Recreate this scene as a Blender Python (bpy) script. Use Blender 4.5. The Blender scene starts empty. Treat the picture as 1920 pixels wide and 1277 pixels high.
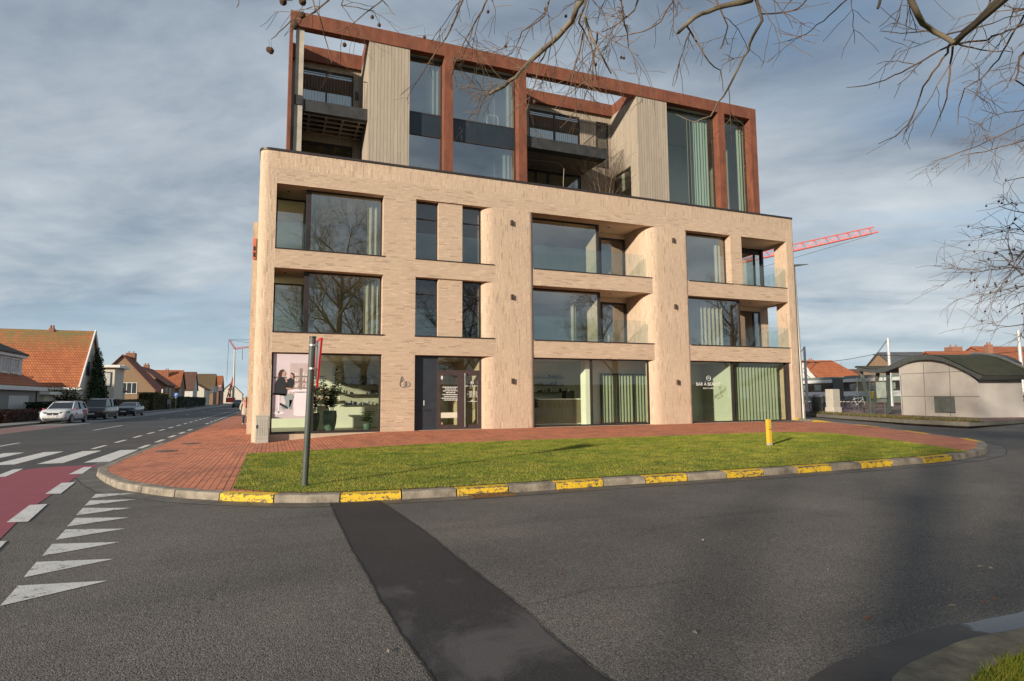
import bpy, bmesh, math, random
import numpy as np
from math import radians, sin, cos, pi, sqrt, atan2
from mathutils import Vector, Matrix
random.seed(7)
S = bpy.context.scene
COL = S.collection
# ------------------------------------------------------------------ camera
CF, CP, CY, CR = 1137.5, .09513, .376596, -.00675      # focal px at 1920 wide, pitch, yaw, roll
CAM = Vector((0, -24, 1.6))
_R = Vector((cos(CY), -sin(CY), 0))
_F = Vector((sin(CY)*cos(CP), cos(CY)*cos(CP), sin(CP)))
_U = _R.cross(_F)
_R2 = _R*cos(CR) + _U*sin(CR)
_U2 = -_R*sin(CR) + _U*cos(CR)
cd = bpy.data.cameras.new('camera'); co = bpy.data.objects.new('camera', cd); COL.objects.link(co)
cd.sensor_width = 36; cd.lens = 36*CF/1920; cd.clip_start = .1; cd.clip_end = 6000
co.matrix_world = Matrix(((_R2.x, _U2.x, -_F.x, CAM.x), (_R2.y, _U2.y, -_F.y, CAM.y), (_R2.z, _U2.z, -_F.z, CAM.z), (0, 0, 0, 1)))
S.camera = co
# ------------------------------------------------------------------ light and exposure
SUN_T = Vector((1.6, 1.0, -.47)).normalized()           # the way the sunlight travels
SUN_EL = math.asin(-SUN_T.z); SUN_AZ = atan2(-SUN_T.x, -SUN_T.y)   # compass angle of the sun, from +Y towards +X
S.view_settings.view_transform = 'Standard'; S.view_settings.look = 'None'
S.view_settings.exposure = 0.55; S.view_settings.gamma = 1
S.cycles.use_denoising = True
S.cycles.max_bounces = 8; S.cycles.transparent_max_bounces = 16
S.cycles.caustics_reflective = False; S.cycles.caustics_refractive = False
sl = bpy.data.lights.new('sun', 'SUN'); sl.energy = 4.4; sl.angle = radians(1.5); sl.color = (1, .88, .73)
so = bpy.data.objects.new('sun', sl); COL.objects.link(so); so.location = (-30, -60, 40)
so.rotation_euler = SUN_T.to_track_quat('-Z', 'Y').to_euler()
W = bpy.data.worlds.new('World'); S.world = W; W.use_nodes = True

# ------------------------------------------------------------------ node helper
class NT:
    def __init__(s, tree): s.t = tree; s.n = tree.nodes; s.l = tree.links
    def add(s, ty, **k):
        n = s.n.new(ty)
        for a, v in k.items():
            if a.startswith('i_'): s.set(n, a[2:], v)
            else: setattr(n, a, v)
        return n
    def set(s, n, key, v):
        i = n.inputs[int(key)] if str(key).isdigit() else n.inputs[key.replace('_', ' ')]
        if isinstance(v, bpy.types.NodeSocket): s.l.new(v, i)
        elif isinstance(v, (tuple, list)) and len(v) == 3 and i.type == 'RGBA': i.default_value = (*v, 1)
        else: i.default_value = v
    def math(s, op, a, b=0., c=None, clamp=False):
        n = s.n.new('ShaderNodeMath'); n.operation = op; n.use_clamp = clamp
        s.set(n, '0', a); s.set(n, '1', b)
        if c is not None: s.set(n, '2', c)
        return n.outputs[0]
    def mix(s, f, a, b, mode='MIX'):
        n = s.n.new('ShaderNodeMix'); n.data_type = 'RGBA'; n.blend_type = mode; n.clamp_factor = True
        for k, v in ((0, f), (6, a), (7, b)):
            i = n.inputs[k]
            if isinstance(v, bpy.types.NodeSocket): s.l.new(v, i)
            elif k == 0: i.default_value = v
            else: i.default_value = (*v, 1)[:4]
        return n.outputs[2]
    def noise(s, vec, scale, detail=3, rough=.5, dist=0.):
        n = s.add('ShaderNodeTexNoise', i_Scale=scale, i_Detail=detail, i_Roughness=rough, i_Distortion=dist)
        if vec is not None: s.l.new(vec, n.inputs['Vector'])
        return n.outputs['Fac']
    def ramp(s, f, a, b, lo=0., hi=1.):
        n = s.n.new('ShaderNodeMapRange'); n.clamp = True
        s.set(n, '0', f); n.inputs[1].default_value = a; n.inputs[2].default_value = b; n.inputs[3].default_value = lo; n.inputs[4].default_value = hi
        return n.outputs[0]
    def obj(s): return s.n.new('ShaderNodeTexCoord').outputs['Object']
    def xyz(s, v):
        n = s.n.new('ShaderNodeSeparateXYZ'); s.l.new(v, n.inputs[0]); return n.outputs
    def comb(s, x, y, z=0.):
        n = s.n.new('ShaderNodeCombineXYZ')
        for k, v in enumerate((x, y, z)): s.set(n, str(k), v)
        return n.outputs[0]
    def scale(s, v, sc):
        n = s.n.new('ShaderNodeMapping'); s.l.new(v, n.inputs[0]); n.inputs['Scale'].default_value = sc; return n.outputs[0]

def new_mat(name):
    m = bpy.data.materials.new(name); m.use_nodes = True
    t = NT(m.node_tree); b = t.n['Principled BSDF']
    return m, t, b
def bump(t, b, h, strength=.3, dist=.01):
    n = t.add('ShaderNodeBump', i_Strength=strength, i_Distance=dist); t.l.new(h, n.inputs['Height']); t.l.new(n.outputs[0], b.inputs['Normal'])
def plain(name, col, rough=.6, metal=0., var=.25, scale=3., bmp=0., spec=.5, stretch=None):
    m, t, b = new_mat(name)
    v = t.obj()
    if stretch: v = t.scale(v, stretch)
    f = t.noise(v, scale, 5, .6)
    c = t.mix(t.ramp(f, .3, .7), tuple(x*(1-var) for x in col), tuple(min(1, x*(1+var)) for x in col))
    t.l.new(c, b.inputs['Base Color'])
    b.inputs['Roughness'].default_value = rough; b.inputs['Metallic'].default_value = metal; b.inputs['Specular IOR Level'].default_value = spec
    if bmp: bump(t, b, t.noise(v, scale*8, 4), bmp, .02)
    return m

# ------------------------------------------------------------------ the sky: blue Nishita sky under layers of streaky cloud
t = NT(W.node_tree); bg = t.n['Background']
d = t.n.new('ShaderNodeTexCoord').outputs['Generated']
sky = t.add('ShaderNodeTexSky'); sky.sky_type = 'NISHITA'; sky.sun_disc = False; sky.sun_elevation = SUN_EL; sky.sun_rotation = SUN_AZ; sky.dust_density = 1.5
X, Y, Z = t.xyz(d)
zz = t.math('ADD', t.math('MAXIMUM', Z, 0.), .16)
px = t.math('DIVIDE', X, zz); py = t.math('DIVIDE', Y, zz)
# streaks run along one heading, so stretch the cloud plane that way
u = t.math('ADD', t.math('MULTIPLY', px, .82), t.math('MULTIPLY', py, -.57)); w = t.math('ADD', t.math('MULTIPLY', px, .57), t.math('MULTIPLY', py, .82))
cv = t.comb(t.math('MULTIPLY', u, .5), t.math('MULTIPLY', w, .85), 3.7)
n1 = t.noise(cv, .9, 8, .55, .3)
cv2 = t.comb(t.math('MULTIPLY', u, .85), t.math('MULTIPLY', w, 1.12), 9.1)
n2 = t.noise(cv2, 1.45, 9, .56, .25)
n3 = t.noise(t.comb(t.math('MULTIPLY', px, .35), t.math('MULTIPLY', py, .35), 5.), 1.2, 3, .5)
skyc = t.mix(1., sky.outputs[0], (.095, .095, .095), 'MULTIPLY')
blue = t.mix(.5, skyc, (.23, .37, .56))
dark = (.165, .215, .28); light = (.49, .535, .57)
shade = t.math('ADD', t.math('MULTIPLY', n2, .65), t.math('MULTIPLY', n3, .5))
cloud = t.mix(t.ramp(shade, .47, .70), dark, light)
cover = t.ramp(t.math('ADD', n1, t.math('MULTIPLY', n3, .35)), .50, .66)
c = t.mix(cover, blue, cloud)
low = t.ramp(Z, .02, .34)                                  # towards the horizon the cover thins to a pale veil
veil = t.mix(t.ramp(n2, .40, .62), (.35, .44, .505), (.53, .585, .61))
c = t.mix(low, t.mix(.62, c, veil), c)
c = t.mix(t.ramp(Z, .2, .6), c, t.mix(1., c, (.72, .76, .81), 'MULTIPLY'))
c = t.mix(t.ramp(Z, -.01, .11), t.mix(.75, c, (.46, .555, .59)), c)
below = t.ramp(Z, -.05, .0)
c = t.mix(below, (.12, .12, .115), c)
t.l.new(c, bg.inputs[0]); bg.inputs[1].default_value = .90
# ------------------------------------------------------------------ mesh builder, things and parts
ORG = {}
def link(name, me, parent=None, org=None):
    o = bpy.data.objects.new(name, me); COL.objects.link(o)
    if parent is not None: o.parent = parent
    ORG[o.name] = org if org is not None else (ORG.get(parent.name, Vector((0, 0, 0))) if parent is not None else Vector((0, 0, 0)))
    return o
def tag(o, label=None, cat=None, group=None, kind=None):
    if label: o['label'] = label
    if cat: o['category'] = cat
    if group: o['group'] = group
    if kind: o['kind'] = kind
    return o
def thing(name, label, cat, loc=(0, 0, 0), rz=0., group=None):
    o = bpy.data.objects.new(name, None); COL.objects.link(o); o.location = loc; o.rotation_euler = (0, 0, rz); o.empty_display_size = .3
    ORG[o.name] = Vector(loc) if rz == 0 else Vector((0, 0, 0))
    return tag(o, label, cat, group)
def copy_tree(o, parent=None):
    c = o.copy(); COL.objects.link(c)
    if parent is not None: c.parent = parent
    ORG[c.name] = ORG.get(o.name, Vector((0, 0, 0)))
    for ch in list(o.children): copy_tree(ch, c)
    return c
class MB:
    def __init__(s): s.v = []; s.f = []; s.m = []
    def add(s, vs, fs, mi=0):
        b = len(s.v); s.v += [tuple(p) for p in vs]; s.f += [tuple(i+b for i in q) for q in fs]; s.m += [mi]*len(fs); return s
    def quad(s, *p, mi=0): return s.add(p, [tuple(range(len(p)))], mi)
    def box(s, x0, x1, y0, y1, z0, z1, mi=0):
        v = [(x0, y0, z0), (x1, y0, z0), (x1, y1, z0), (x0, y1, z0), (x0, y0, z1), (x1, y0, z1), (x1, y1, z1), (x0, y1, z1)]
        return s.add(v, [(0, 3, 2, 1), (4, 5, 6, 7), (0, 1, 5, 4), (1, 2, 6, 5), (2, 3, 7, 6), (3, 0, 4, 7)], mi)
    def bar(s, a, b, w, h=None, mi=0, up=(0, 0, 1)):
        a = Vector(a); b = Vector(b); d = (b-a).normalized(); h = h or w; up = Vector(up)
        if abs(d.dot(up)) > .95: up = Vector((1, 0, 0))
        r = d.cross(up).normalized(); q = r.cross(d)
        v = [p+r*(i*w/2)+q*(j*h/2) for p in (a, b) for i, j in ((-1, -1), (1, -1), (1, 1), (-1, 1))]
        return s.add(v, [(0, 1, 2, 3), (7, 6, 5, 4), (0, 4, 5, 1), (1, 5, 6, 2), (2, 6, 7, 3), (3, 7, 4, 0)], mi)
    def prism(s, pl, z0, z1, mi=0, caps=True):         # plan polygon, counter-clockwise, extruded in z
        n = len(pl); v = [(x, y, z0) for x, y in pl]+[(x, y, z1) for x, y in pl]
        f = [(i, (i+1) % n, (i+1) % n+n, i+n) for i in range(n)]
        if caps: f += [tuple(range(n-1, -1, -1)), tuple(range(n, 2*n))]
        return s.add(v, f, mi)
    def extrude(s, poly, vec, mi=0):                    # any planar 3d polygon pushed along vec
        n = len(poly); vec = Vector(vec); v = [Vector(p) for p in poly]; v += [p+vec for p in v]
        return s.add(v, [tuple(range(n-1, -1, -1)), tuple(range(n, 2*n))]+[(i, (i+1) % n, (i+1) % n+n, i+n) for i in range(n)], mi)
    def tube(s, pts, rad, n=6, mi=0, cap=True):
        pts = [Vector(p) for p in pts]; k = len(pts)
        if not hasattr(rad, '__len__'): rad = [rad]*k
        ref = None; vs = []
        for i in range(k):
            d = (pts[min(i+1, k-1)]-pts[max(i-1, 0)])
            d = d.normalized() if d.length > 1e-9 else Vector((0, 0, 1))
            if ref is None: ref = Vector((1, 0, 0)) if abs(d.x) < .8 else Vector((0, 1, 0))
            r = (ref-d*ref.dot(d)).normalized(); ref = r; q = d.cross(r)
            for j in range(n):
                a = 2*pi*j/n; vs.append(pts[i]+(r*cos(a)+q*sin(a))*rad[i])
        fs = [(i*n+j, i*n+(j+1) % n, (i+1)*n+(j+1) % n, (i+1)*n+j) for i in range(k-1) for j in range(n)]
        if cap: fs += [tuple(range(n-1, -1, -1)), tuple((k-1)*n+j for j in range(n))]
        return s.add(vs, fs, mi)
    def lathe(s, prof, c=(0, 0, 0), n=16, mi=0):        # (r, z) profile around a vertical axis
        vs = [(c[0]+r*cos(2*pi*j/n), c[1]+r*sin(2*pi*j/n), c[2]+z) for r, z in prof for j in range(n)]
        fs = [(i*n+j, i*n+(j+1) % n, (i+1)*n+(j+1) % n, (i+1)*n+j) for i in range(len(prof)-1) for j in range(n)]
        return s.add(vs, fs, mi)
    def sphere(s, c, r, n=8, k=6, mi=0, sz=1.):
        return s.lathe([(max(1e-4, r*sin(pi*i/k)), -r*sz*cos(pi*i/k)) for i in range(k+1)], c, n, mi)
    def build(s, name, mats, parent=None, smooth=False, org=None):
        if not isinstance(mats, (list, tuple)): mats = [mats]
        o0 = org if org is not None else (ORG.get(parent.name, Vector((0, 0, 0))) if parent is not None else Vector((0, 0, 0)))
        me = bpy.data.meshes.new(name)
        me.from_pydata([(x-o0[0], y-o0[1], z-o0[2]) for x, y, z in s.v], [], s.f)
        for m in mats: me.materials.append(m)
        if len(mats) > 1: me.polygons.foreach_set('material_index', s.m)
        if smooth:
            me.polygons.foreach_set('use_smooth', [True]*len(s.f))
        me.validate(); me.update()
        o = link(name, me, parent, o0)
        if parent is None: o.location = o0
        if smooth == 'auto':
            me.set_sharp_from_angle(angle=radians(40))
        return o
def bevel(o, w=.01, seg=2):
    m = o.modifiers.new('bevel', 'BEVEL'); m.width = w; m.segments = seg; m.limit_method = 'ANGLE'; m.angle_limit = radians(35); return o
def arc(cx, cy, rx, ry, a0, a1, n=6): return [(cx+rx*cos(radians(a0+(a1-a0)*i/n)), cy+ry*sin(radians(a0+(a1-a0)*i/n))) for i in range(n+1)]
# ------------------------------------------------------------------ pixel of the survey photograph -> point of the place
def ray(x, y): return _F+_R2*((x-960)/CF)-_U2*((y-638.5)/CF)
def fac(x, y, Yp=0.):
    d = ray(x, y); return CAM+d*((Yp-CAM.y)/d.y)
def xpl(x, y, Xp):
    d = ray(x, y); return CAM+d*((Xp-CAM.x)/d.x)
def along(x, y, dist):                                   # a point at a given depth along the view axis
    return CAM+ray(x, y)*dist
def gz(x, y=0.):
    s = .0165*4*math.log1p(math.exp(min(40, (x-2)/4)))
    return min(s, .5) if s < .4 else .5-.1*math.exp(-(s-.4)/.1)
def sm(a, b, x):
    k = max(0., min(1., (x-a)/(b-a))); return k*k*(3-2*k)
def U(x, y, zf=gz):
    d = ray(x, y); z = 0.
    for i in range(80):
        k = (z-CAM.z)/d.z; q = CAM+d*k; z = .5*z+.5*zf(q.x, q.y)
    return Vector((q.x, q.y, z))

# ------------------------------------------------------------------ materials
def brick_mat(name, vertical=False, c1=(.628, .482, .352), c2=(.562, .425, .306), mo=(.30, .205, .138)):
    m, t, b = new_mat(name); x, y, z = t.xyz(t.obj())
    h = t.math('ADD', x, y)
    if vertical: at_ = t.add('ShaderNodeAttribute'); at_.attribute_name = 'arc'; h = at_.outputs['Fac']
    wob = t.noise(t.obj(), 1.3, 2)
    run, lift = (z, h) if vertical else (h, t.math('ADD', z, t.math('MULTIPLY', wob, .008)))
    # long thin bricks in wild bond: every course starts at its own random offset
    rw = t.math('DIVIDE', lift, .0475); row = t.math('FLOOR', rw); rf = t.math('SUBTRACT', rw, row)
    wn = t.add('ShaderNodeTexWhiteNoise'); wn.noise_dimensions = '1D'; t.l.new(row, wn.inputs['W'])
    bx = t.math('ADD', t.math('DIVIDE', run, .30), t.math('MULTIPLY', wn.outputs['Value'], 9.)); bi = t.math('FLOOR', bx); bf = t.math('SUBTRACT', bx, bi)
    wb = t.add('ShaderNodeTexWhiteNoise'); wb.noise_dimensions = '2D'; t.l.new(t.comb(bi, row), wb.inputs['Vector'])
    col = t.mix(t.math('POWER', wb.outputs['Value'], .8), c2, c1)
    col = t.mix(t.ramp(wb.outputs['Value'], .93, .95, 0, .8), col, tuple(min(1, q*1.12) for q in c1)); col = t.mix(t.ramp(wb.outputs['Value'], .07, .05, 0, .9), col, tuple(q*.80 for q in c2))
    jz = t.ramp(t.math('ABSOLUTE', t.math('SUBTRACT', rf, .5)), .37, .45); jx = t.ramp(t.math('ABSOLUTE', t.math('SUBTRACT', bf, .5)), .485, .494)
    jt = t.math('MAXIMUM', jz, t.math('MULTIPLY', jx, .8)); col = t.mix(t.math('MULTIPLY', jt, .8), col, mo)
    # every few courses drift a little in tone, with weathering that runs with the courses
    st = t.scale(t.obj(), (3, 3, 1.3) if vertical else (1.6, 1.6, 16))
    f = t.noise(st, 1.2, 6, .65)
    col = t.mix(t.ramp(f, .25, .75), col, t.mix(1., col, (1.08, 1.07, 1.06), 'MULTIPLY'))
    f2 = t.noise(t.obj(), .6, 4, .6)
    col = t.mix(t.ramp(f2, .35, .7, 0, .5), col, t.mix(1., col, (.84, .83, .84), 'MULTIPLY'))
    spk = t.noise(t.scale(t.obj(), (14, 14, 2.2) if vertical else (2.2, 2.2, 21)), 1., 2, .5)
    col = t.mix(t.ramp(spk, .64, .74, 0, .10 if vertical else .2), col, (.36, .25, .15))
    col = t.mix(t.ramp(spk, .34, .27, 0, .1 if vertical else .2), col, (.72, .57, .41))
    t.l.new(col, b.inputs['Base Color']); b.inputs['Roughness'].default_value = .85; b.inputs['Specular IOR Level'].default_value = .25
    hgt = t.math('ADD', t.math('MULTIPLY', jt, -1.), t.math('MULTIPLY', wb.outputs['Value'], .5))
    bump(t, b, hgt, .7, .014)
    return m
def set_arc(o, n=None):                                  # run of the wall in plan, so the courses follow its curves
    me = o.data; at_ = me.attributes.new('arc', 'FLOAT', 'POINT'); vs = [v.co for v in me.vertices]
    if n is None: val = [v.x+v.y for v in vs]
    else:
        val = []
        for k in range(0, len(vs), n):
            s = vs[k].x+vs[k].y if False else 0.
            for i in range(n):
                if i: s += (vs[k+i].xy-vs[k+i-1].xy).length
                val.append(s)
    at_.data.foreach_set('value', val); return o
BRICK_H = brick_mat('brick_horizontal'); BRICK_V = brick_mat('brick_vertical', True)
def glass_mat(name, tint, refl, f0=.06, rough=0.):
    m, t, b = new_mat(name); t.n.remove(b)
    tr = t.add('ShaderNodeBsdfTransparent'); tr.inputs[0].default_value = (*tint, 1)
    gl = t.add('ShaderNodeBsdfGlossy'); gl.inputs[0].default_value = (.93, .97, .97, 1); gl.inputs['Roughness'].default_value = rough
    # big panes are never dead flat
    bp = t.add('ShaderNodeBump', i_Strength=.05, i_Distance=.02); t.l.new(t.noise(t.obj(), .7, 1), bp.inputs['Height']); t.l.new(bp.outputs[0], gl.inputs['Normal'])
    lw = t.add('ShaderNodeLayerWeight', i_Blend=.5)
    f = t.math('ADD', f0, t.math('MULTIPLY', t.math('POWER', lw.outputs['Facing'], 3.), refl), clamp=True)
    mx = t.add('ShaderNodeMixShader'); t.l.new(f, mx.inputs[0]); t.l.new(tr.outputs[0], mx.inputs[1]); t.l.new(gl.outputs[0], mx.inputs[2])
    t.l.new(mx.outputs[0], t.n['Material Output'].inputs[0])
    return m
G_SHOP = glass_mat('glass_shop', (.85, .92, .81), .6, .07)
G_WIN = glass_mat('glass_window', (.86, .90, .82), .8, .28)
G_UP = glass_mat('glass_upper', (.68, .80, .76), .8, .40)
G_TEAL = glass_mat('glass_teal', (.64, .78, .75), .8, .10); G_DARK = glass_mat('glass_dim', (.6, .62, .58), .8, .13)
G_BAL = glass_mat('glass_balustrade', (.84, .91, .88), .7, .10)
G_CAR = glass_mat('glass_vehicle', (.18, .2, .2), .9, .10)
FRAME = plain('frame_dark_bronze', (.042, .034, .033), .45, .3, .15)
FRAME2 = plain('door_frame_brown', (.075, .050, .048), .5, .2, .12)
DARKP = plain('panel_anthracite', (.040, .047, .058), .38, .2, .12)
SPAND = plain('spandrel_slate', (.030, .042, .052), .25, .3, .12)
CEIL = plain('soffit_plaster', (.66, .55, .43), .8, 0, .05)
WALLW = plain('interior_white', (.86, .84, .76), .85, 0, .04)
WALLB = plain('interior_beige', (.50, .47, .38), .85, 0, .08)
FLOORI = plain('interior_floor', (.36, .34, .30), .5, 0, .1)
WOOD = plain('counter_wood', (.30, .24, .16), .6, 0, .2, 4, stretch=(6, 6, .4))
CONC = plain('concrete', (.42, .37, .30), .85, 0, .18, 2.2, .2)
CONCD = plain('concrete_dark', (.030, .030, .030), .7, 0, .55, 2.5, .25)
WHITE = plain('white_paint', (.75, .74, .70), .6, 0, .06)
BLACK = plain('black_paint', (.02, .02, .021), .5, 0, .2)
STEEL = plain('galvanised_steel', (.38, .38, .36), .45, .7, .15)
GREYM = plain('grey_metal', (.085, .10, .095), .5, .2, .2, 2.5)
def corten():
    m, t, b = new_mat('corten_steel'); o = t.obj()
    f = t.noise(o, 1.4, 8, .65, .4); g = t.noise(t.scale(o, (3, 3, .5)), 1.6, 5, .6)
    c = t.mix(t.ramp(f, .3, .7), (.115, .042, .026), (.215, .076, .043)); c = t.mix(t.ramp(g, .45, .75, 0, .7), c, (.27, .098, .05))
    c = t.mix(t.ramp(t.noise(o, 22, 4), .55, .8, 0, .6), c, (.10, .035, .022))
    x, y, z = t.xyz(o)                                   # sheet joints
    jx = t.math('LESS_THAN', t.math('FRACT', t.math('ADD', t.math('MULTIPLY', x, .333), .11)), .004)
    c = t.mix(jx, c, (.05, .02, .015))
    t.l.new(c, b.inputs['Base Color']); b.inputs['Roughness'].default_value = .72; b.inputs['Specular IOR Level'].default_value = .3
    bump(t, b, f, .15, .02); return m
CORTEN = corten()
def boards(name, c1, c2, pitch=.145, vertical=True):
    m, t, b = new_mat(name); o = t.obj(); x, y, z = t.xyz(o); h = t.math('ADD', x, y) if vertical else z
    k = t.math('DIVIDE', h, pitch); idx = t.math('FLOOR', k); fr = t.math('SUBTRACT', k, idx)
    wn = t.add('ShaderNodeTexWhiteNoise'); wn.noise_dimensions = '2D'
    # boards are laid in lengths, each with a tone of its own
    off = t.add('ShaderNodeTexWhiteNoise'); off.noise_dimensions = '1D'; t.l.new(idx, off.inputs['W'])
    seg = t.math('FLOOR', t.math('ADD', t.math('MULTIPLY', z if vertical else x, .36), t.math('MULTIPLY', off.outputs[0], 7.)))
    t.l.new(t.comb(idx, seg), wn.inputs['Vector'])
    g = t.noise(t.scale(o, (14, 14, .8) if vertical else (.8, .8, 14)), 2., 6, .65)
    c = t.mix(wn.outputs[0], c1, c2); c = t.mix(t.ramp(g, .3, .7, 0, .5), c, tuple(x*.62 for x in c1))
    gap = t.math('LESS_THAN', fr, .06); c = t.mix(gap, c, tuple(x*.22 for x in c1))
    t.l.new(c, b.inputs['Base Color']); b.inputs['Roughness'].default_value = .8; b.inputs['Specular IOR Level'].default_value = .2
    bump(t, b, t.math('SUBTRACT', t.math('MULTIPLY', g, .3), gap), .5, .012); return m
TIMBER = boards('timber_cladding', (.375, .315, .245), (.46, .39, .31))
def curtain_mat(name, col, trans=.35):
    m, t, b = new_mat(name); b.inputs['Base Color'].default_value = (*col, 1); b.inputs['Roughness'].default_value = .9; b.inputs['Specular IOR Level'].default_value = .1
    f = t.noise(t.scale(t.obj(), (30, 30, .6)), 1., 3); t.l.new(t.mix(t.ramp(f, .3, .7), tuple(x*.8 for x in col), col), b.inputs['Base Color'])
    tl = t.add('ShaderNodeBsdfTranslucent'); tl.inputs[0].default_value = (*col, 1)
    mx = t.add('ShaderNodeMixShader'); mx.inputs[0].default_value = trans; t.l.new(b.outputs[0], mx.inputs[1]); t.l.new(tl.outputs[0], mx.inputs[2]); t.l.new(mx.outputs[0], t.n['Material Output'].inputs[0])
    return m
CURT = curtain_mat('curtain_pale', (.66, .65, .54)); CURTG = curtain_mat('curtain_greige', (.46, .50, .39))
def wave_sheet(x0, x1, y, z0, z1, amp=.05, pitch=.22, axis='x', jitter=.15, rnd=None):
    rnd = rnd or random; L = abs(x1-x0); n = max(8, int(L/pitch*8)); mb = MB(); vs = []
    ph = 0.; sx = []
    for i in range(n+1):
        sx.append((x0+(x1-x0)*i/n, amp*sin(ph))); ph += 2*pi/8*(1+jitter*rnd.uniform(-1, 1))
    for z in (z0, z1):
        for s, a in sx: vs.append((s, y+a, z) if axis == 'x' else (y+a, s, z))
    return mb.add(vs, [(i, i+1, n+2+i, n+1+i) for i in range(n)])
# ------------------------------------------------------------------ ground heights
def kerb_h(x, y):
    lo = .02+.10*sm(-6.0, -10.5, y)
    return lo+(.12-lo)*sm(-2.4, -.2, x) if y < -2 else .02+(.12-.02)*sm(-2.4, -.2, x)
def facz(x):
    if x < 4: return .06+.27*sm(-1.2, 4.5, x)
    return .345+.0*x
def gi(x, y):                                            # top of the island in front of the building
    base = gz(x)+kerb_h(x, y)
    w = sm(-5.2, -.1, y)*sm(-3.2, -.6, x)*(1-sm(25.5, 28, x))
    return base+(facz(x)-base)*w if y > -5.2 else base
def sheet(name, outline, zf, mat, step=1.0, skirt=0., kind='structure', parent=None):
    bm = bmesh.new(); vs = [bm.verts.new((x, y, 0)) for x, y in outline]; bm.faces.new(vs)
    bmesh.ops.triangulate(bm, faces=bm.faces[:])
    xs = [p[0] for p in outline]; ys = [p[1] for p in outline]
    for ax, lo, hi in ((0, min(xs), max(xs)), (1, min(ys), max(ys))):
        st = step if not hasattr(step, '__len__') else step[ax]
        k = math.ceil((lo+1e-3)/st)
        while k*st < hi-1e-3:
            no = (1, 0, 0) if ax == 0 else (0, 1, 0); pc = (k*st, 0, 0) if ax == 0 else (0, k*st, 0)
            bmesh.ops.bisect_plane(bm, geom=bm.verts[:]+bm.edges[:]+bm.faces[:], plane_co=pc, plane_no=no); k += 1
    for v in bm.verts: v.co.z = zf(v.co.x, v.co.y)
    bmesh.ops.recalc_face_normals(bm, faces=bm.faces[:])
    if sum(f.normal.z for f in bm.faces) < 0: bmesh.ops.reverse_faces(bm, faces=bm.faces[:])
    if skirt:
        ed = [e for e in bm.edges if e.is_boundary]
        r = bmesh.ops.extrude_edge_only(bm, edges=ed)
        for v in [q for q in r['geom'] if isinstance(q, bmesh.types.BMVert)]: v.co.z -= skirt
    me = bpy.data.meshes.new(name); bm.to_mesh(me); bm.free(); me.materials.append(mat)
    o = link(name, me, parent); 
    if kind and parent is None: o['kind'] = kind
    return o
def resample(p, n):
    p = [Vector(q) for q in p]; s = [0.]
    for a, b in zip(p[:-1], p[1:]): s.append(s[-1]+(b-a).length)
    return [(float(np.interp(s[-1]*i/n, s, [q.x for q in p])), float(np.interp(s[-1]*i/n, s, [q.y for q in p]))) for i in range(n+1)]
def strip(name, A, B, zf, mat, n=None, skirt=0., kind='structure'):     # a ribbon between two edge lines
    if n or len(A) != len(B): n = n or 90; A, B = resample(A, n), resample(B, n)
    mb = MB(); k = len(A); v = [(x, y, zf(x, y)) for x, y in A]+[(x, y, zf(x, y)) for x, y in B]; f = [(i, i+1, k+i+1, k+i) for i in range(k-1)]
    if skirt:
        v += [(x, y, zf(x, y)-skirt) for x, y in A]; f += [(i+1, i, 2*k+i, 2*k+i+1) for i in range(k-1)]
    mb.add(v, f); o = mb.build(name, mat); o['kind'] = kind
    if sum(p.normal.z*p.area for p in o.data.polygons) < 0: o.data.flip_normals()
    return o
def pts_in(poly, xy):
    x, y = xy[:, 0], xy[:, 1]; ins = np.zeros(len(xy), bool); n = len(poly)
    for i in range(n):
        x1, y1 = poly[i]; x2, y2 = poly[(i+1) % n]
        if y1 == y2: continue
        c = ((y1 > y) != (y2 > y)) & (x < (x2-x1)*(y-y1)/(y2-y1)+x1); ins ^= c
    return ins
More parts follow.
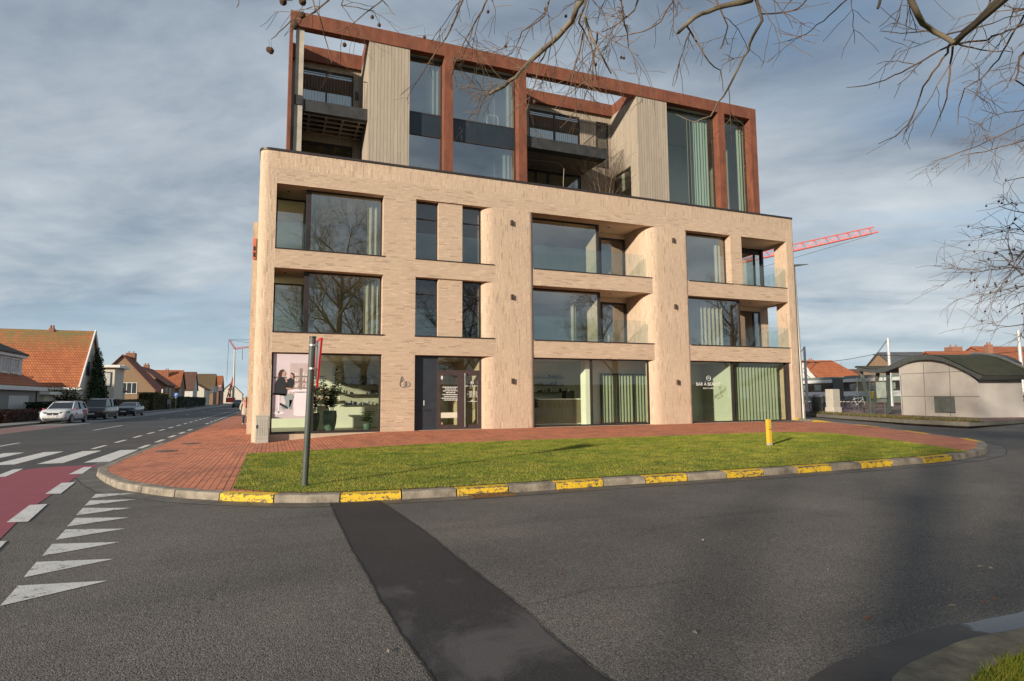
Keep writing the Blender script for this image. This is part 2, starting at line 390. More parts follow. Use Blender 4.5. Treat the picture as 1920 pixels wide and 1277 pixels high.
# ------------------------------------------------------------------ ground materials
def asphalt(name, base=.062, tone=(1.1, 1., .88), coarse=1., dark=False):
    m, t, b = new_mat(name); o = t.obj()
    vo = t.add('ShaderNodeTexVoronoi', i_Scale=105.*coarse); t.l.new(o, vo.inputs['Vector'])
    vcol = t.n.new('ShaderNodeSeparateColor'); t.l.new(vo.outputs['Color'], vcol.inputs[0])
    g = t.noise(o, 60*coarse, 5, .75); big = t.noise(o, .35, 5, .6, .3); mid = t.noise(o, 2.1, 5, .65)
    B = tuple(base*k for k in tone)
    c = t.mix(t.ramp(vcol.outputs[0], .15, .9), tuple(x*.5 for x in B), tuple(x*1.5 for x in B))
    c = t.mix(t.ramp(g, .35, .7), c, tuple(x*1.0 for x in B))
    c = t.mix(t.ramp(vo.outputs['Distance'], .45, .75, 0, .75), c, tuple(x*.2 for x in B))
    c = t.mix(t.ramp(vcol.outputs[1], .93, .97, 0, .5), c, tuple(x*2.2 for x in B))
    c = t.mix(t.ramp(big, .35, .68), t.mix(1., c, (.80, .80, .82), 'MULTIPLY'), t.mix(1., c, (1.18, 1.15, 1.1), 'MULTIPLY'))
    c = t.mix(t.ramp(mid, .55, .75, 0, .35), c, tuple(x*.55 for x in B))
    # wheel paths polished by turning traffic, and stains
    if not dark:
        lane = t.noise(t.scale(o, (.12, .55, 1)), 1.5, 4, .5, 1.2); c = t.mix(t.ramp(lane, .48, .62, 0, .5), c, t.mix(1., c, (.78, .78, .80), 'MULTIPLY'))
        st_ = t.noise(o, .75, 6, .7, 1.); c = t.mix(t.ramp(st_, .66, .74, 0, .45), c, tuple(x*.45 for x in B))
    if dark:                                             # dusty dried-out areas on the repair patch
        x, y, z = t.xyz(o)
        du = t.math('ADD', t.noise(t.scale(o, (1., .8, 1)), 1.15, 9, .68, .6), t.math('MULTIPLY', t.math('SUBTRACT', g, .5), .25))
        front = t.ramp(y, -17.2, -20.4, -.16, .10)
        c = t.mix(t.ramp(t.math('ADD', du, front), .52, .66, 0, .6), c, (.125, .118, .118))
    t.l.new(c, b.inputs['Base Color']); b.inputs['Roughness'].default_value = .78 if not dark else .7; b.inputs['Specular IOR Level'].default_value = .3
    hgt = t.math('SUBTRACT', t.math('MULTIPLY', g, .6), vo.outputs['Distance'])
    bump(t, b, hgt, .7 if not dark else .3, .009)
    return m
ASPH = asphalt('asphalt', .152, (1.08, 1., .90)); ASPH_D = asphalt('asphalt_patch', .046, (1.0, .97, 1.0), 1.8, True); ASPH_L = asphalt('asphalt_street', .105, (1., 1., .99), 1.2)
def worn_paint(name, col, wear=.5, under=(.07, .068, .064), zs=1., edge=False):
    m, t, b = new_mat(name); o = t.obj()
    o2 = t.scale(o, (1, 1, zs)); n = t.math('ADD', t.math('MULTIPLY', t.noise(o2, 9, 6, .7), .6), t.math('MULTIPLY', t.noise(o2, 55 if zs == 1 else 30, 4, .7), .4))
    if edge: ea = t.add('ShaderNodeAttribute'); ea.attribute_name = 'edge'; n = t.math('ADD', n, t.math('MULTIPLY', t.math('SUBTRACT', ea.outputs['Fac'], .3), .17))
    c = t.mix(t.ramp(t.noise(o, 3., 4), .3, .7), tuple(x*.86 for x in col), col)
    c = t.mix(t.ramp(n, wear+.015, wear+.06), c, under)
    t.l.new(c, b.inputs['Base Color']); b.inputs['Roughness'].default_value = .75; b.inputs['Specular IOR Level'].default_value = .3
    bump(t, b, t.noise(o, 60, 3), .4, .01); return m
MARK = worn_paint('road_marking_white', (.66, .65, .62), .55); RED = worn_paint('cycle_lane_red', (.30, .075, .095), .66, (.16, .075, .08)); MARKY = worn_paint('kerb_paint_yellow', (.70, .45, .03), .538, (.105, .09, .065), 2., True)
def paving():
    m, t, b = new_mat('clay_pavers'); o = t.obj(); x, y, z = t.xyz(o)
    r = .1                                               # laid in long courses along the street on the left
    v = t.comb(y, x)
    br = t.add('ShaderNodeTexBrick', i_Scale=1., i_Mortar_Size=.006, i_Mortar_Smooth=.2, i_Bias=-.35, i_Brick_Width=.24, i_Row_Height=.115)
    br.inputs['Color1'].default_value = (.64, .235, .125, 1); br.inputs['Color2'].default_value = (.42, .155, .10, 1); br.inputs['Mortar'].default_value = (.09, .045, .032, 1)
    t.l.new(v, br.inputs['Vector'])
    # wider dark joints every few courses
    j = t.math('LESS_THAN', t.math('ABSOLUTE', t.math('SUBTRACT', t.math('FRACT', t.math('DIVIDE', x, .46)), .5)), .028)
    br2 = t.add('ShaderNodeTexBrick', i_Scale=1., i_Mortar_Size=.0, i_Bias=-.5, i_Brick_Width=.72, i_Row_Height=.46); t.l.new(v, br2.inputs['Vector'])
    br2.inputs['Color1'].default_value = (1, 1, 1, 1); br2.inputs['Color2'].default_value = (.42, .50, .58, 1)
    c = t.mix(.75, br.outputs[0], t.mix(1., br.outputs[0], br2.outputs[0], 'MULTIPLY'))
    c = t.mix(t.math('MULTIPLY', j, .36), c, (.05, .028, .022))
    n = t.noise(o, .8, 5, .6); c = t.mix(t.ramp(n, .3, .7, 0, .5), c, t.mix(1., c, (1.25, 1.2, 1.15), 'MULTIPLY'))
    c = t.mix(t.ramp(t.noise(o, 30, 4, .7), .35, .75, 0, .4), c, t.mix(1., c, (.6, .6, .62), 'MULTIPLY'))
    t.l.new(c, b.inputs['Base Color']); b.inputs['Roughness'].default_value = .8; b.inputs['Specular IOR Level'].default_value = .25
    bump(t, b, t.math('SUBTRACT', t.math('MULTIPLY', t.noise(o, 40, 3), .4), br.outputs['Fac']), .6, .01); return m
PAVE = paving()
KERB = plain('kerb_concrete', (.235, .20, .155), .85, 0, .5, 4, .5)
KERB2 = plain('edging_concrete', (.15, .145, .115), .85, 0, .25, 3, .3)
PLAZA = plain('plaza_pavers', (.21, .115, .10), .8, 0, .3, 2.5, .3)
SOIL = plain('turf_ground', (.13, .155, .018), .9, 0, .35, 2.5, .6)
GREYPAVE = plain('grey_pavers', (.20, .20, .195), .85, 0, .18, 3, .3)
FARGROUND = plain('far_ground', (.10, .11, .06), .95, 0, .3, .05)
def grass_mat(name, c1, c2, c3):
    m, t, b = new_mat(name); o = t.obj(); oi = t.add('ShaderNodeAttribute'); oi.attribute_name = 'tone'
    c = t.mix(oi.outputs['Fac'], c1, c2)
    n = t.noise(o, .9, 6, .7, .5); c = t.mix(t.ramp(n, .42, .60, 0, .95), c, c3)
    n2 = t.noise(o, 2.2, 6, .7); c = t.mix(t.ramp(n2, .48, .62, 0, .75), c, (c1[0]*.42, c1[1]*.62, c1[2]*.6)); c = t.mix(t.ramp(t.noise(o, .9, 4, .6), .56, .68, 0, .5), c, tuple(x*.5 for x in c1))
    t.l.new(c, b.inputs['Base Color']); b.inputs['Roughness'].default_value = .6; b.inputs['Specular IOR Level'].default_value = .25
    tl = t.add('ShaderNodeBsdfTranslucent'); t.l.new(c, tl.inputs[0]); mx = t.add('ShaderNodeMixShader'); mx.inputs[0].default_value = .25
    t.l.new(b.outputs[0], mx.inputs[1]); t.l.new(tl.outputs[0], mx.inputs[2]); t.l.new(mx.outputs[0], t.n['Material Output'].inputs[0]); return m
GRASS = grass_mat('grass_blades', (.155, .205, .020), (.275, .285, .028), (.36, .32, .05))
def blades(name, poly, zf, n, h=(.03, .06), w=.007, mat=None, parent=None, seed=3):
    rg = np.random.default_rng(seed); P = np.array(poly); lo, hi = P.min(0), P.max(0)
    xy = rg.uniform(lo, hi, (int(n*1.9), 2)); xy = xy[pts_in(poly, xy)][:n]; k = len(xy)
    z = np.array([zf(a, b) for a, b in xy]); a = rg.uniform(0, 2*pi, k); hh = rg.uniform(*h, k); ww = w*rg.uniform(.7, 1.4, k)
    ln = rg.uniform(.2, .9, k)*hh; la = rg.uniform(0, 2*pi, k)
    v = np.zeros((k, 3, 3)); v[:, 0, 0] = xy[:, 0]-ww*np.cos(a); v[:, 0, 1] = xy[:, 1]-ww*np.sin(a); v[:, 1, 0] = xy[:, 0]+ww*np.cos(a); v[:, 1, 1] = xy[:, 1]+ww*np.sin(a)
    v[:, 0, 2] = v[:, 1, 2] = z-.005; v[:, 2, 0] = xy[:, 0]+ln*np.cos(la); v[:, 2, 1] = xy[:, 1]+ln*np.sin(la); v[:, 2, 2] = z+hh
    me = bpy.data.meshes.new(name); me.vertices.add(3*k); me.vertices.foreach_set('co', v.reshape(-1).astype(np.float32))
    me.loops.add(3*k); me.loops.foreach_set('vertex_index', np.arange(3*k, dtype=np.int32)); me.polygons.add(k); me.polygons.foreach_set('loop_start', np.arange(0, 3*k, 3, dtype=np.int32))
    at = me.attributes.new('tone', 'FLOAT', 'FACE'); at.data.foreach_set('value', rg.uniform(0, 1, k).astype(np.float32))
    me.update(); me.materials.append(mat or GRASS); o = link(name, me, parent); o['kind'] = 'stuff'; return o

# ------------------------------------------------------------------ ground sheets
def rect(x0, x1, y0, y1): return [(x0, y0), (x1, y0), (x1, y1), (x0, y1)]
sheet('ground', rect(-900, 900, -500, 2200), lambda x, y: gz(x)-.06, FARGROUND, (60, 200))
sheet('road', rect(-3.95, 95, -70, 120), lambda x, y: gz(x), ASPH, (3, 6))
sheet('street', rect(-12.2, -3.9501, -70, 420), lambda x, y: gz(x)+.0, ASPH_L, (3, 20))
sheet('parking_strip', rect(-15.3, -12.2001, -70, 420), lambda x, y: gz(x)+.006, GREYPAVE, (3, 20))
sheet('driveway_paving', rect(-15.2, -12.3, -8, 24.5), lambda x, y: gz(x)+.012, PLAZA, (3, 6))
# outline of the island: kerb foot in front, the street on the left, the side street on the right
FRONT = [U(*p) for p in ((180, 893), (195, 905), (222, 918), (300, 930), (355, 935.5), (410, 939), (500, 943), (580, 943.5), (640, 942), (750, 937), (850, 931.5), (950, 925), (1040, 918.5), (1130, 912), (1240, 905), (1350, 898), (1480, 889), (1600, 880), (1750, 868), (1810, 860.5), (1850, 851.5))]
FRONT = [(q.x, q.y) for q in FRONT]
# round the right-hand tip, then along the side street behind
RIGHT = [(16.7, -14.1), (17.6, -13.5), (18.4, -12.6), (19.2, -11.2), (20.2, -9.6), (21.5, -7.5), (23.2, -4.0), (24.6, -1.4), (25.6, .6), (26.4, 3.), (27., 8.), (27.2, 40.)]
LEFT = [(-3.72, 110.), (-3.74, 40.), (-3.78, 12.), (-3.8, 2.), (-3.85, -2.), (-3.82, -5.), (-3.75, -7.)]
OUT = FRONT+RIGHT+LEFT[:]
def inset(path, dd, closed=True):
    n = len(path); r = []
    for i in range(n):
        p = Vector(path[i]); a = Vector(path[(i-1) % n]) if (closed or i) else p; c = Vector(path[(i+1) % n]) if (closed or i < n-1) else p
        d1 = (p-a).normalized() if (p-a).length > 1e-6 else (c-p).normalized(); d2 = (c-p).normalized() if (c-p).length > 1e-6 else d1
        tn = (d1+d2).normalized(); nm = Vector((-tn.y, tn.x)); k = max(.6, nm.dot(Vector((-d1.y, d1.x)))); q = p+nm*dd/k; r.append((q.x, q.y))
    return r
KW = .21
INNER = inset(OUT, KW)
# grass outline, on the island's own height
gl = [U(*p, gi) for p in ((437, 917), (463, 852), (560, 846.5), (700, 839), (800, 833), (1000, 825.5), (1200, 820), (1330, 815), (1440, 811.5), (1480, 811), (1560, 813), (1640, 821), (1720, 832), (1790, 843), (1815, 848))]
gl = [(q.x, q.y) for q in gl]
fi = [p for p in inset(FRONT, KW+.005, False) if gl[0][0]+.12 < p[0] < gl[-1][0]-.1]
GRASSP = [gl[0]]+fi+list(reversed(gl[1:]))
def island(x, y): return gi(x, y)
sheet('pavement', [p for p in INNER], island, PAVE, .5)
sheet('grass_bed', GRASSP, lambda x, y: gi(x, y)+.012, SOIL, .5)
blades('grass', GRASSP, lambda x, y: gi(x, y)+.012, 230000, (.010, .026), .007)
blades('grass', [(a+dx, b+dy) for a, b, dx, dy in ((gl[0][0], gl[0][1], 0, -.1), (fi[-1][0], fi[-1][1], 0, 0), (fi[-1][0], fi[-1][1]+.01, 0, .0), (gl[0][0]+.02, gl[0][1]+.04, 0, .0))][:0] or GRASSP, lambda x, y: gi(x, y)+.012, 12000, (.02, .045), .007, seed=9)
e = inset(gl[:2], -.12, False)
sheet('grass_edging', [gl[0], gl[1], e[1], e[0]][::-1], lambda x, y: gi(x, y)+.012, KERB2, .5, .02)

# ------------------------------------------------------------------ kerb stones: one length after another round the island
def path_len(path):
    s = [0.]
    for i in range(1, len(path)): s.append(s[-1]+(Vector(path[i])-Vector(path[i-1])).length)
    return s
KP = LEFT[3:]+FRONT+RIGHT
KL = path_len(KP)
def at_s(path, sl, s):
    s = max(0, min(sl[-1]-1e-6, s))
    for i in range(len(sl)-1):
        if sl[i+1] >= s:
            k = (s-sl[i])/max(1e-9, sl[i+1]-sl[i]); a = Vector(path[i]); b = Vector(path[i+1]); d = (b-a).normalized(); return a+(b-a)*k, d
def near_s(q):
    best = (1e9, 0)
    for i in range(len(KP)-1):
        a = Vector(KP[i]); b = Vector(KP[i+1]); ab = b-a; k = max(0, min(1, (Vector(q)-a).dot(ab)/ab.length_squared)); d = (a+ab*k-Vector(q)).length
        if d < best[0]: best = (d, KL[i]+ab.length*k)
    return best[1]
YEL = []
for a, b in ((410, 516), (637, 753), (856, 954), (1043, 1132), (1211, 1290), (1363, 1432), (1495, 1560), (1617, 1675), (1733, 1786)):
    ya = np.interp(a, [410, 580, 640, 750, 950, 1130, 1350, 1600, 1750, 1810], [939, 943.5, 942, 937, 925, 912, 898, 880, 868, 860.5]); yb = np.interp(b, [410, 580, 640, 750, 950, 1130, 1350, 1600, 1750, 1810], [939, 943.5, 942, 937, 925, 912, 898, 880, 868, 860.5])
    YEL.append((near_s(U(a, ya).xy), near_s(U(b, yb).xy)))
s_tip = near_s((17.9, -13.1)); YEL.append((s_tip-.5, s_tip+.75))
yb_ = [(s_tip+2.6, s_tip+4.2), (s_tip+6.4, s_tip+8.2), (s_tip+10.6, s_tip+12.6), (s_tip+14.6, s_tip+16.4)]; YEL += yb_
kg, ky = MB(), MB()
def kerb_run(mb, s0, s1, grow=0.):
    n = max(1, int((s1-s0)/.35)); rows = []
    for i in range(n+1):
        q, d = at_s(KP, KL, s0+(s1-s0)*i/n); nm = Vector((-d.y, d.x)); h = kerb_h(q.x, q.y); z = gz(q.x)
        back = gi(q.x+nm.x*KW, q.y+nm.y*KW)
        prof = ((-grow, -.03), (-grow+.012, h-.03), (.02-grow*.5, h-.006+grow), (.05, h+.003+grow), (KW, back-z+.003+grow), (KW, -.03))
        rows.append([(q.x+nm.x*o, q.y+nm.y*o, z+zz_) for o, zz_ in prof])
    k = len(rows[0]); vs = [p for r in rows for p in r]
    fs = [(i*k+j, (i+1)*k+j, (i+1)*k+j+1, i*k+j+1) for i in range(n) for j in range(k-1)]+[tuple(range(k)), tuple(n*k+j for j in range(k-1, -1, -1))]
    mb.add(vs, fs)
cuts = sorted([0, KL[-1]-30.]+[x for ab in YEL for x in ab])
for a, b in zip(cuts[:-1], cuts[1:]):
    yel = any(abs(a-p) < 1e-6 for p, q in YEL)
    n = 1 if yel else max(1, round((b-a)/1.0))
    for i in range(n):
        x0, x1 = a+(b-a)*i/n+.011, a+(b-a)*(i+1)/n-.011
        kerb_run(ky if yel else kg, x0, x1, .0)
kyo = ky.build('yellow_kerb', MARKY); ea_ = kyo.data.attributes.new('edge', 'FLOAT', 'POINT'); ea_.data.foreach_set('value', [(.75, .45, 1., .35, .0, .2)[i % 6] for i in range(len(kyo.data.vertices))])
tag(kg.build('kerb', KERB, smooth=False), kind='structure'); tag(kyo, kind='structure')
# gutter strip at the kerb foot: a darker band of dirt and damp
GUT = plain('gutter_grime', (.105, .09, .07), .6, 0, .5, 2.5, .3)
go = inset(KP[2:-4], -.34, False); gin = KP[2:-4]
strip('gutter', go, gin, lambda x, y: gz(x)+.004, GUT)
g2 = inset(KP[2:-4], -.365, False); strip('gutter_seam', g2, go, lambda x, y: gz(x)+.0045, plain('tar_joint', (.03, .028, .026), .7))
# drain grate under the yellow kerb
gq = U(920, 929)
dg = MB(); 
for i in range(9): dg.box(gq.x-.34+i*.08, gq.x-.30+i*.08, gq.y-.16, gq.y+.12, gz(gq.x)+.006, gz(gq.x)+.03)
dg.box(gq.x-.36, gq.x+.38, gq.y-.18, gq.y-.145, gz(gq.x)+.005, gz(gq.x)+.026)
tag(dg.build('drain_grate', plain('rusty_iron', (.16, .085, .03), .8, .3, .4)), 'rusty iron drain grate set in the road at the foot of a yellow kerb', 'drain')
# repair patch running from the kerb to the camera
pa = [U(*p) for p in ((618, 944), (640, 990), (660, 1032), (692, 1085), (715, 1130), (752, 1190), (790, 1240), (812, 1277))]
pb = [U(*p) for p in ((712, 940), (755, 968), (810, 1007), (870, 1058), (930, 1102), (985, 1145), (1040, 1200), (1140, 1277))]
dirn = (pa[-1]-pa[-2]).normalized(); pa.append(Vector((pa[-1].x-.02, -24.5, 0))); pb.append(Vector((pb[-1].x+.35, -24.5, 0)))
rp = [(q.x, q.y) for q in pa]; rb = [(q.x, q.y) for q in pb]
def ragged(p, amp=.004, n=7):
    r = []
    for a, b in zip(p[:-1], p[1:]):
        for i in range(n):
            q = Vector(a).lerp(Vector(b), i/n); r.append((q.x+random.uniform(-amp, amp), q.y+random.uniform(-amp, amp)))
    return r+[p[-1]]
rp_, rb_ = ragged(rp), ragged(rb)
strip('road_patch', rp_, rb_, lambda x, y: gz(x)+.0045, ASPH_D)
CRACK = plain('tar_seam', (.012, .012, .012), .6)
def seam(name, path, w, z):
    l = [(x-w*random.uniform(.3, 1), y) for x, y in path]; r = [(x+w*random.uniform(.3, 1), y) for x, y in path]
    strip(name, l, r, lambda x, y: gz(x)+z, CRACK)
seam('road_seam', rp_, .011, .0085); seam('road_seam', rb_, .008, .0085)
rc = random.Random(17)
for pts_ in (((420, 1010), (470, 1000), (520, 985), (560, 972)), ((1180, 1010), (1260, 985), (1330, 968), (1450, 958)), ((880, 1150), (1010, 1130), (1120, 1105), (1290, 1090)), ((330, 1180), (400, 1120), (430, 1080))):
    pl = [(U(*p).x, U(*p).y) for p in pts_]; pl = resample(pl, 40); w_ = 0.; z_ = []
    for x, y in pl: w_ = w_*.8+rc.gauss(0, .012); z_.append((x+w_, y+w_*.7+rc.gauss(0, .006)))
    strip('road_crack', [(x-.002*rc.uniform(.5, 1.4), y-.003) for x, y in z_], [(x+.002*rc.uniform(.5, 1.4), y+.003) for x, y in z_], lambda x, y: gz(x)+.0045, CRACK)
# ------------------------------------------------------------------ painted markings
def mark(name, quads, mat=MARK, z=.006):
    mb = MB()
    for q in quads:
        q = [Vector((p[0], p[1])) for p in q]
        mb.quad(*[(p.x, p.y, gz(p.x)+z) for p in q])
    o = tag(mb.build(name, mat), kind='structure'); 
    me = o.data
    for p in me.polygons:
        if p.normal.z < 0: p.flip()
    return o
def rbar(x0, x1, y0, y1): return [(x0, y0), (x1, y0), (x1, y1), (x0, y1)]
mark('lane_dashes', [rbar(-9.12, -8.98, 2.4+17.55*k-.3, 5.2+17.55*k) for k in range(-2, 16)]+[rbar(-9.12, -8.98, 15.7, 19.9)])
mark('cycle_lane_dashes', [rbar(-5.58, -5.43, .2+3.25*k, 1.95+3.25*k) for k in range(0, 60)]+[rbar(-4.15, -3.98, -.3+3.2*k, 1.45+3.2*k) for k in range(0, 60) if k not in (5, 6)])
zb = []
for k in range(7):
    xc = -4.2-1.06*k; zb.append([(xc-.28+.02*k, -5.1+.15*k), (xc+.3, -5.1+.15*k), (xc+.22, -.85+.15*k), (xc-.30, -.85+.15*k)])
mark('zebra_crossing', zb)
redp = [(-3.95, -5.9), (-4.85, -5.9), (-5.3, -6.3), (-5.5, -7.4), (-5.38, -9.5), (-4.9, -12.), (-4.2, -15.), (-3.3, -17.6), (-2.5, -20.), (-1.9, -23.5), (-.6, -23.5), (-1.3, -20.), (-2.1, -17.7), (-2.86, -15.2), (-3.25, -13.), (-3.48, -11.), (-3.72, -9.), (-3.88, -7.3)]
redo = inset(redp[:10], .12, False)
sheet('cycle_lane', redp[::-1], lambda x, y: gz(x)+.0055, RED, 1.)
mark('cycle_lane_blocks', [[(-4.05, -8.0), (-3.80, -8.0), (-3.98, -6.43), (-4.16, -6.4)], [(-3.56, -11.2), (-3.32, -11.27), (-3.53, -9.6), (-3.75, -9.6)], [(-3.19, -13.97), (-2.94, -14.04), (-3.17, -12.47), (-3.40, -12.45)], [(-2.75, -16.7), (-2.5, -16.8), (-2.75, -15.3), (-3.0, -15.25)], [(-5.42, -7.87), (-5.2, -7.87), (-5.42, -6.15), (-5.6, -6.2)], [(-4.98, -12.), (-4.78, -12.), (-5.2, -9.9), (-5.4, -9.9)]], MARK, .0095)
mark('give_way_teeth', [((-1.91, -18.01), (-1.29, -17.57), (-1.98, -17.42)), ((-2.03, -17.14), (-1.41, -16.72), (-2.11, -16.54)), ((-2.14, -16.28), (-1.52, -15.89), (-2.22, -15.68)), ((-2.25, -15.45), (-1.63, -15.08), (-2.32, -14.82)), ((-2.36, -14.61), (-1.74, -14.26), (-2.43, -13.98)), ((-2.48, -13.75), (-1.87, -13.41), (-2.56, -13.09)), ((-2.59, -12.88), (-1.97, -12.53), (-2.65, -12.32)), ((-2.69, -12.08), (-2.12, -11.74), (-2.74, -11.57))], worn_paint('road_marking_worn', (.62, .61, .58), .535))
# manhole covers in the brick paving
for px_, py_ in ((358, 832), (312, 846)):
    q = U(px_, py_, gi); m = MB(); n = 20; m.prism([(q.x+.33*cos(2*pi*i/n), q.y+.33*sin(2*pi*i/n)) for i in range(n)], gi(q.x, q.y)-.01, gi(q.x, q.y)+.014)
    tag(m.build('manhole_cover', plain('manhole_iron', (.10, .075, .06), .7, .3, .3, 8)), 'round dark manhole cover in the red paving, %s one' % ('farther' if py_ < 840 else 'nearer'), 'manhole')
# ------------------------------------------------------------------ the near corner on the right: wet gutter, kerb and turf
ga = [U(*p) for p in ((1500, 1290), (1560, 1245), (1640, 1218), (1690, 1196), (1745, 1180), (1800, 1172), (1860, 1160), (1930, 1146))]
gb = [U(*p) for p in ((1665, 1290), (1700, 1256), (1745, 1236), (1800, 1211), (1860, 1197), (1930, 1184))]
gc = [U(*p, lambda x, y: gz(x)+.03) for p in ((1800, 1300), (1830, 1268), (1880, 1240), (1940, 1218))]
ga = [(2.55, -22.6)]+[(q.x, q.y) for q in ga]+[(6.6, -21.0), (14, -22)]; gb = [(2.95, -22.6)]+[(q.x, q.y) for q in gb]+[(6.6, -21.38), (14, -22.4)]; gc = [(3.3, -22.6)]+[(q.x, q.y) for q in gc]+[(6.6, -21.7), (14, -22.8)]
WETM, t, b = new_mat('wet_gutter'); o_ = t.obj(); n_ = t.noise(o_, 2.2, 6, .65)
x_, y_, z_ = t.xyz(o_); wet = t.ramp(t.math('ADD', t.math('MULTIPLY', n_, .9), t.math('MULTIPLY', x_, .34)), 1.94, 2.02)
t.l.new(t.mix(wet, t.mix(t.ramp(n_, .3, .7), (.018, .016, .014), (.075, .06, .048)), (.02, .02, .02)), b.inputs['Base Color']); t.l.new(t.ramp(wet, 0, 1, .55, .04), b.inputs['Roughness'])
bmp = t.add('ShaderNodeBump', i_Distance=.012); t.l.new(t.ramp(wet, 0, 1, .6, .02), bmp.inputs['Strength']); t.l.new(t.noise(o_, 35, 5, .7), bmp.inputs['Height']); t.l.new(bmp.outputs[0], b.inputs['Normal'])
gar = ragged(ga, .012, 6)
strip('wet_gutter', gar, gb, lambda x, y: gz(x)+.005, WETM, 120)
strip('verge_kerb', gb, gc, lambda x, y: gz(x)+.03, plain('kerb_mossy', (.16, .14, .095), .9, 0, .5, 5, .5), 120, .12)
for q in ((3.58, -21.44), (4.55, -21.33)): pass
vg = gc+[(14, -40), (3.2, -40)]
sheet('verge_ground', vg, lambda x, y: gz(x)+.025, SOIL, 2.)
blades('verge_grass', gc[:-1]+[(6.6, -23.5), (3.3, -23.5)], lambda x, y: gz(x)+.025, 30000, (.025, .065), .0045, seed=5)
sheet('plaza_behind', rect(-30, 60, -75, -34), lambda x, y: gz(x)+.02, FARGROUND, 5.)
# ================================================================== the apartment building
ZB = .37; T0, B1, T1, B2, T2, PB, PT = 3.36, 4.14, 6.54, 7.30, 9.79, 10.40, 11.05
BLD = thing('apartment_building', 'pale brick corner building with rounded piers and a rusty steel framed top', 'building', (12.5, 6, 0))
P = BLD
def part(name, mb, mat, parent=None, **k): return mb.build(name, mat, parent or P, **k)
def boxes(lst):
    mb = MB()
    for b_ in lst: mb.box(*b_)
    return mb
def text_mesh(body, size, depth=.002, align='CENTER', space=1.0, line=1.):
    cu = bpy.data.curves.new('lettering', 'FONT'); cu.body = body; cu.size = size; cu.extrude = depth; cu.align_x = align; cu.space_character = space; cu.space_line = line
    o = bpy.data.objects.new('lettering', cu); COL.objects.link(o); dg = bpy.context.evaluated_depsgraph_get(); dg.update()
    me = bpy.data.meshes.new_from_object(o.evaluated_get(dg)); bpy.data.objects.remove(o); return me
def text(name, body, size, loc, mat, parent=None, rot=(pi/2, 0, 0), **k):
    me = text_mesh(body, size, **k); me.materials.clear(); me.materials.append(mat)
    me.transform(Matrix.Rotation(rot[2], 4, 'Z') @ Matrix.Rotation(rot[0], 4, 'X'))
    o = link(name, me, parent); o0 = ORG.get(parent.name, Vector((0, 0, 0))) if parent else Vector((0, 0, 0))
    me.transform(Matrix.Translation(Vector(loc)-o0)); return o
def pleats(*a, **k): return wave_sheet(*a, **k)

# --- rounded piers of upright brick
c0 = [(-.65, 1.95), *arc(-.3, .35, .35, .35, 180, 270, 10), (-.04, 0), (-.04, 1.95)]
c1 = [(8.15, 6), (8.15, .42), *arc(8.75, .42, .6, .42, 180, 270, 12), *arc(10.33, .25, .25, .25, 270, 360, 8), (10.58, 6)]
c2 = [(16.4, 6), *arc(17.1, .75, .7, .75, 180, 270, 14), *arc(18.63, .23, .23, .23, 270, 360, 8), (18.86, 6)]
c3 = [(25.16, .85), (25.16, .0), *arc(25.60, .12, .12, .12, 270, 360, 5), (25.72, .85)]
for pl, zt in ((c0, PB), (c1, T2), (c2, T2), (c3, PB)):
    mb = MB(); mb.prism(pl, T0 if pl is c2 or pl is c0 else -.15, zt)
    pr = set_arc(part('brick_pier', mb, BRICK_V, smooth='auto'), len(pl))
    if pl is c0:
        lo = [(-.65, .75)]+pl[1:-1]+[(-.04, .75)]; mb = MB(); mb.prism(lo, -.15, T0); set_arc(part('pier_foot', mb, BRICK_V, pr, smooth='auto'), len(lo))
    if pl is c2:                                         # hollow behind at street level
        lo = [(16.54, .45)]+[p for p in pl if p[1] < .44]+[(18.86, .45)]; mb = MB(); mb.prism(lo, -.15, T0); set_arc(part('pier_foot', mb, BRICK_V, pr, smooth='auto'), len(lo))
# --- bands and spandrels of laid brick
wl = [(-.04, 25.16, 0, .36, T2, PB),
      (-.04, 8.75, 0, .36, B1-(B1-T0), B1), (-.04, 8.75, 0, .36, T1, B2),
      (10.40, 16.9, .09, .36, T0, B1), (10.40, 16.9, .09, .36, T1, B2), (18.70, 25.16, .05, .36, T0, B1), (18.70, 25.16, .05, .36, T1, B2),
      (3.99, 5.30, .002, .36, -.1, T0), (3.99, 5.30, .002, .36, B1, T1), (3.99, 5.30, .002, .36, B2, T2),
      (6.27, 7.30, .075, .5, B1, T1), (6.27, 7.30, .075, .5, B2, T2), (21.46, 22.16, .003, .46, B2, T2)]
part('brick_wall', boxes(wl), BRICK_H)
part('plinth', boxes([(-.04, 3.99, .03, .5, -.1, ZB-.03), (5.3, 8.2, .12, .5, -.1, ZB-.015), (10.58, 16.5, .12, .5, -.1, ZB-.015), (18.86, 25.16, .12, .5, -.1, ZB-.015)]), plain('plinth_stone', (.46, .36, .26), .8, 0, .12))
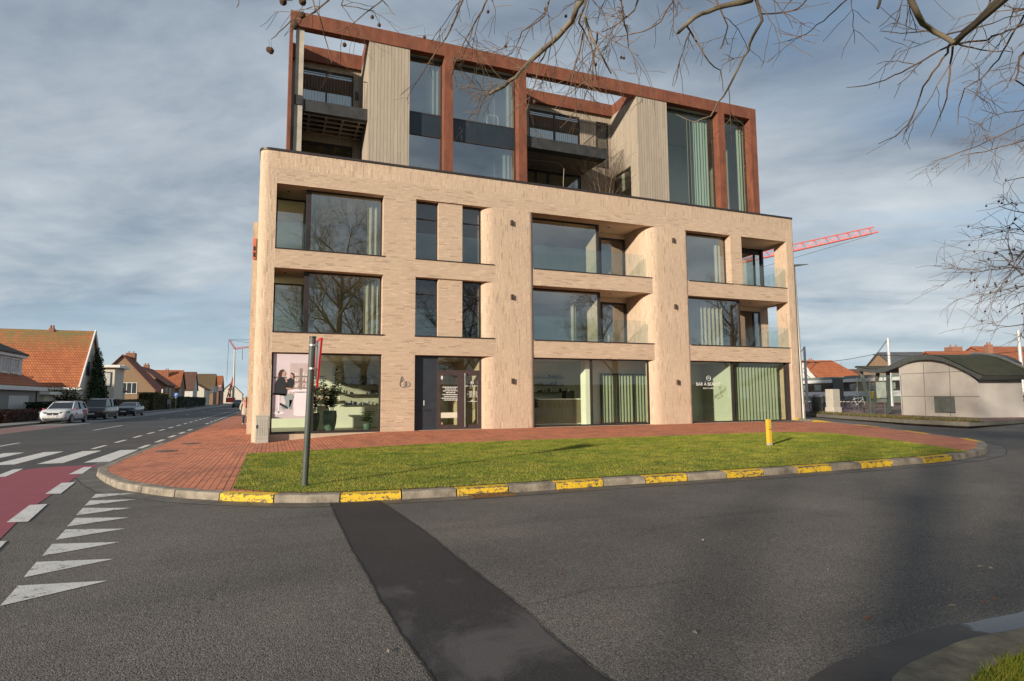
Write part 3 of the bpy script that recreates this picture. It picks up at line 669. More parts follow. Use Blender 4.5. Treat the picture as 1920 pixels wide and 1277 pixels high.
# right flank and rear
set_arc(part('flank_wall', boxes([(25.36, 25.718, 2.05, 12, -.1, B1), (25.36, 25.718, .85, 2.05, -.1, B1), (25.1, 25.718, 2.05, 12, B1, T1), (25.36, 25.718, .85, 12, T1, B2), (25.36, 25.718, 4.2, 12, B2, T2), (25.36, 25.718, .85, 12, T2, PB), (-.65, -.3, 6, 12, -.1, PB), (-.649, -.34, 5.6, 6, -.1, PB), (-.649, -.34, .75, 5.6, -.1, ZB), (-.649, -.34, 1.95, 5.6, T0, B1), (-.649, -.34, 1.95, 5.6, T1, B2), (-.649, -.34, 1.95, 5.6, T2, PB), (-.3, 25.36, 11.7, 12, -.1, PB)]), BRICK_V))
set_arc(part('rear_volume', boxes([(-1.02, -.651, 6.2, 20, -.1, 9.9), (-1.02, 14, 12.001, 20, -.1, 9.9)]), BRICK_V))
for z0_, z1_, y0_ in ((ZB, T0, .75), (B1, T1, 1.95), (B2, T2, 1.95)): part('flank_window', MB().quad((-.5, 5.6, z0_), (-.5, y0_, z0_), (-.5, y0_, z1_), (-.5, 5.6, z1_)), G_SHOP)  # the upper two are added on the unseen flank to brighten the rooms
# parapet with a soldier course and a dark metal cap
pout = [(25.72, 12), (25.72, .12)] + list(reversed(arc(25.60, .12, .12, .12, 270, 360, 5)))[1:] + list(reversed(arc(-.3, .35, .35, .35, 180, 270, 10))) + [(-.65, 12)]
def ring_wall(path, t0, t1, z0, z1):
    a = inset(path, t0, False); b_ = inset(path, t1, False); n = len(path); mb = MB()
    v = [(x, y, z0) for x, y in a]+[(x, y, z1) for x, y in a]+[(x, y, z0) for x, y in b_]+[(x, y, z1) for x, y in b_]
    f = []
    for i in range(n-1): f += [(i, i+1, n+i+1, n+i), (2*n+i+1, 2*n+i, 3*n+i, 3*n+i+1), (n+i, n+i+1, 3*n+i+1, 3*n+i), (i+1, i, 2*n+i, 2*n+i+1)]
    f += [(0, n, 3*n, 2*n), (n-1, 3*n-1, 4*n-1, 2*n-1)]
    return mb.add(v, f)
sgn = -1
set_arc(part('parapet', ring_wall(pout, 0, sgn*.38, PB, PT), BRICK_V, smooth='auto'), len(pout))
part('parapet_cap', ring_wall(pout, -sgn*.035, sgn*.42, PT, PT+.085), FRAME, smooth='auto')
# --- slabs, soffits, rooms
sl_ = [(-.3, 25.1, .36, 11.7, T0+.0015, B1-.02), (-.3, 25.1, .36, 11.7, T1+.0015, B2-.02), (-.3, 25.3, .36, 11.7, T2+.0015, PB-.03), (25.1, 25.36, .36, 4, T1+.0015, B2-.02), (25.1, 25.36, .36, 2.05, T0+.0015, B1-.02)]
part('floor_slab', boxes(sl_), CEIL)
part('ground_floor_slab', boxes([(-.3, 25.3, .37, 11.7, -.1, ZB)]), FLOORI)
part('interior_wall', boxes([(-.3, 8.15, 5.2, 5.4, ZB, T0), (10.58, 18.2, 3.5, 3.7, ZB, T0), (18.2, 18.3, .45, 3.7, ZB, T0), (10.585, 10.60, .4, 3.5, ZB, T0), (18.86, 25.3, 4.5, 4.7, ZB, T0), (25.2, 25.355, .9, 4.5, ZB, T0)]), WALLW)
part('interior_wall', boxes([(-.33, 25.3, 5.0, 5.2, B1, T1), (-.33, 25.3, 5.0, 5.2, B2, T2), (4.9, 5.0, .6, 5.0, B1, T1), (4.9, 5.0, .6, 5.0, B2, T2), ]), WALLB)
part('dark_backing', boxes([(5.0, 8.15, .6, .66, B1, T1), (5.0, 8.15, .6, .66, B2, T2)]), plain('backing_shade', (.085, .058, .05), .7))  # dark sheets stand in for the dim rooms behind the paired windows
# --- windows: pane is the part, its frame the sub-part
def window(x0, x1, z0, z1, y, glass, bars=(), fr=.055, dep=.09, name='window', frame=FRAME, hb=(), th=None, parent=None):
    mb = MB(); mb.box(x0+fr*.4, x1-fr*.4, y+dep*.4, y+dep*.4+.006, z0+fr*.4, z1-fr*.4)
    # a single clean sheet is enough for the pane: keep its front face
    pv = MB(); pv.quad((x0+fr*.4, y+dep*.45, z0+fr*.4), (x1-fr*.4, y+dep*.45, z0+fr*.4), (x1-fr*.4, y+dep*.45, z1-fr*.4), (x0+fr*.4, y+dep*.45, z1-fr*.4))
    w_ = part(name, pv, glass, parent); f = MB()
    f.box(x0, x0+fr, y, y+dep, z0, z1); f.box(x1-fr, x1, y, y+dep, z0, z1); f.box(x0+fr, x1-fr, y, y+dep, z0, z0+fr); f.box(x0+fr, x1-fr, y, y+dep, z1-fr, z1)
    for bx in bars: f.box(bx-fr*.5, bx+fr*.5, y-.004, y+dep-.002, z0+fr, z1-fr)
    for bz in hb: f.box(x0+fr, x1-fr, y-.003, y+dep-.003, bz-fr*.4, bz+fr*.4)
    part('frame', f, frame, w_); return w_
def balustrade(x0, x1, y, z0, z1, splits=(), parent=None):
    xs = [x0, *splits, x1]; mb = MB()
    for a, b_ in zip(xs[:-1], xs[1:]): mb.quad((a+.008, y, z0), (b_-.008, y, z0), (b_-.008, y, z1), (a+.008, y, z1))
    return part('balustrade', mb, G_BAL)
EDGE = plain('glass_edge', (.30, .42, .38), .3)
for zb, zt in ((B2, T2), (B1, T1)):
    window(1.06, 3.985, zb, zt-.01, .40, G_WIN, fr=.05)
    part('corner_post', boxes([(1.04, 1.24, .395, .50, zb, zt-.012), (1.10, 1.18, .50, 1.8, zb, zt-.013)]), FRAME)
    window(-.035, 1.10, zb, zt-.01-.25*(zb == B1), 1.82, G_WIN, fr=.05)
    balustrade(-.035, 1.06, .10, zb, zb+1.03)
    window(5.30, 6.27, zb, zt, .27, G_DARK, fr=.05, hb=(zb+1.75,)); window(7.30, 8.17, zb, zt, .27, G_DARK, fr=.05, hb=(zb+1.75,))
    balustrade(5.33, 6.24, .2, zb+.02, zb+1.12); balustrade(7.33, 8.14, .2, zb+.02, zb+1.12)
    window(10.59, 14.22, zb, zt-.01, .70, G_WIN, fr=.06)
    part('return_post', boxes([(14.12, 14.24, .695, .80, zb, zt-.012)]), FRAME)
    part('return_wall', boxes([(14.13, 14.22, .80, 1.80, zb, zt-.013)]), CEIL)
    window(14.9, 16.36, zb, zt-.25, 1.82, G_WIN, fr=.11, name='terrace_door'); part('lintel_panel', boxes([(14.2, 16.39, 1.84, 1.95, zt-.25, zt-.01), (14.22, 14.9, 1.84, 1.95, zb, zt-.25)]), CEIL)
    balustrade(10.6, 16.35, .14, zb, zb+1.06, (11.3, 12.4, 13.4, 15.0) if zb == B2 else (12.1, 14.2, 15.4))
window(18.87, 21.455, B2, T2-.005, .40, G_WIN, fr=.05)
window(18.87, 22.20, B1, T1-.005, .40, G_WIN, fr=.05)
part('return_post', boxes([(22.13, 22.24, .392, .52, B1, T1-.012), (22.15, 22.22, .52, 2.0, B1, T1-.013)]), FRAME)
part('corner_post', boxes([(25.20, 25.33, 1.80, 1.96, B2, T2-.012)]), FRAME); part('window_post', boxes([(24.72, 24.80, 1.86, 1.96, B2, T2-.27)]), FRAME)
window(22.22, 25.12, B1, T1-.25, 2.0, G_WIN, fr=.09, bars=(24.65,), name='terrace_door'); part('lintel_panel', boxes([(22.22, 25.1, 2.02, 2.1, T1-.25, T1-.01)]), CEIL)
window(22.17, 25.22, B2, T2-.25, 1.85, G_WIN, fr=.07); part('lintel_panel', boxes([(22.2, 25.33, 1.87, 1.96, T2-.25, T2-.01)]), FRAME)
sw = MB(); sw.quad((25.30, 1.96, B2), (25.30, 4.2, B2), (25.30, 4.2, T2-.2), (25.30, 1.96, T2-.2)); part('side_window', sw, G_WIN)
balustrade(22.2, 25.14, .12, B2, B2+1.05, (23.6, 24.2)); balustrade(22.26, 25.14, .12, B1, B1+1.05, (23.2,))
for zb, y1 in ((B2, 4.2), (B1, 2.04)):
    mb = MB(); mb.quad((25.55, .86, zb), (25.55, y1, zb), (25.55, y1, zb+1.05), (25.55, .86, zb+1.05)); part('balustrade', mb, G_BAL)
# thin dark sills
sm_ = MB()
for zb in (B1, B2):
    for x0, x1, y in ((-.05, 4.06, -.03), (5.28, 8.70, -.03), (10.57, 16.75, .06), (18.85, 21.55 if zb == B2 else 25.18, .02)): sm_.box(x0, x1, y, y+.42 if y < .05 else .5, zb-.035, zb+.004)
    if zb == B2: sm_.box(22.12, 25.18, .02, .5, zb-.035, zb+.004)
part('window_sill', sm_, FRAME)
# recessed ceiling spots
for x, y, z in ((.4, .9, T2), (.35, .9, T1), (14.9, .9, T2), (14.9, .9, T1), (23.0, .9, T2), (23.4, .9, T1)):
    mb = MB(); mb.lathe([(.06, 0), (.06, -.012), (.001, -.012)], (x, y, z), 14); part('ceiling_spot', mb, BLACK)
# wall lights on the piers
for x, zs in ((9.5, (9.2, 5.94, 2.33)), (17.94, (9.19, 5.94, 2.31))):
    for z in zs: bevel(part('wall_light', boxes([(x-.05, x+.05, -.10, .005, z-.11, z+.11)]), plain('light_bronze', (.075, .052, .04), .5, .3)), .008)
# --- shop front
window(-.03, 1.42, ZB, T0, .14, G_SHOP, fr=.06); window(1.42, 3.98, ZB, T0, .14, G_SHOP, fr=.06)
window(10.58, 13.47, ZB, T0, .28, G_SHOP, fr=.05); window(13.47, 16.53, ZB, T0, .28, G_SHOP, fr=.05)
window(18.87, 21.50, ZB, T0, .28, G_SHOP, fr=.05); window(21.50, 24.98, ZB, T0, .28, G_SHOP, fr=.05)
part('reveal', boxes([(24.98, 25.155, .20, .40, ZB-.02, T0)]), FRAME)
dp = part('door_panel', boxes([(5.305, 6.27, .25, .34, ZB-.02, T0)]), DARKP)
part('letter_slot', boxes([(5.52, 6.0, .232, .249, 1.11, 1.19)]), BLACK, dp)
text('house_number', '1', .3, (5.74, .246, 1.34), WHITE, dp)
tw = window(6.27, 8.19, 2.72, T0, .25, G_SHOP, fr=.06, frame=FRAME2, name='transom_window')
for i, (a, b_) in enumerate(((6.27, 7.30), (7.30, 8.19))):
    dr = part('glass_door', MB().quad((a+.1, .30, ZB+.1), (b_-.1, .30, ZB+.1), (b_-.1, .30, 2.6), (a+.1, .30, 2.6)), G_SHOP)
    part('frame', boxes([(a, a+.14, .25, .35, ZB-.01, 2.72), (b_-.14, b_, .25, .35, ZB-.01, 2.72), (a+.14, b_-.14, .252, .35, ZB-.01, ZB+.16), (a+.14, b_-.14, .252, .35, 2.56, 2.719)]), FRAME2, dr)
    if i == 1:
        hb_ = MB(); hb_.tube([(7.45, .17, .45), (7.45, .17, 2.66)], .02, 8); hb_.bar((7.45, .17, .7), (7.45, .25, .7), .02); hb_.bar((7.45, .17, 2.4), (7.45, .25, 2.4), .02); part('handle', hb_, STEEL, dr)
        lg = MB(); n_ = 24
        for rr in (.062, .048):
            lg.tube([(7.80+rr*cos(2*pi*k/n_), .294, 2.26+rr*sin(2*pi*k/n_)) for k in range(n_+1)], .006, 4, cap=False)
        lg.tube([(7.775, .294, 2.245), (7.80, .294, 2.285), (7.825, .294, 2.245)], .006, 4)
        part('emblem', lg, WHITE, dr)
        text('lettering', 'BAR À BEAUTÉ', .088, (7.80, .294, 2.10), WHITE, dr)
        text('lettering', 'BEAUTY CLINIC', .034, (7.80, .294, 2.03), WHITE, dr)
        ln = MB()                                        # opening hours, too small to read
        for k in range(6):
            z = 1.90-.047*k; w_ = (.20, .17, .21, .22, .15, .19)[k]
            ln.box(7.80-w_, 7.86-.06, .290, .294, z, z+.018); ln.box(7.86, 7.90, .290, .294, z, z+.018); ln.box(7.95, 8.01+.02*(k == 5), .290, .294, z, z+.018)
        ln.box(7.75, 7.86, .290, .294, 1.52, 1.545); ln.box(7.60, 8.0, .290, .294, 1.475, 1.495); part('small_print', ln, WHITE, dr)
    else:
        ln = MB()
        for k, w_ in enumerate((.34, .24, .32, .2, .34, .27, .38, .29)):
            z = 2.06-.075*k; x = 6.87-w_
            while x < 6.87+w_-.03:
                ww = random.uniform(.03, .10); ln.box(x, min(x+ww, 6.87+w_), .290, .294, z, z+.034); x += ww+.016
        part('small_print', ln, WHITE, dr)
        part('notice', boxes([(6.42, 6.53, .286, .294, 2.40, 2.56)]), WHITE, dr)
        part('frosted_band', boxes([(6.42, 7.15, .285, .294, .82, 1.04)]), plain('cream_film', (.66, .60, .47), .7, 0, .05), dr)
        st = MB(); n_ = 16; st.extrude([(6.49+.05*cos(2*pi*k/n_), .294, .60+.05*sin(2*pi*k/n_)) for k in range(n_)], (0, -.004, 0)); part('sticker', st, plain('sticker_red', (.6, .30, .22), .6, 0, .6, 30), dr)
# window lettering on the far right shop window
wl_ = MB(); n_ = 28
wl_.tube([(20.02+.12*cos(2*pi*k/n_), .30, 2.52+.12*sin(2*pi*k/n_)) for k in range(n_+1)], .010, 4, cap=False); wl_.tube([(19.97, .30, 2.49), (20.02, .30, 2.57), (20.07, .30, 2.49)], .010, 4)
sw_ = P
part('emblem', wl_, WHITE)
text('lettering', 'BAR À BEAUTÉ', .225, (20.0, .30, 2.16), WHITE, P); text('lettering', 'BEAUTY CLINIC', .095, (20.0, .30, 2.0), WHITE, P)
# wire emblem on the brick between the shop window and the door
em = MB(); n_ = 24
em.tube([(4.82+.13*cos(2*pi*k/n_), -.02, 2.20+.13*sin(2*pi*k/n_)) for k in range(n_+1)], .011, 5, cap=False)
em.tube([(4.97+.10*cos(2*pi*k/n_), -.03, 2.19+.10*sin(2*pi*k/n_)) for k in range(n_+1)], .010, 5, cap=False)
em.tube([(4.70, -.02, 2.24), (4.71, -.02, 2.36), (4.76, -.02, 2.50)], .011, 5); em.tube([(4.76, -.02, 2.50), (4.83, -.02, 2.40), (4.74, -.02, 2.33)], .009, 5)
part('emblem', em, STEEL)
# --- the set-back top storeys in a rusty steel frame
UZ = PT-.3; YF = 1.0
cb = [(.28, 24.48, YF, YF+.36, 16.83, 17.45), (6.75, 7.15, YF+.002, YF+.5, UZ, 16.83), (10.30, 10.70, YF+.002, YF+.5, UZ, 16.83), (21.87, 22.29, YF+.002, YF+.5, UZ, 16.83), (24.05, 24.48, YF+.002, YF+.5, UZ, 16.83),
      (.28, .40, YF+.003, 3.7, UZ, 16.83), (.28, .41, YF+.36, 3.7, 16.83, 17.448), (.41, 3.44, 3.38, 3.56, 16.76, 17.444), (3.44, 3.62, YF+.36, 9, 16.83, 17.446), (10.7, 16.78, 3.38, 3.56, 16.80, 17.444), (16.78, 16.96, YF+.36, 9, 16.83, 17.446), (10.52, 10.70, YF+.36, 9, 16.83, 17.446), (24.3, 24.48, YF+.36, 9, 16.83, 17.446)]
part('steel_frame', boxes(cb), CORTEN)
tb = [(3.45, 5.20, 1.05, 1.25, UZ, 16.829), (3.45, 3.6, 1.25, 3.56, UZ, 16.828), (16.77, 18.60, 1.05, 1.25, UZ, 16.829), (16.77, 16.93, 1.25, 1.70, UZ, 16.828), (16.77, 16.93, 1.70, 3.42, 13.42, 16.828), (16.77, 16.93, 3.42, 3.56, UZ, 16.828),
      # back walls of the two terraces round their window openings
      (.40, .78, 3.56, 3.7, UZ, 16.827), (3.12, 3.45, 3.56, 3.7, UZ, 16.827), (.78, 3.12, 3.56, 3.7, 16.5, 16.827), (.78, 3.12, 3.56, 3.7, 13.1, 13.9),
      (10.70, 11.9, 3.56, 3.7, 13.3, 16.827), (14.88, 15.86, 3.56, 3.7, UZ, 16.827), (16.62, 16.77, 3.56, 3.7, UZ, 16.827), (11.9, 14.88, 3.56, 3.7, 16.5, 16.827), (15.86, 16.62, 3.56, 3.7, 16.45, 16.827), (15.86, 16.62, 3.56, 3.7, UZ, 13.9), (11.9, 14.88, 3.56, 3.7, 13.3, 13.9),
      (24.2, 24.40, 1.5, 9, UZ, 16.827), (10.55, 10.69, 1.51, 3.7, UZ, 16.827), (.41, .55, 3.7, 9, UZ, 16.827), (.41, 24.3, 8.8, 9, UZ, 16.827)]
part('timber_cladding', boxes(tb), TIMBER)
part('terrace_floor', boxes([(-.26, 25.33, .38, 11.6, PB-.029, PB+.1)]), CONC)
part('roof_deck', boxes([(3.62, 10.52, 1.37, 8.79, 16.9, 17.2), (16.96, 24.29, 1.37, 8.79, 16.9, 17.2), (.56, 3.43, 3.71, 8.79, 16.9, 17.2), (10.71, 16.77, 3.71, 8.79, 16.9, 17.2)]), plain('roof_white', (.6, .6, .58), .8, 0, .05))
part('interior_wall', boxes([(5.2, 10.54, 5.5, 5.6, UZ, 16.85), (18.6, 24.19, 5.5, 5.6, UZ, 16.85), (5.05, 5.19, 1.3, 5.5, UZ, 16.85), (9.6, 9.7, 2.6, 5.5, UZ, 16.85), (.56, 16.76, 6.2, 6.3, UZ, 16.85), (18.4, 18.55, 1.3, 5.5, UZ, 16.85), (19.6, 20.0, 3.0, 3.3, UZ, 16.85)]), plain('interior_pale', (.62, .66, .60), .85, 0, .04))
part('inner_floor', boxes([(5.2, 10.54, 1.6, 5.5, 13.3, 14.15), (.56, 3.44, 3.75, 6.2, 13.2, 13.85), (10.72, 16.76, 3.75, 6.2, 13.35, 13.85)]), CEIL)
for x0, x1 in ((5.20, 6.75), (7.15, 10.30)):
    window(x0, x1, 14.18, 16.75, 1.44, G_UP, fr=.06); window(x0, x1, UZ, 13.24, 1.44, G_UP, fr=.06)
    part('spandrel_panel', boxes([(x0+.01, x1-.01, 1.45, 1.52, 13.24, 14.18)]), SPAND)
window(18.60, 21.87, UZ, 16.75, 1.44, G_TEAL, fr=.06, bars=(20.25,)); window(22.29, 24.05, UZ, 16.75, 1.44, G_TEAL, fr=.06)
part('curtain', pleats(20.35, 21.75, 1.75, UZ, 16.5, .045, .17, jitter=.5), CURT); part('curtain', pleats(6.1, 6.7, 1.75, 14.2, 16.6, .04, .2), CURT)
part('curtain', pleats(23.7, 24.0, 1.75, UZ, 16.5, .045, .17), CURT); part('curtain', pleats(9.75, 10.25, 1.8, UZ, 13.2, .04, .2), CURT); part('curtain', pleats(9.95, 10.27, 1.8, 14.2, 16.6, .04, .2), CURT)
ch = MB(); ch.tube([(9.0, 1.75, 14.2), (9.0, 1.75, 14.75), (9.05, 1.75, 14.82), (9.5, 1.75, 14.82), (9.55, 1.75, 14.75), (9.55, 1.75, 14.2)], .022, 8)
tag(ch.build('chair_frame', WHITE), 'white tubular chair back standing behind the upper window pane', 'chair')
# terrace windows
window(.78, 3.12, 13.9, 16.5, 3.60, G_UP, fr=.08, bars=(1.92,)); window(.78, 3.12, UZ, 13.1, 3.60, G_WIN, fr=.1, bars=(1.92, 2.05))
window(11.9, 14.88, 13.9, 16.5, 3.60, G_UP, fr=.09, bars=(13.4,)); window(10.72, 14.88, UZ, 13.3, 3.60, G_WIN, fr=.12, bars=(12.3, 13.0)); window(15.86, 16.62, 13.9, 16.45, 3.60, G_WIN, fr=.08)
sd = MB(); sd.quad((16.86, 3.40, UZ), (16.86, 1.72, UZ), (16.86, 1.72, 13.4), (16.86, 3.40, 13.4)); sdw = part('side_window', sd, G_WIN)
part('frame', boxes([(16.80, 16.90, 1.70, 1.76, UZ, 13.42), (16.80, 16.90, 3.36, 3.42, UZ, 13.42), (16.80, 16.90, 1.76, 3.36, 13.36, 13.42)]), FRAME, sdw)
for a, b_, z0, z1 in ((.85, 3.05, 13.95, 16.4), (12.0, 14.8, 13.95, 16.4), (10.9, 11.7, UZ, 13.2)): part('curtain', pleats(a, b_, 3.95, z0, z1, .05, .16), CURTG)
# balconies
bs = part('balcony_slab', boxes([(.84, 3.447, 1.2, 1.42, 13.36, 13.86), (.84, 3.447, 1.42, 3.55, 13.62, 13.80)]), CONCD)
jo = MB()
for k in range(4): jo.box(1.1+.68*k, 1.17+.68*k, 1.45, 3.5, 13.40, 13.61)
for k in range(5): jo.box(.86, 3.44, 1.46+.45*k, 1.51+.45*k, 13.33, 13.39)
part('joists', jo, plain('zinc_joist', (.42, .36, .29), .5, .3, .15), bs)
b2_ = MB(); b2_.extrude([(10.71, 1.2, 13.33), (10.71, 1.2, 13.86), (10.71, 3.55, 13.86), (10.71, 3.55, 13.45), (10.71, 1.5, 13.33)], (4.35, 0, 0))
bs2 = part('balcony_slab', b2_, CONCD)
part('slab_soffit', boxes([(10.75, 14.95, 1.65, 3.5, 13.30, 13.34)]), plain('soffit_concrete', (.16, .135, .105), .85, 0, .2), bs2)
wr = MB(); wr.tube([(11.0, 2.6, 13.28), (12.0, 2.3, 13.24), (12.9, 2.2, 13.2), (13.15, 2.1, 12.9), (13.1, 2.1, 12.2), (13.12, 2.1, 11.7)], .012, 5); part('loose_cable', wr, CONC, bs2)
def railing(x0, x1, y, z0, z1, ret=None):
    mb = MB(); mb.bar((x0, y, z1), (x1, y, z1), .035, .02)
    n = int((x1-x0)/.11)
    for k in range(n+1): mb.box(x0+(x1-x0)*k/n-.005, x0+(x1-x0)*k/n+.005, y-.005, y+.005, z0, z1)
    if ret:
        mb.bar((x1, y, z1), (x1, ret, z1), .035, .02); m_ = int((ret-y)/.11)
        for k in range(1, m_+1): mb.box(x1-.005, x1+.005, y+(ret-y)*k/m_-.005, y+(ret-y)*k/m_+.005, z0, z1)
        mb.bar((x1, y, z0+.03), (x1, ret, z0+.03), .03)
    return part('railing', mb, BLACK)
railing(.84, 3.42, 1.22, 13.86, 15.05); railing(10.72, 15.03, 1.22, 13.86, 15.03, 3.5); railing(.84, 3.42, 1.25, PB+.1, 11.50); railing(10.72, 15.2, 1.3, PB+.1, 11.46, 3.0)
part('concrete_post', boxes([(.52, .83, 1.16, 1.45, UZ, 16.82)]), CONC)
part('post_bracket', boxes([(.50, .80, 1.12, 1.158, 13.55, 13.95), (.831, .86, 1.14, 1.4, 13.4, 14.0)]), CONCD)
part('wall_light', boxes([(3.2, 3.3, 3.42, 3.555, 15.35, 15.7)]), BLACK)
part('wall_sign', boxes([(1.75, 2.75, 1.20, 1.235, 10.95, 11.33)]), WHITE)
# ================================================================== shop interiors
rs = random.Random(11)
# printed picture on the inside of the left shop pane: two people at a white table (flat, as in the place)
PO = thing('window_poster', 'large printed picture of two seated women, stuck on the left shop window', 'poster', (.68, .26, 1.0))
def flat(name, mat, y, polys):
    mb = MB()
    for pl in polys: mb.extrude([(x, y-.145, z) for x, z in pl], (0, -.0015, 0))
    return mb.build(name, mat, PO)
def ell(cx, cz, rx, rz, n=18, a0=0, a1=360): return [(cx+rx*cos(radians(a0+(a1-a0)*k/n)), cz+rz*sin(radians(a0+(a1-a0)*k/n))) for k in range(n+(a1-a0 < 360))]
pm = lambda n, c: plain(n, c, .5, 0, .05)
flat('sheet', pm('print_wall', (.62, .54, .56)), .262, [[(.03, .92), (1.38, .92), (1.38, 3.32), (.03, 3.32)]])
flat('printed_niche', pm('print_niche', (.50, .41, .39)), .258, [[(.62, 1.75), (1.38, 1.75), (1.38, 2.97), (.62, 2.97)]])
flat('printed_floor', pm('print_floor', (.53, .46, .47)), .258, [[(.03, .92), (1.38, .92), (1.38, 1.32), (.03, 1.32)]])
flat('printed_shelves', pm('print_shelf', (.16, .12, .11)), .255, [[(.05, 2.40), (.5, 2.40), (.5, 2.46), (.05, 2.46)]]+[[(.68, z), (1.38, z), (1.38, z+.035), (.68, z+.035)] for z in (2.46, 2.25, 2.02)])
flat('printed_products', pm('print_product', (.70, .62, .58)), .254, [[(x, z), (x+w, z), (x+w, z+h), (x, z+h)] for z in (2.495, 2.285, 2.055, 1.85) for x, w, h in [(.70+.075*k+rs.uniform(0, .02), rs.uniform(.03, .055), rs.uniform(.06, .15)) for k in range(9)]])
flat('printed_products', pm('print_product_dark', (.30, .12, .10)), .253, [[(x, z), (x+.04, z), (x+.04, z+.09), (x, z+.09)] for z in (2.285, 2.055, 1.85) for x in (.75, .93, 1.1, 1.27)])
flat('printed_table', pm('print_white', (.74, .69, .71)), .252, [ell(1.02, 1.94, .42, .07), [(.80, 1.9), (1.28, 1.9), (1.30, 1.08), *ell(1.04, 1.06, .26, .07, 10, 0, -180), (.78, 1.08)], ell(.26, 1.12, .2, .06), [(.235, 1.12), (.285, 1.12), (.285, 1.8), (.235, 1.8)]])
flat('printed_post', pm('print_post', (.27, .21, .17)), .250, [[(.955, 1.98), (1.045, 1.98), (1.045, 2.78), (.955, 2.78)]])
flat('printed_trousers', pm('print_trousers', (.27, .32, .31)), .249, [[(.38, 1.84), (.70, 1.82), (.76, 1.72), (.66, 1.34), (.42, 1.24), (.32, 1.34), (.50, 1.46)], [(.62, 1.6), (.72, 1.6), (.71, 1.27), (.62, 1.25)]])
flat('printed_jackets', pm('print_jacket', (.022, .026, .028)), .248, [[(.10, 1.80), (.52, 1.74), (.54, 2.1), (.50, 2.32), (.36, 2.46), (.20, 2.40), (.10, 2.2)], [(.50, 1.98), (.70, 1.99), (.78, 2.2), (.76, 2.36), (.64, 2.43), (.54, 2.36)], [(.28, 1.42), (.56, 1.26), (.58, 1.34), (.30, 1.5)], [(.04, 1.8), (.5, 1.76), (.5, 1.82), (.04, 1.86)]])
flat('printed_faces', pm('print_skin', (.50, .27, .21)), .247, [ell(.40, 2.58, .075, .1), ell(.68, 2.50, .06, .085), [(.5, 2.0), (.72, 1.98), (.72, 2.03), (.5, 2.06)], [(.46, 2.28), (.52, 2.24), (.53, 2.38), (.49, 2.4)]])
flat('printed_hair', pm('print_hair', (.065, .035, .025)), .246, [[(.22, 2.42), (.28, 2.40), (.34, 2.55), (.36, 2.64), (.43, 2.68), (.36, 2.74), (.26, 2.69), (.2, 2.55)]])
flat('printed_hair', pm('print_hair', (.065, .035, .025)), .246, [[(.62, 2.58), (.70, 2.62), (.77, 2.56), (.78, 2.42), (.73, 2.36), (.73, 2.52), (.66, 2.57)]])
# large pot plants
LEAF = plain('rubber_leaf', (.035, .10, .025), .4, 0, .35, 3); POT = plain('pot_green', (.075, .13, .11), .6, 0, .15); STEMM = plain('stem_brown', (.12, .08, .05), .8)
def potplant(x, y, stems, pr, ph, label, leafmat=LEAF):
    t_ = thing('potted_plant', label, 'plant', (x, y, ZB))
    m = MB(); m.lathe([(pr*.62, 0), (pr*.9, ph*.35), (pr, ph*.7), (pr*.93, ph), (pr*.85, ph), (pr*.8, ph-.06), (.001, ph-.06)], (x, y, ZB), 20); m.build('pot', POT, t_, smooth='auto')
    st, lf = MB(), MB()
    for dx, dy, h in stems:
        st.tube([(x+dx*.3, y+dy*.3, ZB+ph-.08), (x+dx*.8, y+dy*.8, ZB+ph+h*.5), (x+dx, y+dy, ZB+ph+h)], .014, 5)
        n = int(h*46)
        for k in range(n):
            f = .12+.88*k/n; a = k*2.4+rs.uniform(-.4, .4); L = rs.uniform(.19, .31)*(1.15-.45*f); zc = ZB+ph+h*f; cx, cy = x+dx*min(1, f+.2), y+dy*min(1, f+.2)
            d = Vector((cos(a), sin(a), rs.uniform(-.1, .55))).normalized(); s_ = d.cross(Vector((0, 0, 1))).normalized()*L*.40; b0 = Vector((cx, cy, zc)); c_ = b0+d*L*.55; e_ = b0+d*L+Vector((0, 0, -.03))
            lf.add([b0, c_-s_+Vector((0, 0, .02)), e_, c_+s_+Vector((0, 0, .02)), c_-Vector((0, 0, .015))], [(0, 1, 4), (1, 2, 4), (2, 3, 4), (3, 0, 4)])
    st.build('stem', STEMM, t_); lf.build('foliage', leafmat, t_); return t_
potplant(2.15, .95, [(-.30, 0, 1.35), (.22, .1, 1.72), (.05, -.15, .9), (.32, -.1, 1.2)], .27, .80, 'tall leafy plant in a big dark green pot behind the left shop window')
potplant(1.55, 1.7, [(-.05, 0, 1.5), (.12, .1, 1.1)], .28, .7, 'leafy plant half hidden behind the sign pole, left of the big green pot')
potplant(3.55, .6, [(-.1, 0, .45), (.12, .05, .5), (0, .1, .3)], .16, .28, 'small plant with thin stems in the right corner of the left shop window')
potplant(10.85, 1.0, [(-.05, 0, .7), (.2, .1, .5)], .2, .7, 'bushy plant at the left end of the counter in the middle shop window')
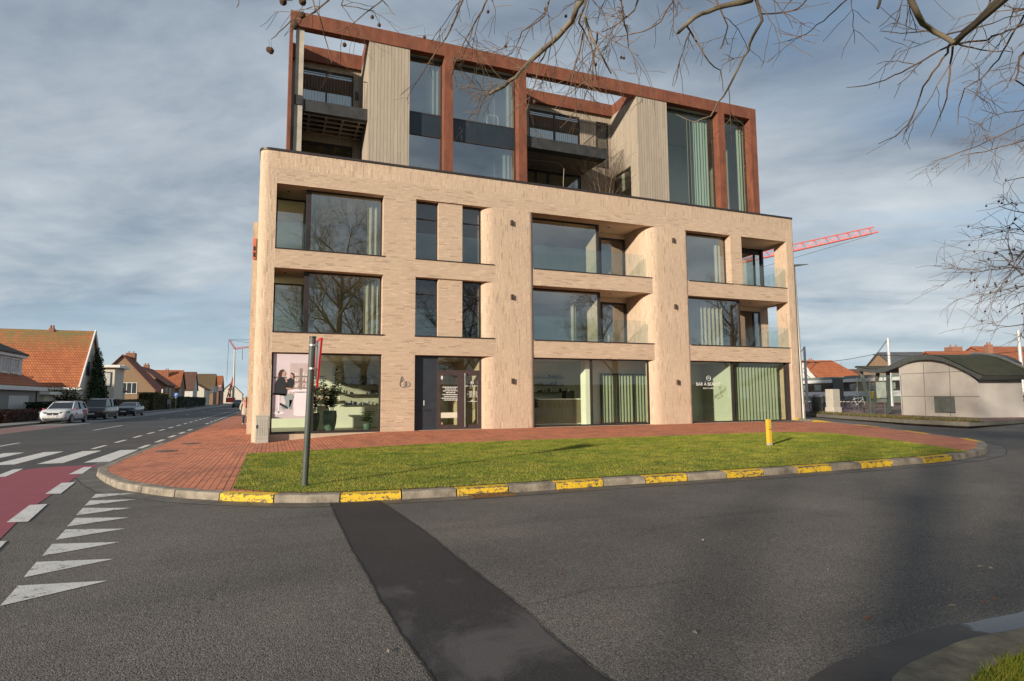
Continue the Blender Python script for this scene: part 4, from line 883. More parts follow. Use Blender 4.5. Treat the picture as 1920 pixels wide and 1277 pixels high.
# shelving with products
def shelf_unit(x0, x1, y, zs, label, cols, cnt, back=None, hmax=.2):
    t_ = thing('wall_shelf', label, 'shelves', ((x0+x1)/2, y, ZB))
    if back: boxes([(x0-.05, x1+.05, y+.02, y+.06, zs[0]-.1, zs[-1]+.6)]).build('back_panel', back, t_)
    for z in zs:
        sb = boxes([(x0, x1, y-.32, y+.02, z-.03, z)]).build('shelf', plain('shelf_dark', (.11, .095, .08), .6), t_)
    for ci, c_ in enumerate(cols):
        mb = MB()
        for z in zs:
            for k in range(cnt):
                xx = x0+.05+(x1-x0-.15)*rs.random(); w = rs.uniform(.03, .10); h = rs.uniform(.05, hmax); yy = y-rs.uniform(.08, .3)
                mb.box(xx, xx+w, yy, yy+.05, z+.001, z+h)
        o = mb.build('products', plain('product_%d' % int(c_[2]*997), c_, .4, 0, .3, 9), t_); o['kind'] = 'stuff'
    return t_
shelf_unit(3.0, 5.2, 5.1, (1.35, 1.85, 2.3, 2.62), 'shelves of dark blue boxes and pale bottles on the back wall of the left shop', [(.025, .035, .10), (.05, .07, .16), (.5, .52, .48)], 7, plain('shelf_niche', (.50, .47, .40), .8))
shelf_unit(1.4, 2.8, 5.1, (1.2, 1.6, 2.0), 'shelves of small pale and dark goods behind the big potted plant', [(.5, .42, .36), (.10, .07, .06), (.4, .15, .12)], 7)
bevel(tag(boxes([(2.4, 6.9, 3.5, 4.1, ZB, 1.27)]).build('shop_counter', WALLW), 'long white counter at the back of the left shop', 'counter'), .02)
tag(boxes([(1.75, 2.1, 2.2, 2.5, ZB, 1.3), (1.68, 2.17, 2.12, 2.58, 1.3, 1.36)]).build('display_plinth', WALLW), 'white square display plinth left of the big green pot', 'plinth')
ct = thing('bar_counter', 'wood slatted bar counter in the middle shop window', 'counter', (12.6, 2.0, ZB))
m_ = MB()
for k in range(39): m_.box(10.7+.085*k, 10.7+.085*k+.07, 1.98, 2.0, ZB+.05, 1.52)
m_.build('slatted_front', WOOD, ct); boxes([(10.65, 14.1, 1.95, 2.6, 1.52, 1.58), (10.66, 14.05, 2.0, 2.55, ZB, 1.52)]).build('counter_top', WALLW, ct)
shelf_unit(12.0, 13.5, 3.42, (1.9, 2.25, 2.6), 'shelves of cups and jars above the bar counter', [(.03, .03, .03), (.5, .45, .4)], 7)
cm = thing('coffee_machine', 'dark coffee machine on the bar counter beside the white pillar', 'machine', (13.3, 2.25, 1.58))
bevel(boxes([(13.05, 13.5, 2.05, 2.5, 1.582, 1.95)]).build('body', BLACK, cm), .02); MB().sphere((13.18, 2.1, 1.98), .10, 10, 6).build('hopper', STEEL, cm, smooth=True)
part('interior_pillar', boxes([(13.55, 13.9, 1.0, 1.5, ZB, T0)]), WALLW)
part('partition', boxes([(13.9, 14.62, 1.62, 1.7, ZB, T0), (14.62, 18.2, 1.62, 1.7, 2.78, T0)]), WALLW)
cs = thing('curtain_screen', 'dark framed screen hung with pale pleated curtains in the middle shop window', 'screen', (16.3, 1.5, ZB))
f_ = MB(); 
for x in (14.65, 15.55, 16.45, 17.4): f_.box(x-.03, x+.03, 1.48, 1.54, ZB, 2.75)
f_.box(14.65, 17.4, 1.481, 1.539, 2.70, 2.76); f_.box(14.65, 17.4, 1.481, 1.539, ZB, ZB+.05); f_.build('frame', FRAME, cs)
pleats(14.7, 17.35, 1.58, ZB+.05, 2.7, .05, .17).build('curtain', CURTG, cs, smooth=True)
dcu = pleats(21.95, 24.75, .62, ZB+.03, T0-.22, .06, .21).build('shop_curtain', CURTG, smooth=True); tag(dcu, 'floor length pale green pleated curtain behind the right shop window', 'curtain')
part('partition', boxes([(19.0, 19.8, 3.2, 3.3, 2.75, T0), (20.1, 21.5, 2.6, 2.7, ZB, T0), (21.5, 21.62, .45, 2.6, ZB, T0)]), plain('interior_sage', (.50, .52, .44), .85, 0, .05))
part('inner_door', boxes([(20.55, 21.3, 2.57, 2.599, ZB, 2.6)]), plain('door_sage', (.45, .48, .40), .6, 0, .05))
part('dark_opening', boxes([(18.9, 19.9, 3.6, 3.7, ZB, 2.7), (19.9, 20.1, 2.6, 3.7, ZB, 2.75)]), plain('opening_shade', (.07, .07, .055), .9))  # solid panels coloured dark for the shade in the doorway
for x, y, lab in ((7.5, 4.0, 'green emergency exit sign hanging above the glass doors'), (14.0, 1.4, 'small green emergency exit sign at the top of the middle shop window')):
    ex = thing('exit_sign', lab, 'sign', (x, y, 3.1)); boxes([(x-.16, x+.16, y, y+.03, 2.98, 3.14)]).build('plate', plain('exit_green', (.02, .22, .08), .5), ex)
    mb = MB(); mb.extrude([(x-.06, y-.001, 3.05), (x+.02, y-.001, 3.05), (x+.02, y-.001, 3.03), (x+.08, y-.001, 3.06), (x+.02, y-.001, 3.09), (x+.02, y-.001, 3.07), (x-.06, y-.001, 3.07)], (0, -.002, 0)); mb.build('arrow', WHITE, ex)
# drapes upstairs
for z0_, z1_, lab in ((B1, T1, 'unseen pale curtain added to diffuse light from the first floor side window'), (B2, T2, 'unseen pale curtain added to diffuse light from the second floor side window')): tag(wave_sheet(2.0, 5.5, -.28, z0_, z1_-.02, .04, .2, axis='y').build('window_curtain', CURT, smooth=True), lab, 'curtain')  # out-of-view curtains, added to soften the sun through the upper flank windows
def drape(x0, x1, y, z0, z1, lab, m=CURT, amp=.06, pitch=.2): tag(pleats(x0, x1, y, z0, z1, amp, pitch).build('window_curtain', m, smooth=True), lab, 'curtain')
drape(3.45, 3.92, .75, B2, T2-.1, 'pale curtain drawn to the right edge of the left second floor window'); drape(3.35, 3.92, .75, B1, T1-.1, 'pale curtain drawn to the right edge of the left first floor window')
drape(19.0, 21.6, .95, B1, T1-.1, 'wide pale pleated curtain behind the right first floor window', CURT, .09, .26); drape(21.05, 21.4, .8, B2, T2-.1, 'narrow pale curtain at the right edge of the square second floor window')
drape(13.0, 13.3, 1.4, B1, T1-.1, 'narrow pale curtain in the middle first floor window'); drape(1.3, 1.55, .8, B2, T2-.1, 'pale curtain beside the dark corner post of the left second floor window'); drape(1.3, 1.5, .8, B1, T1-.1, 'pale curtain beside the dark corner post of the left first floor window')

# ================================================================== street furniture in front
sp_ = U(571, 912, gi); z0 = gi(sp_.x, sp_.y); top = along(587, 633, 12.0)
SP = thing('road_sign', 'triangular red edged sign seen edge on, on a leaning grey pole in the grass', 'sign', (sp_.x, sp_.y, z0))
dsp = (sp_-CAM).dot(_F); tp = along(586.5, 633, dsp)
m = MB(); m.tube([(sp_.x, sp_.y, z0-.1), tuple(Vector((sp_.x, sp_.y, z0)).lerp(tp, .5)), tuple(tp)], .052, 14); m.build('pole', plain('pole_grey', (.085, .095, .085), .5, .2, .2, 2), SP, smooth='auto')
m = MB(); m.tube([tuple(tp+Vector((0, 0, -.002))), tuple(tp+Vector((0, 0, .02)))], .056, 14); m.build('pole_cap', BLACK, SP)
# inverted triangle, nearly parallel to the line of sight
sd_ = (Vector((sp_.x, sp_.y))-CAM.xy).normalized(); tn = Vector((sd_.x, sd_.y, 0)); tn.rotate(Matrix.Rotation(radians(6), 3, 'Z')); nn = Vector((tn.y, -tn.x, 0))
c_ = tp+nn*.085+tn*.03+Vector((0, 0, -.05)); w_ = .45; hh_ = .78
a_, b_, e_ = c_-tn*w_, c_+tn*w_, c_+Vector((0, 0, -hh_))
m = MB(); m.extrude([a_, b_, e_], nn*.006); m.build('plate', plain('sign_back', (.30, .30, .29), .5, .4), SP)
cen = (a_+b_+e_)/3
m = MB()
for p, q in ((a_, b_), (b_, e_), (e_, a_)): m.bar(p+nn*.008, q+nn*.008, .032, .03, up=nn)
m.build('red_border', plain('sign_red', (.55, .02, .03), .45, 0, .05), SP)
m = MB(); m.extrude([cen+(p-cen)*.80+nn*.0065 for p in (a_, b_, e_)], nn*.004); m.build('white_field', WHITE, SP)
m = MB()
for dz in (-.13, -.52): 
    m.bar(tp+Vector((0, 0, dz)), tp+Vector((0, 0, dz))+nn*.09, .03); m.tube([tuple(tp+Vector((0, 0, dz-.015))), tuple(tp+Vector((0, 0, dz+.015)))], .06, 14)
m.build('clamp', STEEL, SP)
# utility cabinet at the corner
cq = (-.28, -.28, gi(-.28, -.28)); CB = thing('utility_cabinet', 'pale grey utility cabinet against the left corner of the brick building', 'cabinet', cq); zc = cq[2]
bevel(boxes([(-.50, -.06, -.42, -.05, zc-.02, zc+.93)]).build('body', plain('cabinet_grey', (.40, .385, .33), .6, 0, .08), CB), .012)
bevel(boxes([(-.515, -.045, -.435, -.04, zc+.93, zc+.975)]).build('lid', plain('cabinet_lid', (.44, .42, .36), .6, 0, .08), CB), .008)
m = MB()
for x in (-.44, -.35, -.27, -.19, -.115): m.box(x-.004, x+.004, -.424, -.419, zc+.25, zc+.84)
m.box(-.47, -.09, -.425, -.4195, zc+.14, zc+.15); m.build('door_grooves', plain('groove', (.2, .19, .165), .7), CB)
boxes([(-.475, -.44, -.445, -.42, zc+.52, zc+.64)]).build('handle', BLACK, CB)
# yellow post in the grass
yp = U(1443, 836, gi); z0 = gi(yp.x, yp.y); YP = thing('marker_post', 'short square yellow post leaning in the grass, with a grey plate at its top', 'post', (yp.x, yp.y, z0))
m = MB(); k = .052; m.prism([(yp.x-k, yp.y-k), (yp.x+k, yp.y-k), (yp.x+k, yp.y+k), (yp.x-k, yp.y+k)], z0-.05, z0+.07); m.build('foot', CONC, YP)
m = MB(); lean = Vector((-.012, 0, 0)); vs = [(yp.x+i*k+lean.x*z, yp.y+j*k, z0+z) for z in (.07, .70) for i, j in ((-1, -1), (1, -1), (1, 1), (-1, 1))]
m.add(vs, [(0, 3, 2, 1), (4, 5, 6, 7), (0, 1, 5, 4), (1, 2, 6, 5), (2, 3, 7, 6), (3, 0, 4, 7)]); bevel(m.build('shaft', worn_paint('post_yellow', (.72, .43, .04), .60, (.35, .16, .03)), YP), .008)
boxes([(yp.x+k-.006, yp.x+k+.05, yp.y-.05, yp.y+.045, z0+.46, z0+.62)]).build('plate', STEEL, YP)
boxes([(yp.x-k-.003, yp.x+k+.003, yp.y-k-.003, yp.y+k+.003, z0+.43, z0+.443)]).build('band', CONCD, YP)
# street lamp at the right-hand corner
LP = thing('street_lamp', 'tall grey street lamp beside the right corner of the brick building', 'lamp', (25.98, .15, .3)); lt = fac(1489, 500, .15)
m = MB(); m.tube([(25.93, .15, .2), (25.93, .15, 1.2), (25.93, .15, 1.25), (lt.x, .15, lt.z)], [.10, .10, .08, .055], 12); m.build('pole', plain('lamp_grey', (.33, .32, .28), .5, .3, .1), LP, smooth='auto')
m = MB(); a = lt; b_ = lt+Vector((.75, -.25, .12)); d_ = (b_-a).normalized(); s_ = d_.cross(Vector((0, 0, 1))).normalized()
m.add([a-s_*.10, a+s_*.10, b_+s_*.05, b_-s_*.05, a-s_*.06+Vector((0, 0, .12)), a+s_*.06+Vector((0, 0, .12)), b_+s_*.03+Vector((0, 0, .03)), b_-s_*.03+Vector((0, 0, .03))], [(0, 3, 2, 1), (4, 5, 6, 7), (0, 1, 5, 4), (1, 2, 6, 5), (2, 3, 7, 6), (3, 0, 4, 7)]); bevel(m.build('lamp_head', GREYM, LP), .015)
# litter of twigs and dead leaves on the road
DL = plain('dead_leaf', (.20, .085, .04), .8, 0, .4, 5); DLP = plain('pale_scrap', (.27, .235, .19), .8, 0, .3, 5)
for i, (x, y) in enumerate(((1406, 953), (1318, 1015), (1353, 1015), (1051, 1078), (1303, 1190), (1837, 1065), (1864, 1125), (1858, 1068), (1785, 1139), (1842, 1133), (1553, 1072), (727, 1225), (1628, 1163))):
    q = U(x, y); L = rs.uniform(.012, .026); a = rs.uniform(0, 6.28); m = MB(); d_ = Vector((cos(a), sin(a), 0)); s_ = Vector((-sin(a), cos(a), 0)); n_ = 6
    m.add([q+d_*L*(2*k/n_-1)+s_*j*L*.38*sin(pi*k/n_)+Vector((0, 0, .008+.012*abs(j)+.004*(k % 2))) for k in range(n_+1) for j in (-1, 0, 1)], [(3*k+j, 3*k+j+1, 3*k+j+4, 3*k+j+3) for k in range(n_) for j in (0, 1)])
    tag(m.build('fallen_leaf', DLP if i % 3 else DL), 'small pale dry leaf lying on the dark asphalt' if i % 3 else 'small brown dead leaf lying on the dark asphalt', 'leaf', 'pale leaves scattered on the road' if i % 3 else 'brown leaves scattered on the road')
# ================================================================== houses
def tile_mat(name, c1, c2, moss=(.16, .14, .05), mossz=None):
    m, t, b = new_mat(name); o = t.obj(); x, y, z = t.xyz(o); h = t.math('ADD', x, t.math('MULTIPLY', y, 1.0))
    br = t.add('ShaderNodeTexBrick', i_Scale=1., i_Mortar_Size=.03, i_Mortar_Smooth=.6, i_Bias=-.2, i_Brick_Width=.26, i_Row_Height=.30); br.offset = 0.
    t.l.new(t.comb(h, z), br.inputs['Vector'])
    br.inputs['Color1'].default_value = (*c1, 1); br.inputs['Color2'].default_value = (*c2, 1); br.inputs['Mortar'].default_value = (*[q*.28 for q in c1], 1)
    c = t.mix(t.ramp(t.noise(o, .5, 5, .65), .35, .7, 0, .6), br.outputs[0], t.mix(1., br.outputs[0], (.62, .58, .55), 'MULTIPLY'))
    if mossz: c = t.mix(t.math('MULTIPLY', t.ramp(z, mossz[0], mossz[1]), t.ramp(t.noise(o, 1.5, 5, .7), .3, .6)), c, moss)
    t.l.new(c, b.inputs['Base Color']); b.inputs['Roughness'].default_value = .85; bump(t, b, br.outputs['Fac'], -.5, .05); return m
TILE_O = tile_mat('tiles_orange', (.46, .145, .055), (.33, .10, .045)); TILE_OM = tile_mat('tiles_orange_mossy', (.50, .165, .06), (.37, .115, .05), mossz=(7.0, 9.5)); TILE_R = tile_mat('tiles_red', (.30, .085, .045), (.24, .075, .045)); TILE_B = tile_mat('tiles_brown', (.17, .085, .06), (.13, .07, .05)); TILE_K = tile_mat('tiles_dark', (.075, .06, .055), (.06, .05, .045))
def small_brick(name, c1, c2):
    return brick_far(name, c1, c2)
def brick_far(name, c1, c2):
    m, t, b = new_mat(name); o = t.obj(); x, y, z = t.xyz(o); br = t.add('ShaderNodeTexBrick', i_Scale=1., i_Mortar_Size=.012, i_Brick_Width=.22, i_Row_Height=.075)
    t.l.new(t.comb(t.math('ADD', x, y), z), br.inputs['Vector']); br.inputs['Color1'].default_value = (*c1, 1); br.inputs['Color2'].default_value = (*c2, 1); br.inputs['Mortar'].default_value = (*[q*.7 for q in c1], 1)
    c = t.mix(t.ramp(t.noise(o, .8, 5), .3, .7, 0, .4), br.outputs[0], c2); t.l.new(c, b.inputs['Base Color']); b.inputs['Roughness'].default_value = .9; return m
BR_T = brick_far('brick_tan', (.33, .22, .13), (.26, .165, .10)); BR_R = brick_far('brick_red', (.32, .15, .09), (.25, .115, .07)); BR_G = brick_far('brick_grey', (.34, .33, .31), (.30, .29, .27))
CREAM = plain('render_cream', (.62, .57, .47), .85, 0, .07); RWHITE = plain('render_white', (.66, .64, .60), .85, 0, .06)
PANEF = plain('dark_pane', (.05, .06, .065), .08, 0, .2, spec=.8); NET = plain('net_curtain', (.5, .5, .48), .7)
def house(label, x0, x1, y0, y1, eave, ridge, axis, wall, roof, hip=0., ov=.3, wins=(), chims=(), group='houses along the far side of the street', name='house', thick=.16, loc=None, rz=0.):
    if loc is None: o0 = ((x0+x1)/2, (y0+y1)/2, 0)
    else: o0 = loc
    t_ = thing(name, label, 'house', o0, 0, group); off = (0, 0) if loc is None else (loc[0], loc[1])
    if loc is not None:
        t_.rotation_euler = (0, 0, rz); ORG[t_.name] = Vector((0, 0, 0))
    m = MB()
    if axis == 'x':
        ym = (y0+y1)/2; m.box(x0, x1, y0, y1, -.3, eave)
        if hip < 2:
            for xx in ((x0, x1) if not hip else (x0,)): m.quad((xx, y0, eave), (xx, y1, eave), (xx, ym, ridge))
        xh = x1-hip*(x1-x0)*.4 if hip else x1
        r = MB(); k = (ridge-eave)/(ym-y0); e0 = eave-ov*k
        for ys in (y0-ov, y1+ov):
            r.extrude([(x0-ov, ys, e0), (x1+ov, ys, e0), (xh+(ov if not hip else 0), ym, ridge), (x0-ov, ym, ridge)], (0, 0, thick))
        if hip: r.extrude([(x1+ov, y0-ov, e0), (x1+ov, y1+ov, e0), (xh, ym, ridge)], (0, 0, thick))
    else:
        xm = (x0+x1)/2; m.box(x0, x1, y0, y1, -.3, eave)
        for yy in ((y0, y1) if not hip else (y0,)): m.quad((x0, yy, eave), (x1, yy, eave), (xm, yy, ridge))
        yh = y1-hip*(y1-y0)*.4 if hip else y1
        r = MB(); k = (ridge-eave)/(xm-x0); e0 = eave-ov*k
        for xs in (x0-ov, x1+ov):
            r.extrude([(xs, y0-ov, e0), (xs, y1+ov, e0), (xm, yh+(ov if not hip else 0), ridge), (xm, y0-ov, ridge)], (0, 0, thick))
        if hip: r.extrude([(x0-ov, y1+ov, e0), (x1+ov, y1+ov, e0), (xm, yh, ridge)], (0, 0, thick))
    m.build('wall', wall, t_); rf = r.build('roof', roof, t_)
    for cx, cy, cz, cw, ch_ in chims:
        c_ = MB(); c_.box(cx-cw/2, cx+cw/2, cy-cw/2, cy+cw/2, cz-1.2, cz+ch_); 
        for i in (-1, 1): c_.lathe([(.11, 0), (.09, .35)], (cx+i*cw*.25, cy, cz+ch_), 8)
        c_.build('chimney', BR_R, rf)
    for w in wins:                                       # (face, a0, a1, z0, z1[, pos]); face S looks at -y, E looks at +x
        f_, a0, a1, zz0, zz1 = w[:5]; nb = w[5] if len(w) > 5 else 2; pos = w[6] if len(w) > 6 else None
        g, fr = MB(), MB()
        if f_ == 'S':
            yy = (pos if pos is not None else y0); g.box(a0, a1, yy-.03, yy+.02, zz0, zz1)
            fr.box(a0-.07, a1+.07, yy-.07, yy-.001, zz1, zz1+.08); fr.box(a0-.1, a1+.1, yy-.12, yy-.001, zz0-.09, zz0)
            for k in range(nb+1): xx = a0+(a1-a0)*k/nb; fr.box(xx-.045, xx+.045, yy-.065, yy-.002, zz0, zz1)
        else:
            xx = (pos if pos is not None else x1); g.box(xx-.02, xx+.03, a0, a1, zz0, zz1)
            fr.box(xx+.001, xx+.07, a0-.07, a1+.07, zz1, zz1+.08); fr.box(xx+.001, xx+.12, a0-.1, a1+.1, zz0-.09, zz0)
            for k in range(nb+1): yy = a0+(a1-a0)*k/nb; fr.box(xx+.002, xx+.065, yy-.045, yy+.045, zz0, zz1)
        wd = g.build('window', PANEF, t_); fr.build('frame', WHITE, wd)
    return t_
# 1: grey garage house with a dormer
h = thing('house', 'grey brick house with white garage doors and a white dormer, at the left edge', 'house', (-26, 39, 0), 0, 'houses along the far side of the street')
boxes([(-32, -21, 28, 48, -.3, 2.75)]).build('wall', BR_G, h)
m = MB(); m.extrude([(-20.6, 27.7, 2.95), (-20.6, 48.4, 2.95), (-22.6, 48.4, 4.1), (-22.6, 27.7, 4.1)], (0, 0, .15)); rf1 = m.build('roof', TILE_O, h)
boxes([(-20.75, -20.5, 27.7, 48.5, 2.62, 2.98)]).build('gutter', WHITE, h)
boxes([(-31, -22.4, 30, 47.6, 4.0, 5.75)]).build('dormer', RWHITE, h); boxes([(-31.2, -22.1, 29.8, 47.9, 5.75, 6.0)]).build('dormer_fascia', WHITE, h)
m = MB(); m.extrude([(-22.0, 29.6, 6.0), (-22.0, 48.0, 6.0), (-26.5, 43.5, 8.4), (-26.5, 34, 8.4)], (0, 0, .12)); m.extrude([(-22.0, 48.0, 6.0), (-31, 48.0, 6.0), (-26.5, 43.5, 8.4)], (0, 0, .12)); m.build('upper_roof', TILE_K, h)
for k in range(6):
    y = 33+2.35*k; g = boxes([(-22.42, -22.36, y, y+1.9, 4.3, 5.55)]).build('window', NET, h); boxes([(-22.37, -22.30, y-.08, y+.06, 4.22, 5.6), (-22.37, -22.30, y+1.86, y+1.98, 4.22, 5.6), (-22.37, -22.30, y, y+1.9, 5.52, 5.63), (-22.37, -22.28, y, y+1.9, 4.2, 4.31)]).build('frame', WHITE, g)
for y in (33.5, 40.5): 
    gd = boxes([(-21.02, -20.96, y, y+4.6, 0, 2.15)]).build('garage_door', plain('garage_white', (.58, .57, .54), .6, 0, .06), h)
boxes([(-20.99, -20.9, 47.0, 47.12, 0, 2.6)]).build('downpipe', GREYM, h)
# 2: big orange roof
h2 = house('house with a huge steep orange tiled roof, mossy along the ridge', -48, -20, 56, 66, 3.3, 9.75, 'x', CREAM, TILE_OM, chims=((-24, 61, 9.4, .5, .7),), ov=.25)
m = MB(); m.bar((-19.7, 55.7, 3.1), (-19.7, 61, 9.95), .12, .3); m.bar((-19.7, 66.3, 3.1), (-19.7, 61, 9.95), .12, .3); m.build('verge_board', WHITE, h2)
boxes([(-26, -19.4, 55.2, 55.6, 2.85, 3.1)]).build('gutter', WHITE, h2)
boxes([(-19.99, -19.93, 59.2, 60.4, 4.6, 6.2)]).build('window', PANEF, h2)
pt = thing('porch', 'low cream porch with a patch of orange tiles in front of the huge orange roof', 'porch', (-23, 52.5, 0)); boxes([(-25.5, -21.5, 51, 54.5, 0, 2.3)]).build('wall', CREAM, pt); boxes([(-25.9, -20.9, 50.6, 55, 2.3, 2.6)]).build('fascia', WHITE, pt); m = MB(); m.extrude([(-25.9, 50.8, 2.62), (-23.6, 50.8, 2.62), (-23.6, 54.8, 4.2), (-25.9, 54.8, 4.2)], (0, 0, .1)); m.build('roof', TILE_O, pt)
# 2b: brown hipped roof with a flat-topped cream bay
h3 = house('house with a brown hipped roof and a tall cream bay with a flat top', -34, -21.2, 75, 86, 3.2, 8.3, 'x', CREAM, TILE_B, hip=.8)
boxes([(-22.6, -20.2, 74, 79.5, 0, 6.2)]).build('bay', CREAM, h3); boxes([(-23.6, -19.5, 73.4, 80, 6.2, 6.55)]).build('bay_roof', WHITE, h3)
for x0_, x1_, z0_, z1_ in ((-21.6, -20.7, 3.7, 5.5),): 
    g = boxes([(x0_, x1_, 73.96, 74.02, z0_, z1_)]).build('window', NET, h3); boxes([(x0_-.1, x1_+.1, 73.9, 73.959, z0_-.12, z0_), (x0_-.1, x1_+.1, 73.9, 73.959, z1_, z1_+.1), (x0_-.1, x0_, 73.9, 73.959, z0_, z1_), (x1_, x1_+.1, 73.9, 73.959, z0_, z1_)]).build('frame', GREYM, g)
house('tan brick house whose tall gable faces the junction', -31.2, -20.2, 106, 117, 3.6, 10.0, 'y', BR_T, TILE_R, hip=.55, wins=(('S', -25.6, -23.2, 3.0, 4.9, 3), ('S', -27.6, -26.9, 7.0, 8.1, 1), ('S', -26.1, -25.4, 7.0, 8.1, 1)), chims=((-25.7, 113.2, 10.0, 1.6, .9),), ov=.35)
house('long house with a red roof and white gutter behind the tan brick gable', -30, -20.6, 119, 134, 5.1, 8.6, 'y', BR_T, TILE_R, wins=(('E', 121, 122.6, 2.2, 4.2), ('E', 126, 127.6, 2.2, 4.2)), chims=((-25.3, 127, 8.4, 1.0, 1.),), ov=.5)
house('tan brick house with a bright orange roof and a tall chimney', -33, -20.5, 139, 150, 4.6, 8.9, 'x', BR_T, TILE_O, wins=(('E', 141, 142.5, 2.4, 4.2),), chims=((-23.6, 142.6, 7.6, .8, 1.4),))
house('white gabled house with a brown roof', -30, -20.3, 165, 176, 4.6, 9.6, 'x', RWHITE, TILE_B, wins=(('E', 168, 169.2, 3, 5, 1), ('E', 171.5, 172.7, 3, 5, 1)))
house('cream house with a low dark red roof beyond the brown one', -32, -19.6, 188, 206, 5.2, 8.9, 'y', CREAM, TILE_R)
house('distant house with a mossy brown roof', -31, -19.8, 222, 238, 5.4, 11.4, 'x', BR_T, tile_mat('tiles_moss', (.18, .12, .06), (.14, .11, .05)))
house('distant house with orange roof and white verges near the crane', -30, -19.4, 250, 268, 5.5, 11.8, 'x', BR_R, TILE_O)
house('cream gabled house at the far end of the street', -25, -14, 318, 330, 4.8, 10.4, 'y', CREAM, TILE_B, wins=(('S', -20.4, -19.2, 3.2, 5., 2),))
house('far house with a low brown roof on the right of the street end', -13.5, -4, 380, 395, 4.0, 9., 'y', BR_T, TILE_B)

# ================================================================== foliage
def leafcloud(pts, size, rnd, mb=None, up=.4):
    mb = mb or MB()
    for p in pts:
        a = rnd.uniform(0, 2*pi); e = rnd.uniform(-.6, 1.2); d_ = Vector((cos(a)*cos(e), sin(a)*cos(e), sin(e))); s_ = d_.cross(Vector((rnd.uniform(-1, 1), rnd.uniform(-1, 1), rnd.uniform(-1, 1)))).normalized(); L = size*rnd.uniform(.6, 1.3); p = Vector(p)
        mb.add([p-d_*L*.5, p+s_*L*.32, p+d_*L*.5, p-s_*L*.32], [(0, 1, 2, 3)])
    return mb
def leaf_mat(name, c1, c2, sc=1.2):
    m, t, b = new_mat(name); o = t.obj(); c = t.mix(t.ramp(t.noise(o, sc, 5, .7), .3, .7), c1, c2); c = t.mix(t.ramp(t.noise(o, sc*9, 3), .35, .65, 0, .6), c, tuple(x*.45 for x in c1))
    t.l.new(c, b.inputs['Base Color']); b.inputs['Roughness'].default_value = .6; b.inputs['Specular IOR Level'].default_value = .3; return m
HEDGE_O = leaf_mat('hedge_olive', (.075, .068, .022), (.15, .125, .045)); HEDGE_G = leaf_mat('hedge_green', (.018, .045, .018), (.035, .07, .025)); IVY = leaf_mat('ivy_green', (.016, .04, .014), (.045, .085, .025)); HEDGE_RB = leaf_mat('hedge_russet', (.10, .040, .032), (.17, .075, .05)); TWIGM = plain('hedge_core', (.035, .03, .018), .9)
def hedge(label, x0, x1, y0, y1, h, mat, n, size=.14, z=0., name='hedge'):
    t_ = thing(name, label, 'hedge', ((x0+x1)/2, (y0+y1)/2, z)); r = random.Random(int(abs(y0)*10)+1); pts = []
    m = MB(); m.box(x0+.15, x1-.15, y0+.15, y1-.15, z-.1, z+h-.18); m.build('branches', TWIGM, t_)
    while len(pts) < n:
        u_ = r.random(); x, y, zz_ = r.uniform(x0, x1), r.uniform(y0, y1), z+h*r.random()**.8
        if u_ < .4: x = x1-abs(r.gauss(0, .08))+.05*sin(y*2.3)
        elif u_ < .62: y = y0+abs(r.gauss(0, .1))
        else: zz_ = z+h-abs(r.gauss(0, .09))+.10*sin(y*.9)*sin(y*.31+x)
        pts.append((x, y, zz_))
    leafcloud(pts, size, r).build('foliage', mat, t_); return t_
hedge('brown green clipped hedge in front of the huge orange roof', -19, -17.5, 49, 84, 1.75, HEDGE_O, 5200, .16)
hedge('taller olive hedge in front of the tan brick gable', -19.5, -17.2, 86, 101, 2.9, HEDGE_O, 4200, .2)
hedge('yellowish hedge end beside the tall olive hedge', -18.6, -17.0, 101.6, 111, 2.2, leaf_mat('hedge_yellowish', (.10, .10, .02), (.17, .15, .04)), 1800, .2)
hedge('long dark green hedge beyond the orange post', -18.6, -17.2, 114, 168, 2.4, HEDGE_G, 5200, .24)
hedge('low russet hedge in front of the garage doors', -19.6, -17.6, 30, 41, .95, HEDGE_RB, 3000, .13)
hedge('round dark green shrub beside the garage', -20.2, -18.2, 41.5, 47.5, 1.55, HEDGE_G, 2600, .16, name='shrub')
iv = thing('ivy', 'dark green ivy climbing the white gable of the orange roofed house to a point', 'ivy', (-19.5, 61.5, 0)); r_ = random.Random(4); pts = []
while len(pts) < 5200:
    z = 8.2*(1-sqrt(r_.random())); wdt = 4.3*(1-z/8.3)+.25; a = r_.uniform(-1, 1); pts.append((-19.7+r_.uniform(0, .5+.5*(1-z/8.3)), 62.0+a*wdt-.3*z*.2, z))
leafcloud(pts, .26, r_).build('foliage', IVY, iv); m = MB(); m.tube([(-19.85, 62, 0), (-19.85, 61.8, 4), (-19.85, 61.2, 7)], [.12, .08, .03], 6); m.build('stem', STEMM, iv)
iv2 = thing('ivy', 'ragged ivy hanging under the eave left of the tall ivy', 'ivy', (-22, 54.8, 0)); pts = [(-21.5+r_.uniform(-2.6, 2.3), 54.6+r_.uniform(-.5, .5), 1.2+abs(r_.gauss(0, .9))) for _ in range(1800)]; pts = [p for p in pts if p[2] < 3.2]
leafcloud(pts, .22, r_).build('foliage', IVY, iv2); boxes([(-23.8, -19.4, 54.5, 54.8, 0, 1.8)]).build('trellis', TWIGM, iv2)
# verge and kerb of the far pavement
sheet('far_pavement', rect(-17.4, -15.3001, -40, 420), lambda x, y: .09, GREYPAVE, (3, 30)); sheet('verge', rect(-120, -17.4001, -60, 420), lambda x, y: .07, plain('front_gardens', (.07, .08, .03), .9, 0, .4, 1.), (30, 40))
tag(boxes([(-15.42, -15.3, -40, 420, -.05, .12)]).build('far_kerb', KERB2), kind='structure')
